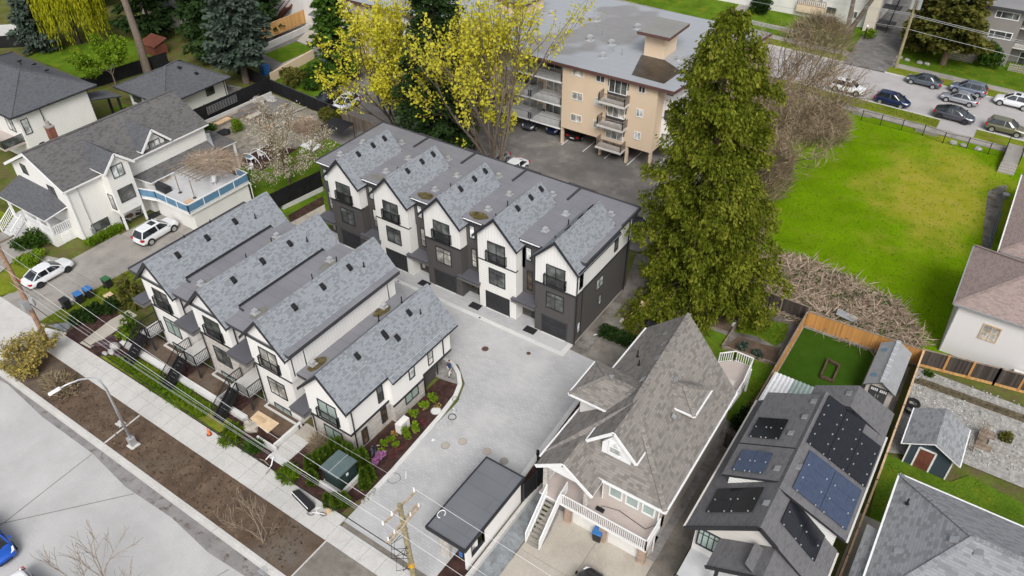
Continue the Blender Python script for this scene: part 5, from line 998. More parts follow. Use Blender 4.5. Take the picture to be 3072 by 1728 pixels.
lb = thing('apartment_block', 'pale sided low apartment building across the back street with cream pillar', 'apartment building', (-30, 131, 0))
box('wall', 'lap_pale', -48, -20.3, 129.6, 142, 0, 7.5, lb); box('pillar', 'stucco_cream', -21.4, -19.8, 128.3, 130, 0, 8.5, lb); box('band', 'stucco_tan', -32.2, -27.8, 128.9, 129.6, .9, 2.0, lb)
window(lb, 'y', 129.6, -27.65, -26.2, 1.3, 2.2, 'trim_charcoal', 'glass_dark', mull=(.5,)); window(lb, 'y', 129.6, -24.0, -22.9, 1.2, 2.3, 'trim_white', 'glass_dark', mull=(.5,)); window(lb, 'y', 129.6, -31.5, -28.5, 2.4, 4.2, 'trim_white', 'glass_curtain', mull=(.33, .66))
railing('balcony_rail', lb, [(-32.2, 128.9, 2.0), (-27.8, 128.9, 2.0)], 1.0, 'timber_old', .3, .1, .08)
b = MB()
for i, z in enumerate((1.2, 3.2, 5.2)): box('landing', 'trim_charcoal', -19.8, -17.2, 129+i*1.5, 131+i*1.5, z, z+.15, lb)
b = MB(); b.slab([(-20.3, 128.5, 8.4), (-15.5, 128.5, 8.4), (-15.5, 150, 8.4), (-20.3, 150, 8.4)], .3); b.build('side_roof', ['roof_membrane', 'trim_dark'], lb)
railing('stair_rail', lb, [(-17.9, 127.5, .5), (-17.9, 136, 6.6)], 1.0, 'metal_black', .5, .1, .06)

gb = thing('apartment_block', 'grey board apartment building with white framed windows at the upper right corner', 'apartment building', (-2, 127, 0))
box('wall', 'board_grey', -6.0, -1.0, 124.9, 140, 0, 7.7, gb); box('side_wing', 'board_grey', -1.0, 12, 127.2, 140, 0, 7.7, gb); box('recess', 'stucco_tan', -9.5, -6.0, 126.6, 138, 0, 7.6, gb)
b = MB(); b.slab([(-8.8, 124.2, 8.0), (14, 124.2, 8.0), (14, 142, 8.0), (-8.8, 142, 8.0)], .35, 0, 1); b.build('flat_roof', ['roof_apartment', 'trim_charcoal'], gb)
for z0, z1 in ((6.35, 7.35), (3.65, 4.7), (.75, 1.75)):
    window(gb, 'y', 124.9, -4.5, -1.55, z0, z1, 'trim_white', 'glass_dark', mull=(.25, .72), fw=.1); zb = z0-1.0
    box('balcony_slab', 'paint_pale', -1.0, 4, 125.4, 127.2, zb-.1, zb+.08, gb); railing('balcony_rail', gb, [(-.95, 125.45, zb), (4, 125.45, zb)], 1.0, step=.16); window(gb, 'y', 127.2, .2, 3.2, zb+.2, zb+2, 'trim_white', 'glass_dark', mull=(.5,))

tl = thing('grey_house', 'light grey house with a red timber back stair beyond the new cedar fence', 'house', (-94, 85, 0))
box('wall', 'lap_pale', -103, -90.2, 82.0, 92, 0, 7, tl); window(tl, 'x', -90.2, 82.6, 84.6, 4.0, 5.6, 'trim_white', 'glass_pale', mull=(.5,)); window(tl, 'y', 82.0, -91.5, -90.5, .6, 2.4, 'trim_white', 'glass_dark', mull=(.5,)); window(tl, 'y', 82.0, -92.6, -91.0, 4.0, 5.6, 'trim_white', 'glass_pale', mull=(.5,))
b = MB(); b.slab([(-92.8, 80.6, 2.9), (-89.6, 80.6, 2.9), (-89.6, 82.0, 3.3), (-92.8, 82.0, 3.3)], .12, 0, 1); b.build('porch_roof', ['shingle_black', 'trim_white'], tl)
s = MB()
for q in range(14): s.box(-101.2+q*.26, -100.9+q*.26, 80.6, 82.0, .15+q*.22, .2+q*.22)
for y in (80.6, 82.0): s.beam((-101.2, y, .1), (-97.5, y, 3.3), .08, .3); s.beam((-101.2, y, 1.1), (-97.5, y, 4.2), .08, .1); s.beam((-101.2, y, 0), (-101.2, y, 1.1), .1)
s.build('timber_stair', 'timber_red', tl)
# far houses glimpsed behind the trees
for lb_, x, y, w, d, h in (('dim brown house far behind the dark firs', -126, 88, 12, 9, 4.5), ('low brown cabin roof beyond the long garden', -116, 72, 6, 5, 3.0)):
    hx = thing('far_house', lb_, 'house', (x, y, 0)); box('wall', 'stucco_beige', x-w/2, x+w/2, y-d/2, y+d/2, 0, h, hx); hip_roof(hx, x-w/2-.5, x+w/2+.5, y-d/2-.5, y+d/2+.5, h, h+2, ((x-1, y), (x+1, y)), 'shingle_worn')
rs_ = thing('red_shed', 'low red-brown plank shed beside the tall bare trunk', 'shed', (-106.48, 62.44))
b = MB(); q = (-106.48, 62.44); b.box(q[0]-1.6, q[0]+1.6, q[1]-1, q[1]+1, 0, 1.6); b.slab([(q[0]-1.8, q[1]-1.2, 1.6), (q[0]+1.8, q[1]-1.2, 1.6), (q[0]+1.8, q[1]+1.2, 2.3), (q[0]-1.8, q[1]+1.2, 2.3)], .12, 1, 1); b.build('body', ['timber_red', 'timber_red'], rs_)

# ---------------------------------------------------------------- fences, walls, poles, wires
def fence(name, label, pts, h, mat, step=2.4, z=0.0, post=None, cap=None, group=None, base=0, up=0.0, cat='fence', postw=.1, wave=.014):
    t = thing(name, label, cat, (pts[0][0], pts[0][1], z), group)
    for i in range(len(pts)-1):
        p = Vector((*pts[i], z)); q = Vector((*pts[i+1], z)); L = (q-p).length; n = max(1, round(L/step)); d = (q-p).normalized(); s = Vector((-d.y, d.x, 0))
        for j in range(n):
            a = p+d*(L*j/n+.03); e = p+d*(L*(j+1)/n-.03); w = (e-a).length; nb = max(2, int(w/.145)); f = []; g = []
            for k_ in range(nb):
                o = wave if k_ % 2 else 0
                for u in (k_/nb, (k_+1)/nb): f.append(a+d*(w*u)+s*(.025+o)); g.append(a+d*(w*u)-s*(.025+o))
            pl = f+g[::-1]; b = MB(); zz = Vector((0, 0, up)); b.slab([tuple(v+Vector((0, 0, h))) for v in pl[::-1]], h-up, 0, 0)
            b.build('fence_panel', mat, t)
            if base: MB().beam(a-s*.05+Vector((0, 0, .12)), e-s*.05+Vector((0, 0, .12)), .06, .24).build('base_board', base, t)
            if cap: MB().beam(a+Vector((0, 0, h+.03)), e+Vector((0, 0, h+.03)), .13, .05).build('cap_rail', cap, t)
        for j in range(n+1):
            c = p+d*(L*j/n)
            if post: MB().box(c.x-postw/2, c.x+postw/2, c.y-postw/2-.03, c.y+postw/2-.03, z, z+h+.06).build('post', post, t)
    return t
fence('wood_fence', 'orange stained board fence round two sides of the green turf', [(-7.25, 41.5), (-7.2, 54.65), (1.85, 55.0)], 1.75, 'fence_orange', 2.6, post='fence_orange', cap='timber_old', base='concrete_old')
fence('wood_fence', 'weathered black board fence between the planter bed and the bramble heap', [(-14.0, 55.45), (-7.3, 55.4)], 1.65, 'fence_weathered', 2.3, post='timber_old', cap='timber_old', base='timber_old')
fence('wood_fence', 'dark board fence with rusty orange posts below the pale stucco house', [(1.95, 55.15), (7.3, 56.15), (14, 57.2)], 1.7, 'fence_weathered', 1.85, post='fence_orange', cap='timber_old', base='fence_cedar', postw=.16)
fence('wood_fence', 'long weathered fence with a pale top rail beside the solar house', [(1.9, 55.0), (1.95, 48), (2.0, 40), (1.9, 26.5)], 1.75, 'fence_grey', 2.4, post='timber_old', cap='timber_new')
fence('wood_fence', 'small dark gate fence between the brown and solar houses', [(-8.0, 38.6), (-6.5, 38.4)], 1.5, 'fence_weathered', 1.4, post='timber_old')
fence('board_fence', 'tall black board fence along the white coach house with grey trellis', [(-82.2, 49.8), (-81.7, 62.4)], 2.0, 'fence_black', 2.4, post='fence_black')
fence('board_fence', 'tall black board fence between the orchard garden and the parked cars', [(-81.6, 62.45), (-67.6, 61.1)], 1.8, 'fence_black', 2.4, post='fence_black', cap='trim_charcoal')
fence('board_fence', 'black fence at the back of the long garden by the bare trunk', [(-103.2, 48.5), (-101.3, 60.8)], 1.8, 'fence_black', 2.4, post='fence_black')
fence('board_fence', 'black fence behind the coach house beside the spruce trunk', [(-90.5, 64.0), (-81.7, 62.6)], 1.8, 'fence_black', 2.4, post='fence_black') 
fence('board_fence', 'black fence under the grey-green spruce at the upper left edge', [(-130.36, 48.78), (-123.64, 54.71)], 1.8, 'fence_black', 2.6, post='fence_black')
fence('board_fence', 'black fence on a pale concrete wall between the garden lawn and dark townhouses', [(-60.6, 36.6), (-52.4, 42.2)] if False else [(-58.49, 41.86), (-57.62, 48.03)], 1.9, 'fence_black', 2.2, z=.55, post='fence_black')
b = MB(); p = (-58.45, 43.02); q = (-57.62, 48.03); b.beam((p[0], p[1]-.05, .27), (q[0], q[1]-.05, .27), .28, .56); tag(b.build('retaining_wall', 'concrete'), 'pale concrete wall under the black fence beside the dark townhouses', 'wall')
fence('board_fence', 'short black screen fence between the white shelter and the brown house porch', [(-17.22, 26.35), (-16.9, 29.0)], 1.75, 'fence_black', 1.4, z=.45, post='trim_dark')
fence('wood_fence', 'old grey plank fence with lattice top at the parking lot corner', [(-67.4, 61.0), (-59.5, 60.2), (-52.5, 59.5)], 1.7, 'fence_grey', 2.4, post='timber_old', cap='timber_old')
fence('wood_fence', 'new honey coloured cedar fence above the grey block wall', [(-94.88, 72.12), (-95.05, 82.53)], 2.0, 'fence_cedar', 2.6, z=.9, post='fence_cedar', cap='timber_new')
b = MB(); p = (-93.52, 71.16); q = (-94.02, 81.82); b.beam((*p, .45), (*q, .45), .3, .95); tag(b.build('block_wall', 'concrete'), 'grey block wall below the new cedar fence', 'wall')
b = MB(); p = (-84.04, 64.63); q = (-85.22, 73.86); b.beam((*p, .6), (*q, .6), .25, 1.4); tag(b.build('ramp_wall', 'stucco_tan'), 'tan wall of the sloping ramp behind the black fence corner', 'wall')
p = (-86.80, 66.03); tag(box('recycling_bin', 'plastic_blue', p[0]-.5, p[0]+.5, p[1]-.5, p[1]+.5, 0, 1.4), 'blue container standing behind the black fence corner', 'bin')
b = MB()
for i in range(12): u = i/11; b.beam((-81.75, 52.3+4.6*u, .75), (-81.75, 52.3+4.6*u, 1.75), .03)
for i in range(6): b.beam((-81.75, 52.3, .8+.18*i), (-81.75, 56.9, .8+.18*i), .03)
tag(b.build('trellis', 'metal_grey'), 'grey lattice trellis fixed on the long black fence', 'trellis')
b = MB(); b.beam((-81.35, 50.2, .22), (-80.9, 61.8, .22), .18, .5); tag(b.build('garden_kerb', 'concrete'), 'low concrete kerb wall below the trellis fence', 'wall')
tag(box('retaining_wall', 'concrete', -17.2, -16.95, 12.3, 29.3, -.05, .42), 'low concrete wall between the lane shelter and blue gravel', 'wall')
tag(MB().beam((-16.55, 29.3, .3), (-16.55, 41, .3), .2, .7).build('retaining_wall', 'concrete_white'), 'white concrete edge wall along the brown house side', 'wall')
# front wall of the row
fw = thing('garden_wall', 'long white concrete garden wall below the townhouse stairs', 'wall', (-46, 21, 0))
for i in range(5): box('wall_segment', 'concrete_white', -54.1+i*3.08, -51.06+i*3.08, 20.75, 21.2, -.05, .38+.01*(i % 2), fw)
for (x0, y0, x1, y1, lab) in ((-34.95, 20.3, -34.75, 22.9, 'pale low wall beside the ground level townhouse walkway'), (-36.5, 20.1, -34.5, 20.25, 'short curved pale wall next to the excavated soil bed')): tag(box('low_wall', 'concrete_white', x0, x1, y0, y1, -.05, .5), lab, 'wall')
wk = bpy.data.objects.new('townhouse_walk', None); COL.objects.link(wk); wk['kind'] = 'structure'
for i in range(3): box('slab', 'concrete', -34.7, -33.2, 20.0+i*.7, 20.68+i*.7, -.05, .08, wk)
box('slab', 'concrete_tan', -34.7, -32.55, 22.1, 23.3, -.05, .085, wk); box('step', 'concrete_white', -34.75, -33.15, 19.5, 19.98, -.05, .06, wk)
for i, (x0, x1) in enumerate(((-52.2, -48.0), (-46.0, -42.2), (-39.6, -35.1))):
    sheet('raised_bed', [(x0, 21.25), (x1, 21.25), (x1, 23.0), (x0, 23.0)], .30, 'soil', thick=.3)
    b = MB(); b.box(x1, x1+.14, 21.2, 23.0, 0, .36); tag(b.build('bed_edge', 'concrete'), ('concrete edge of the soil bed by the first stair', 'concrete edge of the soil bed by the middle stair', 'concrete edge of the soil bed holding a plywood sheet')[i], 'kerb')
# timber planter in the back garden
pl = thing('timber_planter', 'grey timber edging round the overgrown planter bed', 'planter', (-10, 51, 0))
for p, q in (((-12.05, 55.0), (-11.98, 48.3)), ((-11.98, 48.3), (-7.6, 48.7)), ((-7.5, 48.7), (-7.5, 54.8))): MB().beam((*p, .15), (*q, .15), .16, .34).build('timber', 'timber_old', pl)
# dark kick fence by field + chain link
cl = thing('wire_fence', 'thin green wire fence along the back sidewalk of the field', 'fence', (-13, 97, 0))
fp = [(-13.4, 96.9), (-11.1, 96.9), (-8.65, 96.9), (-6.2, 96.9), (-3.8, 96.2), (-1.25, 96.3), (1.05, 96.2), (2.6, 96.6)]
for x, y in fp: MB().cyl(x, y, 0, 1.45, .05, 6).build('post', 'metal_black', cl)
for i in range(len(fp)-1):
    b = MB(); b.beam((*fp[i], 1.35), (*fp[i+1], 1.35), .035); b.beam((*fp[i], .1), (*fp[i+1], .1), .02); n = 14
    for j in range(n): u = j/n; p = Vector((*fp[i], .1)).lerp(Vector((*fp[i+1], .1)), u); q = Vector((*fp[i], 1.35)).lerp(Vector((*fp[i+1], 1.35)), min(1, u+.3)); b.beam(p, q, .008)
    b.build('wire_panel', 'metal_black', cl)
tag(MB().beam((-14.9, 98.3, .25), (-12.6, 98.3, .25), .25, .5).build('low_wall', 'concrete_old'), 'short old concrete wall by the bare trees and sidewalk', 'wall'); tag(MB().beam((-7.2, 97.8, .2), (-4.7, 97.5, .2), .3, .45).build('low_wall', 'concrete_old'), 'short grey wall beside the sidewalk in the field corner', 'wall')
tag(MB().beam((-39.2, 121.9, .3), (-27.8, 121.3, .3), .3, .6).build('low_wall', 'rock'), 'low mossy stone wall in the lawn across the back street', 'wall'); sheet('far_path', [(-41.8, 130), (-39.9, 130), (-38.9, 118), (-40.8, 118)], .07, 'concrete_old')
es = thing('entry_steps', 'concrete entry steps with railing at the right corner of the field', 'steps', (3.4, 94, 0))
for i in range(4): box('step', 'concrete_old', 2.55, 4.2, 92.4+i*.35, 92.8+i*.35, 0, .18+i*.17, es)
box('landing', 'concrete_old', 2.6, 4.2, 93.8, 98.8, 0, .75, es); railing('stair_rail', es, [(2.6, 98.5, .75), (2.6, 93.8, .75), (2.5, 92.4, .1)], .95, step=.8); railing('stair_rail', es, [(4.25, 98.5, .75), (4.25, 93.8, .75)], .95, step=.2)
bw = thing('lattice_wall', 'pale breeze block lattice wall in front of the grey apartments', 'wall', (-6.7, 123.7, 0))
def lattice(t, x0, x1, y, h):
    b = MB(); n = int((x1-x0)/.32)
    for i in range(n+1): b.box(x0+i*.32, x0+i*.32+.06, y, y+.12, 0, h)
    for j in range(int(h/.3)+1): b.box(x0, x1, y+.01, y+.11, j*.3, j*.3+.06)
    for i in range(n):
        for j in range(int(h/.3)): b.beam((x0+i*.32+.05, y+.06, j*.3+.05), (x0+i*.32+.33, y+.06, j*.3+.31), .05)
    b.build('lattice', 'concrete_tan', t, kind='stuff')
lattice(bw, -8.6, -5.0, 123.7, 1.1); bw2 = thing('lattice_wall', 'pale breeze block lattice wall at the far right edge', 'wall', (1, 123.7, 0)); lattice(bw2, -.5, 4.5, 123.7, 1.1)

# utility poles and wires
pr = thing('utility_pole', 'wooden utility pole with yellow band and two crossarms at the lane mouth', 'utility pole', (-18.35, 16.7, 0))
MB().tube([(-18.35, 16.7, 0), (-18.7, 16.74, 10.0)], [.19, .14], 10).build('pole', 'pole_wood', pr)
MB().beam((-18.76, 18.05, 9.6), (-18.83, 15.45, 9.6), .1, .1).build('crossarm', 'pole_arm', pr)
for x in (-18.55, -18.75): MB().beam((x+.05, 18.0, 8.6), (x+.15, 15.3, 8.5), .09, .1).build('crossarm', 'pole_arm', pr)
for y in (18.0, 16.2, 15.5): MB().cyl(-18.8, y, 9.66, 9.95, .07, 8, r2=.04).build('insulator', 'white_plastic', pr)
for y in (17.9, 17.2, 15.9, 15.4): MB().cyl(-18.5, y, 8.66, 8.9, .06, 8, r2=.04).build('insulator', 'white_plastic', pr)
MB().cyl(-18.53, 16.72, 4.4, 4.75, .2, 10).build('yellow_band', 'amber', pr)
for i in range(5):
    b = MB(); a0 = rnd.uniform(-.5, .5); b.tube([(-18.5, 16.9, 8.4-.5*i), (-18.9+a0, 16.2, 7.6-.5*i), (-18.4+a0, 15.6, 7.4-.5*i), (-18.45, 16.6, 6.4-.5*i)], .018, 4); b.build('cable', 'rubber', pr)
plf = thing('utility_pole', 'leaning brown utility pole with grey box at the left sidewalk corner', 'utility pole', (-59.1, 17.4, 0))
MB().tube([(-59.1, 17.4, 0), (-59.6, 17.55, 11.5)], [.2, .15], 10).build('pole', 'pole_brown', plf); MB().box(-59.6, -58.95, 17.0, 17.5, 4.0, 4.9).build('junction_box', 'metal_grey', plf); MB().cyl(-58.9, 17.7, 4.3, 5.0, .2, 8).build('lamp_box', 'metal_galv', plf)
MB().beam((-59.55, 18.9, 10.2), (-59.5, 15.9, 10.2), .12).build('crossarm', 'timber_old', plf)
def wire(p, q, sag, label, mat='metal_galv', r=.010, group=None):
    p = Vector(p); q = Vector(q); n = 16; pts = []
    for i in range(n+1): u = i/n; v = p.lerp(q, u); v.z -= sag*4*u*(1-u); pts.append(v)
    tag(MB().tube(pts, r, 4).build('overhead_wire', mat), label, 'wire', group)
wire((-61.2, 18.65, 10), (-18.8, 18.0, 9.9), .5, 'pale overhead wire nearest the townhouse gables', 'metal_galv'); wire((-59.1, 17.5, 10), (-18.8, 16.2, 9.9), .5, 'pale overhead wire in the middle of the top crossarm', 'white_plastic')
wire((-56.9, 16.3, 10), (-18.8, 15.5, 9.9), .45, 'pale overhead wire at the street end of the top crossarm', 'white_plastic')
for i, (y0, z0) in enumerate(((17.3, 7.0), (17.1, 6.8), (17.2, 6.5))): wire((-59.5, y0, z0), (-18.6, 16.8, 7.2-.25*i), .5, 'thin bundled service cable running low between the two street poles', 'metal_galv', .01, 'bundled service cables')
wire((-59.2, 17.5, 4.6), (-18.45, 16.7, 5.2), .35, 'black telecom cable hanging over the front sidewalk', 'rubber', .03)
for k_, (y, z) in enumerate(((18.0, 9.9), (16.2, 9.9), (15.5, 9.9))): wire((-18.8, y, z), (20, y-.4, 9.6), .4, ('pale wire leaving the pole over the shelter roof', 'pale wire leaving the pole from mid crossarm', 'pale wire leaving the pole at street end')[k_], 'white_plastic')
wire((-18.6, 17, 8.5), (-58.0, 17.6, 8), .4, 'grey service wire below the crossarms') if False else None
pb = thing('utility_pole', 'grey-green wooden pole with grey transformer beside the back street sedan', 'utility pole', (-13.67, 116.1, 0))
MB().tube([(-13.67, 116.1, 0), (-13.67, 116.1, 10.5)], [.22, .17], 10).build('pole', 'pole_wood', pb); MB().cyl(-13.2, 115.9, 8.4, 9.6, .32, 12).build('transformer', 'metal_grey', pb); MB().cyl(-14.1, 115.9, 8.3, 9.6, .3, 12).build('transformer', 'metal_grey', pb)
for i, z in enumerate((7.6, 7.4, 5.6)): wire((-13.67, 116, z), (40, 112.6, z-.5), .6, ('upper back street wire crossing the cypress crown', 'second back street wire crossing the cypress crown', 'low back street cable in front of grey apartments')[i], 'metal_grey', .03)
for i, z in enumerate((7.7, 7.5, 5.7)): wire((-13.67, 116, z), (-70, 120, z-.3), .7, ('upper wire left of the transformer pole', 'second wire left of the transformer pole', 'low cable left of the transformer pole')[i], 'metal_grey', .025)
lp = thing('street_lamp', 'galvanised street lamp with long curved arm over the front road', 'street lamp', (-43.7, 14.75, 0))
box('footing', 'concrete', -44.05, -43.35, 14.4, 15.1, -.05, .14, lp); b = MB(); b.box(-43.92, -43.48, 14.53, 14.97, .14, .9); b.build('base_box', 'metal_galv', lp)
MB().tube([(-43.7, 14.75, .9), (-43.75, 14.75, 5.9), (-43.72, 14.6, 6.9), (-43.9, 14.25, 7.35), (-44.1, 13.6, 7.6), (-44.3, 12.9, 7.65), (-44.5, 12.4, 7.55)], [.11, .085, .075, .07, .06, .055, .05], 8).build('mast', 'metal_galv', lp, smooth=True)
MB().hexa([(-44.62, 12.5, 7.46), (-44.42, 12.5, 7.46), (-44.55, 11.75, 7.4), (-44.75, 11.75, 7.4), (-44.6, 12.5, 7.62), (-44.44, 12.5, 7.62), (-44.57, 11.8, 7.55), (-44.73, 11.8, 7.55)]).build('lamp_head', 'white_plastic', lp)
tag(box('service_lid', 'concrete', -46.7, -46.05, 15.2, 15.75, .0, .10), 'square concrete service lid in the soil behind the lamp', 'cover')
gl = thing('garden_lamp', 'black lamp post with white globe across the back street', 'lamp', (-20.2, 124.6, 0)); MB().cyl(-20.2, 124.6, 0, 1.9, .06, 6).build('post', 'metal_black', gl); MB().blob((-20.2, 124.6, 2.1), .24, jit=0).build('globe', 'white_plastic', gl, smooth=True)
bl = thing('lane_lamp', 'slim black lamp post by the brown house porch corner', 'lamp', (-17.98, 29.28)); q = (-17.98, 29.28); MB().cyl(q[0], q[1], 0, 1.7, .07, 8).build('post', 'metal_black', bl); MB().cyl(q[0], q[1], 1.7, 2.1, .12, 8).build('lamp_head', 'metal_black', bl)

# ---------------------------------------------------------------- plants
def kites(name, P, D, Wd, S, wr, mat, parent=None, u=None, kind=None, ncol=None):
    # N thin leaf shapes: base P, direction D, sideways Wd, length S, width ratio wr
    P = np.asarray(P, float); n = len(P); S = np.asarray(S, float).reshape(-1, 1) if np.ndim(S) else np.full((n, 1), S)
    D = D/np.maximum(np.linalg.norm(D, axis=1, keepdims=True), 1e-6); Wd = np.cross(D, Wd); Wd /= np.maximum(np.linalg.norm(Wd, axis=1, keepdims=True), 1e-6)
    mid = P+D*S*.45; V = np.stack([P, mid+Wd*S*wr, P+D*S, mid-Wd*S*wr], 1).reshape(-1, 3)
    me = bpy.data.meshes.new(name); me.vertices.add(4*n); me.loops.add(4*n); me.polygons.add(n)
    me.vertices.foreach_set('co', V.astype(np.float32).ravel()); me.loops.foreach_set('vertex_index', np.arange(4*n, dtype=np.int32))
    me.polygons.foreach_set('loop_start', np.arange(0, 4*n, 4, dtype=np.int32)); me.polygons.foreach_set('loop_total', np.full(n, 4, np.int32))
    if u is None: u = nrs.rand(n)
    uv = np.repeat(np.stack([np.clip(u, .01, .99), nrs.rand(n)], 1), 4, 0); me.uv_layers.new(name='UVMap').data.foreach_set('uv', uv.astype(np.float32).ravel())
    me.materials.append(MATS[mat]); me.update(calc_edges=True)
    o = bpy.data.objects.new(name, me); COL.objects.link(o)
    if parent is not None: o.parent = parent
    if kind: o['kind'] = kind
    return o
def rdir(n, zb=0.0):
    d = nrs.normal(size=(n, 3)); d[:, 2] += zb; return d/np.linalg.norm(d, axis=1, keepdims=True)
def blobcloud(centers, radii, per, flat=.8, shell=.55):
    C = np.repeat(np.asarray(centers, float), per, 0); Rr = np.repeat(np.asarray(radii, float), per); d = rdir(len(C)); r = Rr*(shell+(1-shell)*nrs.rand(len(C)))**.6
    return C+d*r[:, None]*np.array([1, 1, flat]), d
def conifer(name, label, loc, H, Rm, nb, dens, mat, s, droop=.35, z0=.06, prof=.85, trunk=.3, bark_='bark_dark', down=.5, wr=.24, group=None, lat=.35, cat='tree', limbs=40, irregular=.25):
    t = thing(name, label, cat, (*loc, 0) if len(loc) == 2 else loc, group)
    h = z0+(1-z0)*nrs.rand(nb)**1.15; a = nrs.rand(nb)*6.283; lob = 1+irregular*np.sin(a*3+h*9)+irregular*.8*(nrs.rand(nb)-.5)
    L = Rm*np.clip((1-h)/(1-z0), 0, 1)**prof*lob*(.75+.25*nrs.rand(nb)); L = np.where(h < z0+.1, L*(.55+.45*(h-z0)/.1), L)
    m = np.maximum((L*dens).astype(int), 3); bi = np.repeat(np.arange(nb), m); n = len(bi); tt = .12+.88*nrs.rand(n)**.75
    rad = L[bi]*tt; ca, sa = np.cos(a[bi]), np.sin(a[bi]); l = nrs.normal(size=n)*lat*L[bi]*.3*(1.1-.5*tt)
    P = np.stack([ca*rad-sa*l, sa*rad+ca*l, h[bi]*H+.12*rad-droop*rad*tt*.5+nrs.normal(size=n)*.12], 1); P[:, 2] = np.maximum(P[:, 2], .15)
    D = np.stack([ca*.7-sa*nrs.normal(size=n)*.7, sa*.7+ca*nrs.normal(size=n)*.7, -down+nrs.normal(size=n)*.3], 1)
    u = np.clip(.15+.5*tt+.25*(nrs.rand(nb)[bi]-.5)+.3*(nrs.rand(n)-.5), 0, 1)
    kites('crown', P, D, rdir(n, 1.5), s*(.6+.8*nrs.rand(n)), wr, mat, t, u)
    b = MB(); b.tube([(0, 0, 0), (0, 0, H*.4), (0, 0, H*.97)], [trunk, trunk*.65, .03], 8)
    for i in nrs.choice(nb, min(limbs, nb), replace=False): b.tube([(0, 0, h[i]*H), (math.cos(a[i])*L[i]*.6, math.sin(a[i])*L[i]*.6, h[i]*H+.12*L[i]*.6-droop*L[i]*.18), (math.cos(a[i])*L[i]*.92, math.sin(a[i])*L[i]*.92, h[i]*H-droop*L[i]*.35)], [.07, .045, .015], 3)
    b.build('trunk', bark_, t).parent = t
    return t
def grow(b, p, d, L, r, dep, tips, gn=.25, up=.1, kids=(2, 4), sp=.6, mn=.012):
    pts = [p]; ns = 3; q = Vector(p); dd = Vector(d); nodes = []
    for i in range(ns):
        dd = (dd+Vector((rnd.gauss(0, gn), rnd.gauss(0, gn), rnd.gauss(0, gn)+up))*.5).normalized(); q = q+dd*(L/ns); pts.append(q.copy()); nodes.append((q.copy(), dd.copy()))
    rr = [max(mn, r*(1-.45*i/ns)) for i in range(ns+1)]; b.tube(pts, rr, 6 if r > .1 else (4 if r > .035 else 3))
    if dep == 0: tips += nodes; return
    for i in range(rnd.randint(*kids)):
        o, od = nodes[rnd.choice((0, 1, 1, 2, 2))]; v = Vector((rnd.gauss(0, 1), rnd.gauss(0, 1), rnd.gauss(0, .7))).normalized(); grow(b, o, (od+v*sp).normalized(), L*rnd.uniform(.55, .8), r*.52, dep-1, tips, gn, up, kids, sp, mn)
    grow(b, nodes[-1][0], dd, L*.7, r*.6, dep-1, tips, gn, up, kids, sp, mn)
def broadleaf(name, label, loc, stems, L, r, dep, per, s, mat, bark_, spread=.35, up=.12, clump=.5, group=None, gn=.25, sp=.6, kids=(2, 4), lift=0.0, wr=.38, cat='tree', zmin=0, mn=.012):
    t = thing(name, label, cat, loc, group); b = MB(); tips = []
    for i in range(stems):
        a = 6.283*i/stems+rnd.uniform(-.4, .4); sp0 = spread*rnd.uniform(.4, 1.1) if stems > 1 else spread*.2
        grow(b, (rnd.uniform(-.15, .15)*(stems > 1), rnd.uniform(-.15, .15)*(stems > 1), lift), Vector((math.cos(a)*sp0, math.sin(a)*sp0, 1)).normalized(), L*rnd.uniform(.85, 1.1), r, dep, tips, gn, up, kids, sp, mn)
    if lift: b.tube([(0, 0, 0), (0, 0, lift+.3)], [r*1.3, r*1.1], 8)
    o = b.build('trunk', bark_, t); o.matrix_parent_inverse = Matrix.Identity(4)
    if per:
        C = np.array([tuple(q) for q, d in tips]); C = C[C[:, 2] > zmin]; P, d = blobcloud(C, np.full(len(C), clump)*(.5+nrs.rand(len(C))), per, .9, .1)
        cu = np.repeat(nrs.rand(len(C)), per); kites('crown', P, rdir(len(P), -.3), rdir(len(P), 1.2), s*(.6+.8*nrs.rand(len(P))), wr, mat, t, .6*cu+.4*nrs.rand(len(P)))
    return t
def shrub(name, label, loc, rx, rz, n, s, mat, group=None, lobes=7, cat='shrub', wr=.4, ry=None, stem=True):
    t = thing(name, label, cat, (*loc, 0) if len(loc) == 2 else loc, group); ry = ry or rx
    C = [(rnd.uniform(-.6, .6)*rx, rnd.uniform(-.6, .6)*ry, rz*rnd.uniform(.35, .72)) for _ in range(lobes)]; rr = [min(rx, ry)*rnd.uniform(.35, .6) for _ in range(lobes)]
    P, d = blobcloud(C, rr, max(1, n//lobes), rz/max(rx, .01)*.75, .35); P[:, 2] = np.maximum(P[:, 2], .03); lu = np.repeat(nrs.rand(lobes), max(1, n//lobes))
    kites('foliage', P, d*.6+rdir(len(P), .3), rdir(len(P), 1), s*(.6+.8*nrs.rand(len(P))), wr, mat, t, .5*lu+.5*nrs.rand(len(P)))
    if stem:
        b = MB()
        for i in range(4): b.tube([(0, 0, 0), (rnd.uniform(-.4, .4)*rx, rnd.uniform(-.4, .4)*ry, rz*.6)], [.03, .012], 3)
        b.build('stem', 'bark_brown', t).matrix_parent_inverse = Matrix.Identity(4)
    return t
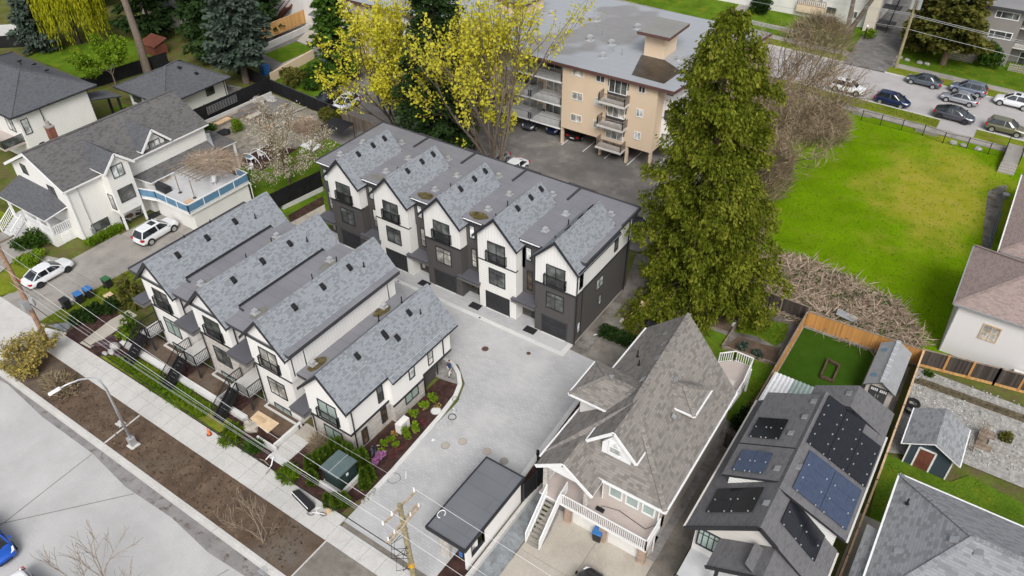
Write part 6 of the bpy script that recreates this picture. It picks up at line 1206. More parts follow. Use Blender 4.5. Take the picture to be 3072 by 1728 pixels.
# big cedar
def cedar(name, label, loc, H, Rm, nb, ncl, per, mat, s):
    # drooping sprays hang in tufts along arching limbs
    t = thing(name, label, 'tree', (*loc, 0)); h = .03+.97*(np.arange(nb)+nrs.rand(nb))/nb; a = nrs.rand(nb)*6.283
    env = np.clip((1-h)/.97, 0, 1)**.42*(1-.12*np.clip(.18-h, 0, 1)/.18)
    L = Rm*env*(1+.16*np.sin(a*3+h*7)+.12*np.sin(a*7-h*19))*(.62+.5*nrs.rand(nb)); nc = np.maximum((ncl*(L/Rm)*(.5+.7*L/Rm)).astype(int), 4); bi = np.repeat(np.arange(nb), nc); n = len(bi)
    tt = .25+.75*nrs.rand(n)**.6; r = L[bi]*tt; ca, sa = np.cos(a[bi]), np.sin(a[bi]); l = nrs.normal(size=n)*.17*L[bi]*(1.15-.6*tt)
    C = np.stack([ca*r-sa*l, sa*r+ca*l, h[bi]*H+.25*r-.075*r*r-.12*np.abs(l)], 1); C[:, 2] = np.maximum(C[:, 2], .9); cu = .35*nrs.rand(n)+.35*tt+.12*nrs.normal(size=n)  # lit spray tips painted in: tufts turn paler towards the limb ends
    k_ = np.repeat(np.arange(n), per); dz = nrs.rand(len(k_)); P = C[k_]+np.stack([nrs.normal(size=len(k_))*.16, nrs.normal(size=len(k_))*.16, .1-dz*.95], 1); P[:, :2] *= (1-.03*dz)[:, None]
    D = np.stack([ca[k_]*.5, sa[k_]*.5, np.full(len(k_), -.8)], 1)+nrs.normal(size=(len(k_), 3))*.42
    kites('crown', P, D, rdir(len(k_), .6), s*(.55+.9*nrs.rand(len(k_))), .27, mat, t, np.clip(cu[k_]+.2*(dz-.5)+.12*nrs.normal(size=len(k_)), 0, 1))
    b = MB(); b.tube([(0, 0, 0), (0, 0, H*.45), (0, 0, H*.97)], [.6, .38, .04], 9)
    for i in nrs.choice(nb, 80, replace=False): x, y = math.cos(a[i])*L[i], math.sin(a[i])*L[i]; z = h[i]*H; q = L[i]; b.tube([(0, 0, z), (x*.5, y*.5, z+.12*q-.019*q*q), (x*.97, y*.97, z+.24*q-.075*q*q)], [.08, .045, .015], 3)
    b.build('trunk', 'bark_brown', t).matrix_parent_inverse = Matrix.Identity(4)
    return t
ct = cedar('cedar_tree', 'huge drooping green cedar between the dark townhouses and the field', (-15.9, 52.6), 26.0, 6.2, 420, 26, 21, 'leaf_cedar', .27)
ct.rotation_euler = (.03, -.045, 0)
# spring trees in front of the apartments
for lb, loc, st, L, per in (('yellow-green spring tree leaning left of the dark fir', (-56.0, 60.2, 0), 7, 7.2, 14), ('yellow leafing birch with many pale stems before the tan facade', (-43.2, 60.3, 0), 9, 8.0, 8)):
    broadleaf('spring_tree', lb, loc, st, L, .17, 3, per, .30, 'leaf_yellow', 'bark_grey' if st == 9 else 'bark_dark', spread=.34 if st == 9 else .34, up=.22, clump=.6, gn=.2, sp=.5, kids=(2, 3), zmin=5.0)
broadleaf('spring_tree', 'slim yellow-leaved tree right behind the dark fir trunk', (-47.3, 61.6, 0), 3, 6.6, .16, 3, 14, .30, 'leaf_yellow', 'bark_grey', spread=.22, up=.25, clump=.5, kids=(2, 3), zmin=4.5)
conifer('fir_tree', 'tall dark green fir standing among the yellow trees', (-49.2, 58.7), 25.0, 5.0, 460, 26, 'leaf_fir', .42, droop=.25, z0=.14, prof=.62, trunk=.35, down=.2, wr=.3)
conifer('fir_tree', 'bushy dark green conifer against the left end of the apartment block', (-77.14, 70.71), 13.0, 3.6, 220, 14, 'leaf_green', .6, droop=.2, z0=.05, prof=.5, trunk=.3, down=.3, wr=.34)
shrub('ivy_mound', 'broad glossy green ivy mound under the bushy conifer', (-77.75, 69.78), 3.4, 2.2, 5000, .3, 'leaf_green', lobes=12)
shrub('laurel_bush', 'light green bamboo-like bush on the slope behind the black fence', (-81.39, 65.32), 2.2, 2.0, 2600, .3, 'leaf_olive', lobes=8); shrub('laurel_bush', 'small green bush at the foot of the slope by the black fence corner', (-77.53, 65.29), 1.5, 1.5, 1500, .26, 'leaf_green', lobes=6)
# top left trees
conifer('spruce_tree', 'grey-green spruce at the upper left by the pale road', (-121.70, 53.78), 12.5, 3.6, 230, 14, 'leaf_spruce', .6, droop=.25, z0=.03, prof=.6, down=.4, wr=.3)
conifer('spruce_tree', 'big grey-green spruce rising behind the coach house', (-86.8, 62.6), 17.5, 4.6, 330, 15, 'leaf_spruce', .62, droop=.2, z0=.16, prof=.5, trunk=.5, bark_='bark_grey', down=.3, wr=.3)
conifer('fir_tree', 'dark fir directly left of the big grey-green spruce', (-95.5, 65.5), 16.0, 4.0, 260, 14, 'leaf_fir', .65, droop=.3, z0=.05, prof=.55, down=.4, wr=.3)
for i, (x, y, H) in enumerate(((-104, 70, 17), (-112, 66, 16), (-121, 76, 18), (-99, 76, 15), (-133, 70, 17), (-110, 82, 17), (-128, 92, 18))):
    conifer('fir_tree', ('dark fir behind the tall bare trunk', 'dark fir right of the yellow willow', 'dark fir far behind the willow', 'dark fir left of the red stair house', 'dark fir at the upper left corner', 'dark fir beyond the brown far house', 'dark fir farthest beyond the long garden')[i], (x, y), H, 4.2, 190, 10, 'leaf_fir', .8, droop=.3, z0=.08, prof=.5, down=.35, wr=.32, limbs=15)
t = thing('bare_pine', 'tall bare grey trunk leaning above the back garden fence', 'tree', (-101.4, 57.3, 0))
MB().tube([(0, 0, 0), (-.5, .4, 5), (-1.6, .8, 11), (-2.6, 1.2, 17)], [.62, .5, .42, .3], 12).build('trunk', 'bark_grey', t).matrix_parent_inverse = Matrix.Identity(4)
P, d = blobcloud([(-2.4+rnd.uniform(-3, 3), 1+rnd.uniform(-3, 3), 15+rnd.uniform(-2, 3)) for _ in range(14)], [1.5]*14, 170); kites('crown', P, rdir(len(P), -.4), rdir(len(P), 1), .6, .3, 'leaf_fir', t)
# willow
wl = thing('willow_tree', 'bright yellow weeping willow hanging over the back garden', 'tree', (-119.60, 58.29)); 
b = MB(); b.tube([(0, 0, 0), (.2, 0, 4), (0, 0, 8)], [.4, .3, .2], 8); tipw = []
for i in range(110):
    a = rnd.uniform(0, 6.283); r_ = 4.8*math.sqrt(rnd.random()); tipw.append((r_*math.cos(a), r_*math.sin(a), 11.5-.13*r_*r_+rnd.uniform(-1, .6))); 
    if i < 26: b.tube([(0, 0, 6+rnd.uniform(-1, 2)), (r_*.5*math.cos(a), r_*.5*math.sin(a), 10.6), tipw[-1]], [.12, .07, .02], 3)
b.build('trunk', 'bark_dark', wl).matrix_parent_inverse = Matrix.Identity(4)
Pw = []
for x, y, z in tipw:
    for j in range(9):
        ox, oy = rnd.gauss(0, .4), rnd.gauss(0, .4); ln = rnd.uniform(3, 8)*(.55+.45*math.hypot(x, y)/4.8); n = int(ln*3.2)
        for q in range(n): Pw.append((x+ox+rnd.gauss(0, .05)+x*.012*q*.3, y+oy+rnd.gauss(0, .05), max(.4, z-ln*q/n)))
Pw = np.array(Pw); Dw = np.tile([0, 0, -1.0], (len(Pw), 1))+nrs.normal(size=Pw.shape)*.22; kites('crown', Pw, Dw, rdir(len(Pw)), .5+.3*nrs.rand(len(Pw)), .12, 'leaf_willow', wl)
broadleaf('lime_tree', 'small bright lime-green tree on the back garden lawn', (*(-101.41, 52.26), 0), 4, 2.3, .08, 2, 34, .3, 'leaf_lime', 'bark_grey', spread=.9, up=.05, clump=.55, lift=1.6)
# cherry
broadleaf('cherry_tree', 'white blossoming cherry tree with mossy trunk on the garden lawn', (-61.9, 47.1, 0), 6, 3.3, .13, 3, 6, .14, 'leaf_blossom', 'bark_brown', spread=.85, up=.06, clump=.45, lift=1.5, gn=.35, sp=.75, kids=(2, 4), zmin=2.0)
# bare trees by the back street
broadleaf('bare_tree', 'dark bare spreading tree right of the huge cedar', (-22.0, 84.0, 0), 9, 5.8, .15, 3, 3, .9, 'twig_brown', 'bark_brown', spread=.75, up=.2, gn=.25, sp=.6, kids=(2, 4), wr=.025, mn=.022)
broadleaf('bare_tree', 'olive twiggy bare tree in front of the white car on the back street', (-18.0, 92.5, 0), 9, 3.6, .12, 3, 2, .35, 'twig_brown', 'bark_brown', spread=1.2, up=.12, gn=.3, sp=.8, kids=(2, 4), wr=.05, mn=.022)
broadleaf('bare_tree', 'brown bare tree at the corner of the field behind the cedar', (-19.4, 76.0, 0), 10, 5.0, .1, 3, 4, .9, 'twig_brown', 'bark_brown', spread=.8, up=.18, gn=.3, sp=.7, kids=(2, 4), wr=.025, mn=.02)
broadleaf('bare_tree', 'tall bare street tree with two trunks before the pale apartments', (-22.8, 125.6, 0), 2, 8, .45, 3, 0, .2, 'leaf_olive', 'bark_grey', spread=.3, up=.1, gn=.2, kids=(1, 3), mn=.03)
def twigmass(name, label, loc, rx, ry, rz, n, s, mat, cat='shrub', wr=.035, up=.6, kind=None):
    t = thing(name, label, cat, (*loc, 0)); a = nrs.rand(n)*6.283; q = np.sqrt(nrs.rand(n)); h = nrs.rand(n); env = np.sqrt(np.clip(1-h**1.6, 0, 1))
    P = np.stack([np.cos(a)*q*rx*env, np.sin(a)*q*ry*env, h*rz], 1); D = np.stack([np.cos(a)*.7, np.sin(a)*.7, np.full(n, up)], 1)+nrs.normal(size=(n, 3))*np.array([.55, .55, .55 if up > .05 else .08])
    cl = .5+.5*np.sin(P[:, 0]*2.1+P[:, 2]*1.7)*np.sin(P[:, 1]*1.9); kites('twigs', P, D, rdir(n), s*(.5+nrs.rand(n)), wr, mat, t, .5*cl+.5*nrs.rand(n)); return t
twigmass('thicket', 'brown leafless thicket between the cedar and the green field', (-18.6, 74.5), 3.0, 6.5, 5.2, 12000, 1.3, 'twig_brown', up=1.3, wr=.02)
twigmass('thicket', 'olive-brown leafless thicket beneath the bare trees by the sidewalk', (-16.8, 90.5), 3.4, 4.4, 3.0, 8000, 1.2, 'twig_brown', up=1.0, wr=.02)
twigmass('thicket', 'tan leafless bush behind the bare trees on the far verge', (-25.0, 117.5), 5.0, 2.2, 4.2, 3500, 1.6, 'twig_brown', wr=.014, up=1.2)
twigmass('thicket', 'low brown thicket at the field edge below the cedar', (-17.0, 65.0), 2.6, 5.5, 2.6, 8000, 1.1, 'twig_brown', up=.9, wr=.02)
# bramble heap
def poly_points(poly, n):
    xs = np.array([p[0] for p in poly]); ys = np.array([p[1] for p in poly]); out = []
    while sum(len(o) for o in out) < n:
        P = np.stack([nrs.uniform(xs.min(), xs.max(), n), nrs.uniform(ys.min(), ys.max(), n)], 1); ins = np.zeros(n, bool); j = len(poly)-1
        for i in range(len(poly)):
            c = ((ys[i] > P[:, 1]) != (ys[j] > P[:, 1])) & (P[:, 0] < (xs[j]-xs[i])*(P[:, 1]-ys[i])/(ys[j]-ys[i]+1e-9)+xs[i]); ins ^= c; j = i
        out.append(P[ins])
    return np.concatenate(out)[:n]
BR = [(-14.70, 59.06), (-14.35, 62.30), (-11.15, 63.91), (-8.91, 63.63), (-6.33, 63.16), (-3.55, 62.45), (-1.09, 61.64), (0.73, 59.29), (1.72, 57.01), (1.6, 55.6), (-7.0, 55.3), (-13.6, 56.2)]
n = 17000; P2 = poly_points(BR, n); P2 = P2+nrs.normal(size=P2.shape)*.35; hh = (.25+.75*(.5+.5*np.sin(P2[:, 0]*1.3)*np.sin(P2[:, 1]*1.1)))*.75; P3 = np.column_stack([P2, hh*nrs.rand(n)])
kites('bramble_heap', P3, np.column_stack([nrs.normal(size=(n, 2)), nrs.normal(size=n)*.25]), rdir(n), .7+1.0*nrs.rand(n), .026, 'bramble', kind='stuff')
sheet('bramble_soil', BR, .05, 'dirt_wet')
P2 = poly_points(BR, 500); kites('bramble_weeds', np.column_stack([P2, np.full(500, .6)]), rdir(500, 1), rdir(500), .3, .3, 'leaf_green', kind='stuff')
# grass
def grass(name, poly, n, h, mat='grass_blade', tall=.4, bias=None):
    P = poly_points(poly, n); P = np.column_stack([P, np.full(n, .02)]); ph = .5+.5*np.sin(P[:, 0]*.9+2*np.sin(P[:, 1]*.5))*np.sin(P[:, 1]*.8+1.3*np.sin(P[:, 0]*.37))
    return kites(name, P, np.column_stack([nrs.normal(size=(n, 2))*.9, np.full(n, .3)]), np.tile([0, 0, 1.0], (n, 1))+nrs.normal(size=(n, 3))*.35, h*(.6+tall*nrs.rand(n)), .16, mat, None, .55*ph+.45*nrs.rand(n), kind='stuff')
FIELD = [(-15.5, 58.5), (2.4, 58.5), (6.0, 68), (6.2, 97), (-13, 97.5), (-16, 84)]
grass('field_grass', FIELD, 5000, .26); grass('bank_tall_grass', [(-53.5, 19.3), (-51.5, 20.4), (-41.5, 20.4), (-42, 19.2), (-44, 19.0)], 5000, .5)
grass('verge_grass', [(-62.6, 18.8), (-60.7, 19.9), (-60.4, 23), (-60.8, 28), (-62.6, 28.5)], 2500, .22); grass('lawn_grass', [(-61.8, 37), (-53, 37), (-53, 55), (-62, 56), (-66.5, 50), (-65, 44)], 7000, .22); grass('back_lawn_grass', [(2.4, 44), (6.4, 44), (7.4, 45.4), (14, 44), (14, 39), (2.4, 38.4)], 3500, .2); grass('garden_grass', [(-12, 48), (-8, 48.4), (-8, 44), (-10.5, 43)], 1500, .2)
grass('planter_weeds', [(-11.91, 53.39), (-10.22, 53.67), (-8.34, 54.29), (-8.01, 52.29), (-8.33, 50.91), (-10.07, 51.32), (-11.84, 50.75)], 1500, .3)
grass('far_lawn_grass', [(-13.5, 118.5), (12, 118), (12, 123), (-13, 123.5)], 4000, .3); grass('back_verge_grass', [(-14, 101), (-5.5, 100.3), (-5.5, 102.2), (-14, 102.9)], 2500, .25)
n = 1600; P2 = poly_points([(2.0, 54.5), (13, 55.5), (13, 48), (6.8, 47.2), (2.2, 45.5)], n); kites('pebbles', np.column_stack([P2, np.full(n, .05)]), np.column_stack([nrs.normal(size=(n, 2)), np.full(n, .15)]), np.tile([0, 0, 1.0], (n, 1))+nrs.normal(size=(n, 3))*.3, .12+.1*nrs.rand(n), .4, 'pebble_mix', kind='stuff')
n = 900; P2 = poly_points([(-54.5, 13.9), (-27, 13.9), (-27, 16.6), (-54, 16.6)], n); kites('soil_clods', np.column_stack([P2, np.full(n, .07)]), np.column_stack([nrs.normal(size=(n, 2)), np.full(n, .4)]), rdir(n), .10+.14*nrs.rand(n), .4, 'clod', kind='stuff')
# columnar cedars round the transformer
cd = None
CEL = ('column cedar nearest the walkway at the back of the transformer hedge', 'column cedar second from the walkway beside the transformer', 'column cedar third from the walkway behind the transformer', 'column cedar at the left corner behind the transformer lid', 'column cedar behind the left edge of the transformer lid', 'column cedar directly behind the transformer under the stone wall', 'column cedar under the shuttered ground floor window', 'column cedar below the stone corner of the end townhouse', 'column cedar right behind the transformer', 'column cedar beside the crouching gardener', 'pair cedar at the lane kerb nearest the street', 'pair cedar at the lane kerb nearest the gardener', 'lone cedar at the right front of the transformer wall', 'middle cedar in front of the transformer wall', 'left cedar of the three in front of the transformer wall', 'spreading olive cedar left of the transformer')
for i, (x, y) in enumerate(((-31.2, 20.25), (-30.95, 20.75), (-30.8, 21.15), (-30.7, 21.6), (-30.65, 22.1), (-30.2, 22.4), (-29.7, 22.45), (-29.15, 22.4), (-28.6, 22.3), (-28.25, 22.65), (-26.95, 21.35), (-27.0, 22.0), (-27.1, 19.55), (-27.5, 19.1), (-28.1, 18.9), (-30.2, 19.6))):
    if cd is None:
        cd = thing('column_cedar', CEL[0], 'shrub', (0, 0, 0), 'column cedars around the green transformer'); n = 1500; h = nrs.rand(n); a = nrs.rand(n)*6.283; rr = .42*(np.clip(1-h, 0, 1)**.55)*np.clip(h*6+.4, 0, 1)*(.6+.4*nrs.rand(n))
        P = np.stack([np.cos(a)*rr, np.sin(a)*rr, .1+h*1.85], 1); kites('foliage', P, np.stack([np.cos(a)*.5, np.sin(a)*.5, np.full(n, 1.0)], 1)+nrs.normal(size=(n, 3))*.25, rdir(n), .14+.14*nrs.rand(n), .3, 'leaf_column', cd); MB().tube([(0, 0, 0), (0, 0, 1.7)], [.04, .01], 4).build('trunk', 'bark_brown', cd).matrix_parent_inverse = Matrix.Identity(4); o = cd
    else: o = dup(cd, (0, 0, 0), rnd.uniform(0, 6.28), CEL[i])
    o.location = (x, y, .03); sc = rnd.uniform(.85, 1.08); o.scale = (sc, sc, sc*(1.0 if i < 12 else .75))
# bed shrubs, hedges
SHL = ('lime shrub at the far end of the lane flower bed', 'lime shrub second from the far end of the lane bed', 'lime shrub between the round lid and the stone wall', 'lime shrub just past the heat pump near the kerb', 'lime shrub touching the front of the heat pump', 'small lime shrub at the stone wall before the heat pump', 'small lime shrub below the second stone window', 'small lime shrub in the middle of the mulch', 'small lime shrub next to the pink flowers')
for i, (x, y) in enumerate(((-28.29, 30.5), (-28.29, 29.53), (-28.38, 28.35), (-27.54, 27.49), (-27.59, 26.54), (-28.28, 25.53), (-28.45, 24.9), (-27.57, 25.3), (-28.19, 24.29))):
    s_ = .42 if i < 5 else .26; shrub('bed_shrub', SHL[i], (x, y, .04), s_, s_*1.6, 260, .15, 'leaf_lime', 'lime shrubs in the lane flower bed', 5)
for i, (x, y) in enumerate(((-27.95, 23.9), (-27.7, 23.35))): shrub('azalea', ('pink flowering azalea behind the gardener', 'smaller pink azalea near the lane kerb')[i], (x, y, .04), .42-.1*i, .7, 300, .12, 'petal_pink', None, 5, 'flower')
for i in range(14):
    x, y = rnd.uniform(-28.6, -27.1), rnd.uniform(24, 32); shrub('bed_plant', 'low reddish groundcover plant in the dark mulch of the lane bed', (x, y, .04), .28, .3, 90, .1, 'leaf_red' if i % 3 else 'leaf_bronze', 'reddish plants in the lane bed', 3, 'plant', stem=False)
hp = MB()
hd = thing('clipped_hedge', 'short dark clipped hedge on the wet slab right of the dark townhouses', 'hedge', (-19.6, 44.3, 0)); n = 3500; P = np.column_stack([nrs.uniform(-1.55, 1.55, n), nrs.uniform(-.42, .42, n), .1+.95*nrs.rand(n)]); kites('foliage', P, rdir(n, .5), rdir(n), .2, .35, 'leaf_hedge', hd); hd.rotation_euler = (0, 0, .02)
for i, (x, y, r_, z) in enumerate(((-59.8, 20.4, .7, 1.0), (-59.2, 21.0, .8, 1.1), (-58.95, 22.0, .85, 1.2), (-58.5, 23.2, .9, 1.2))): shrub('rose_shrub', ('dark green shrub nearest the street beside the entry walk', 'dark green shrub second from the street beside the walk', 'dark green shrub with white blooms beside the walk', 'dark green shrub under the yellowish conifer')[i], (x, y), r_, z, 900, .2, 'leaf_hedge', 'dark shrubs along the entry walk', 7)
conifer('young_conifer', 'yellowish feathery conifer beside the first townhouse canopy', (-58.0, 24.6), 3.2, 1.3, 60, 26, 'leaf_olive', .35, droop=.1, z0=.04, prof=.6, trunk=.06, down=.1, limbs=5); conifer('young_conifer', 'slim yellow-green conifer at the foot of the first stairs', (-54.6, 22.2), 2.6, .75, 45, 30, 'leaf_column', .3, droop=.1, z0=.04, prof=.6, trunk=.05, down=.1, limbs=5)
for i, (x, y) in enumerate(((-53.9, 21.6), (-54.4, 21.4))): shrub('bed_shrub', ('round lime shrub beside the slim conifer', 'low lime shrub before the white wall end')[i], (x, y), .5, .8, 350, .18, 'leaf_lime', None, 5)
broadleaf('bronze_bush', 'large bronze-yellow bush in the soil strip at the pole', (-58.0, 15.3, 0), 16, 1.35, .03, 2, 9, .17, 'leaf_bronze', 'bark_pale', spread=2.2, up=.1, clump=.3, gn=.3, sp=.8, kids=(2, 3), cat='shrub'); twigmass('twig_pile', 'brown twiggy undergrowth at the lamp side of the bronze bush', (-53.8, 15.2), 2.0, 1.0, .7, 2600, .4, 'twig_brown', wr=.08)
shrub('porch_bush', 'green bush with white flowers beside the white house porch', (-73.8, 24.3), 1.5, 1.4, 2200, .22, 'leaf_green', lobes=9); shrub('porch_bush', 'yellow-green low bush at the white porch corner', (-71.6, 23.3), 1.5, .9, 1600, .2, 'leaf_lime', lobes=8); 
hd = thing('wall_hedge', 'low bright green hedge along the white house wall', 'hedge', (-69.4, 29.5, 0)); n = 2600; P = np.column_stack([nrs.uniform(-.5, .3, n), nrs.uniform(-1.9, 1.9, n), .05+.55*nrs.rand(n)]); kites('foliage', P, rdir(n, .8), rdir(n), .22, .3, 'leaf_lime', hd)
for i, (lb, p, r_, z, m) in enumerate((('bright fern clump at the end of the green bank', (-38.2, 19.3), .9, .8, 'grass_blade'), ('bright fern clump beside the black planter box', (-32.1, 19.2), .8, .8, 'grass_blade'), ('dark fern on the steep soil below the excavated bed', (-36.2, 19.4), .7, .6, 'leaf_green'))): shrub('fern_clump', lb, p, r_, z, 700, .4, m, None, 6, 'plant', wr=.12, stem=False)
twigmass('bare_bush', 'leafless brown bush beside the ground level walk', (-31.9, 21.9), .6, .6, 1.6, 900, .6, 'twig_brown', wr=.02)
broadleaf('young_tree', 'bare young street tree in the brown soil strip', (-29.7, 14.5, 0), 3, 2.1, .05, 3, 0, .1, 'leaf_olive', 'bark_pale', spread=.5, up=.2, gn=.25, sp=.6, kids=(2, 3), mn=.012)
broadleaf('young_tree', 'bare tree rising from the bottom edge over the road', (*(-33.58, 5.59), 0), 6, 2.6, .06, 3, 0, .16, 'leaf_fir', 'bark_pale', spread=.9, up=.12, gn=.3, sp=.6, kids=(2, 3), wr=.5, mn=.012)
shrub('lattice_bush', 'bushy green shrub before the grey apartment window', (-3.0, 123.4), 1.7, 3.4, 2400, .3, 'leaf_green', lobes=10); shrub('ball_shrub', 'big round dark clipped shrub on the lawn by the pale apartments', (-37.34, 127.03), 1.9, 3.0, 3500, .28, 'leaf_hedge', lobes=14)
conifer('cypress_tree', 'olive cypress beside the transformer pole', (-12.3, 124.3), 11.5, 3.2, 230, 16, 'leaf_olive', .55, droop=.1, z0=.03, prof=.5, down=.1, wr=.36); conifer('cypress_tree', 'broad olive cypress with bare trunk before the grey apartments', (-8.4, 121.0), 13.0, 4.9, 260, 13, 'leaf_olive', .6, droop=.1, z0=.2, prof=.4, trunk=.45, bark_='bark_brown', down=.1, wr=.36)
shrub('yellow_bush', 'small yellow-green bush by the globe lamp', (-19.6, 125.6), 1.0, 1.5, 700, .25, 'leaf_lime'); shrub('side_bush', 'dark round bush between the brown and solar houses', (-7.2, 41.2), 1.2, 1.7, 1500, .22, 'leaf_hedge', lobes=8)
shrub('veg_plant', 'bright green plant in the vegetable garden', (-76.44, 52.16), .75, 1.6, 900, .2, 'leaf_lime'); shrub('veg_plant', 'dark leafy clump by the white house back porch', (-79.93, 50.46), 1.1, 1.0, 1000, .25, 'leaf_green')
shrub('weed_clump', 'yellow-green shrub against the old plank fence', (-68.11, 59.80), 1.4, 2.0, 1300, .25, 'leaf_olive'); shrub('bluish_plant', 'blue-green plant in the planter bed corner', (-10.50, 49.08), .5, .7, 350, .2, 'leaf_spruce'); shrub('bluish_plant', 'smaller blue-green plant near the planter front board', (-9.16, 48.83), .4, .6, 300, .2, 'leaf_spruce')
broadleaf('bare_shrub', 'small bare branched tree on the white pebbles', (7.0, 48.2, 0), 4, 1.2, .04, 2, 0, .1, 'leaf_olive', 'bark_pale', spread=1.0, up=.1, mn=.012)
shrub('weed_tuft', 'green weed tuft on the pebble terrace', (2.89, 54.36), .3, .35, 150, .2, 'leaf_green', stem=False); shrub('weed_tuft', 'yellow weed tuft by the pebble terrace wall', (8.81, 50.45), .5, .6, 250, .2, 'leaf_olive', stem=False)
twigmass('vine', 'dry vine spreading over the deck pergola', (-65.4, 40.9), 3.2, 2.2, .35, 2600, 1.1, 'bramble', wr=.014, up=.02); bpy.data.objects['vine'].location.z = 4.4
twigmass('brush_pile', 'heap of dry prunings by the cherry tree', (-69.41, 57.35), 2.6, 1.4, .8, 3500, .7, 'bramble', wr=.025, up=.1)

# ---------------------------------------------------------------- vehicles
def paint(name, c, metal=.3):
    s = N(name, c, .28, metal, .5); s.b.inputs['Coat Weight'].default_value = .6; s.b.inputs['Coat Roughness'].default_value = .08
for nm, c, me in (('paint_white_car', (.74, .75, .77), 0), ('paint_silver', (.44, .46, .50), .5), ('paint_slate', (.11, .13, .155), .4), ('paint_navy', (.010, .022, .085), .3), ('paint_graphite', (.085, .09, .11), .5), ('paint_olive', (.20, .195, .125), .5), ('paint_steel', (.24, .28, .36), .5), ('paint_black', (.012, .012, .015), .2), ('paint_blue', (.012, .10, .52), .3), ('paint_orange', (.62, .10, .03), .1)): paint(nm, c, me)
flat('lamp_clear', (.75, .77, .8), .15, var=.05); flat('lamp_red', (.45, .015, .02), .25); flat('alloy', (.52, .53, .54), .35, .7, var=.05); flat('alloy_dark', (.05, .05, .055), .4, .5)
KIND = {'sedan': (4.6, 1.80, 1.44, -1.85, -1.0, .35, 1.2, .90, .32), 'hatch': (4.4, 1.77, 1.54, -2.0, -1.55, .35, 1.45, .95, .31), 'suv': (4.55, 1.85, 1.66, -2.15, -1.75, .30, 1.2, 1.02, .36), 'fastback': (4.75, 1.92, 1.60, -2.25, -.75, .25, 1.45, 1.0, .36)}
def make_car(label, kind, pnt, rim='alloy', sunroof=False):
    L, Wd, H, xa, xb, xc, xd, zb, rw = KIND[kind]; t = thing('parked_car', label, 'car'); h = L/2; w = Wd/2; tall = kind in ('suv', 'hatch'); tz = zb+.03 if kind == 'sedan' else zb+.05
    ST = [(-h, .72, .42, .58, .66), (-h+.06, .86, .30, .74, tz-.12), (-h+.22, .94, .26, zb-.06, tz), (xa+.05 if not tall else -h+.4, .98, .24, zb, tz), (-.9, 1.0, .22, zb, zb+.03), (0, 1.0, .22, zb, zb+.02), (xd-.25, .99, .22, zb-.03, zb+.01), (xd+.05, .98, .22, zb-.06, zb-.01), (h-.75, .96, .23, zb-.13, zb-.07), (h-.35, .90, .24, zb-.20, zb-.13), (h-.12, .80, .26, zb-.30, zb-.24), (h, .62, .34, .52, .58)]
    b = MB(); m = 9
    for x, wf, z0, zs, zt in ST:
        y = w*wf
        for yy, zz in ((-y*.84, z0), (-y, z0+.14), (-y*1.0, (z0+zs)/2), (-y*.95, zs), (-y*.72, zt-.01), (0, zt+.02), (y*.72, zt-.01), (y*.95, zs), (y, (z0+zs)/2), (y, z0+.14), (y*.84, z0)): b.v.append((x, yy, zz))
    m = 11
    for i in range(len(ST)-1):
        for j in range(m):
            k_ = (j+1) % m; b.f.append((i*m+j, i*m+k_, (i+1)*m+k_, (i+1)*m+j)); b.m.append(0)
    b.f.append(tuple(range(m-1, -1, -1))); b.m.append(0); e = (len(ST)-1)*m; b.f.append(tuple(range(e, e+m))); b.m.append(0)
    body = b.build('body', pnt, t, smooth=True); body.data.polygons.foreach_set('use_smooth', [True]*len(body.data.polygons))
    mo = body.modifiers.new('sub', 'SUBSURF'); mo.levels = mo.render_levels = 1
    wb, wr = w*.90, w*.68; zr = H-.05; g = MB()
    bs = [(xa, -wb*.9, zb-.02), (xa+.5, -wb, zb-.02), (xd-.5, -wb, zb-.03), (xd, -wb*.86, zb-.05), (xd+.06, 0, zb-.03), (xd, wb*.86, zb-.05), (xd-.5, wb, zb-.03), (xa+.5, wb, zb-.02), (xa, wb*.9, zb-.02), (xa-.05, 0, zb)]
    rf = [(xb, -wr*.9, zr-.04), (xb+.3, -wr, zr), (xc-.3, -wr, zr), (xc, -wr*.9, zr-.04), (xc+.04, 0, zr-.01), (xc, wr*.9, zr-.04), (xc-.3, wr, zr), (xb+.3, wr, zr), (xb, wr*.9, zr-.04), (xb-.04, 0, zr-.01)]
    n = 10; g.v = bs+rf
    for i in range(n): j = (i+1) % n; g.f.append((i, j, n+j, n+i)); g.m.append(0)
    g.f.append(tuple(range(n, 2*n))); g.m.append(0); g.build('windows', 'car_glass', t)
    r = MB(); top = [(x*1.0, y*1.02, z+.03) for x, y, z in rf]; mid = [(xb+.4, 0, zr+.07), (xc-.4, 0, zr+.07)]; r.v = [(x, y*1.04, z-.01) for x, y, z in rf]+[(x*.97, y*.85, z+.045) for x, y, z in rf]
    for i in range(n): j = (i+1) % n; r.f.append((i, j, n+j, n+i)); r.m.append(0)
    r.f.append(tuple(range(n, 2*n))); r.m.append(0); ro = r.build('roof', pnt if kind != 'fastback' else 'car_glass', t, smooth=False)
    if sunroof: box('sunroof', 'car_glass', -.5, xc-.25, -wr*.6, wr*.6, zr+.02, zr+.06, ro)
    for s in (-1, 1):
        pl = MB()
        for p, q in (((xd-.02, s*wb*.88, zb-.05), (xc, s*wr*.93, zr)), ((xa+.05, s*wb*.92, zb), (xb+.02, s*wr*.93, zr)), ((-.22, s*wb*1.0, zb), (-.28, s*wr*1.0, zr))): pl.beam(p, q, .09, .06)
        pl.beam((xa+.45, s*wb, zb), (xd-.45, s*wb, zb-.01), .05, .05)
        pl.build('pillars', pnt, t)
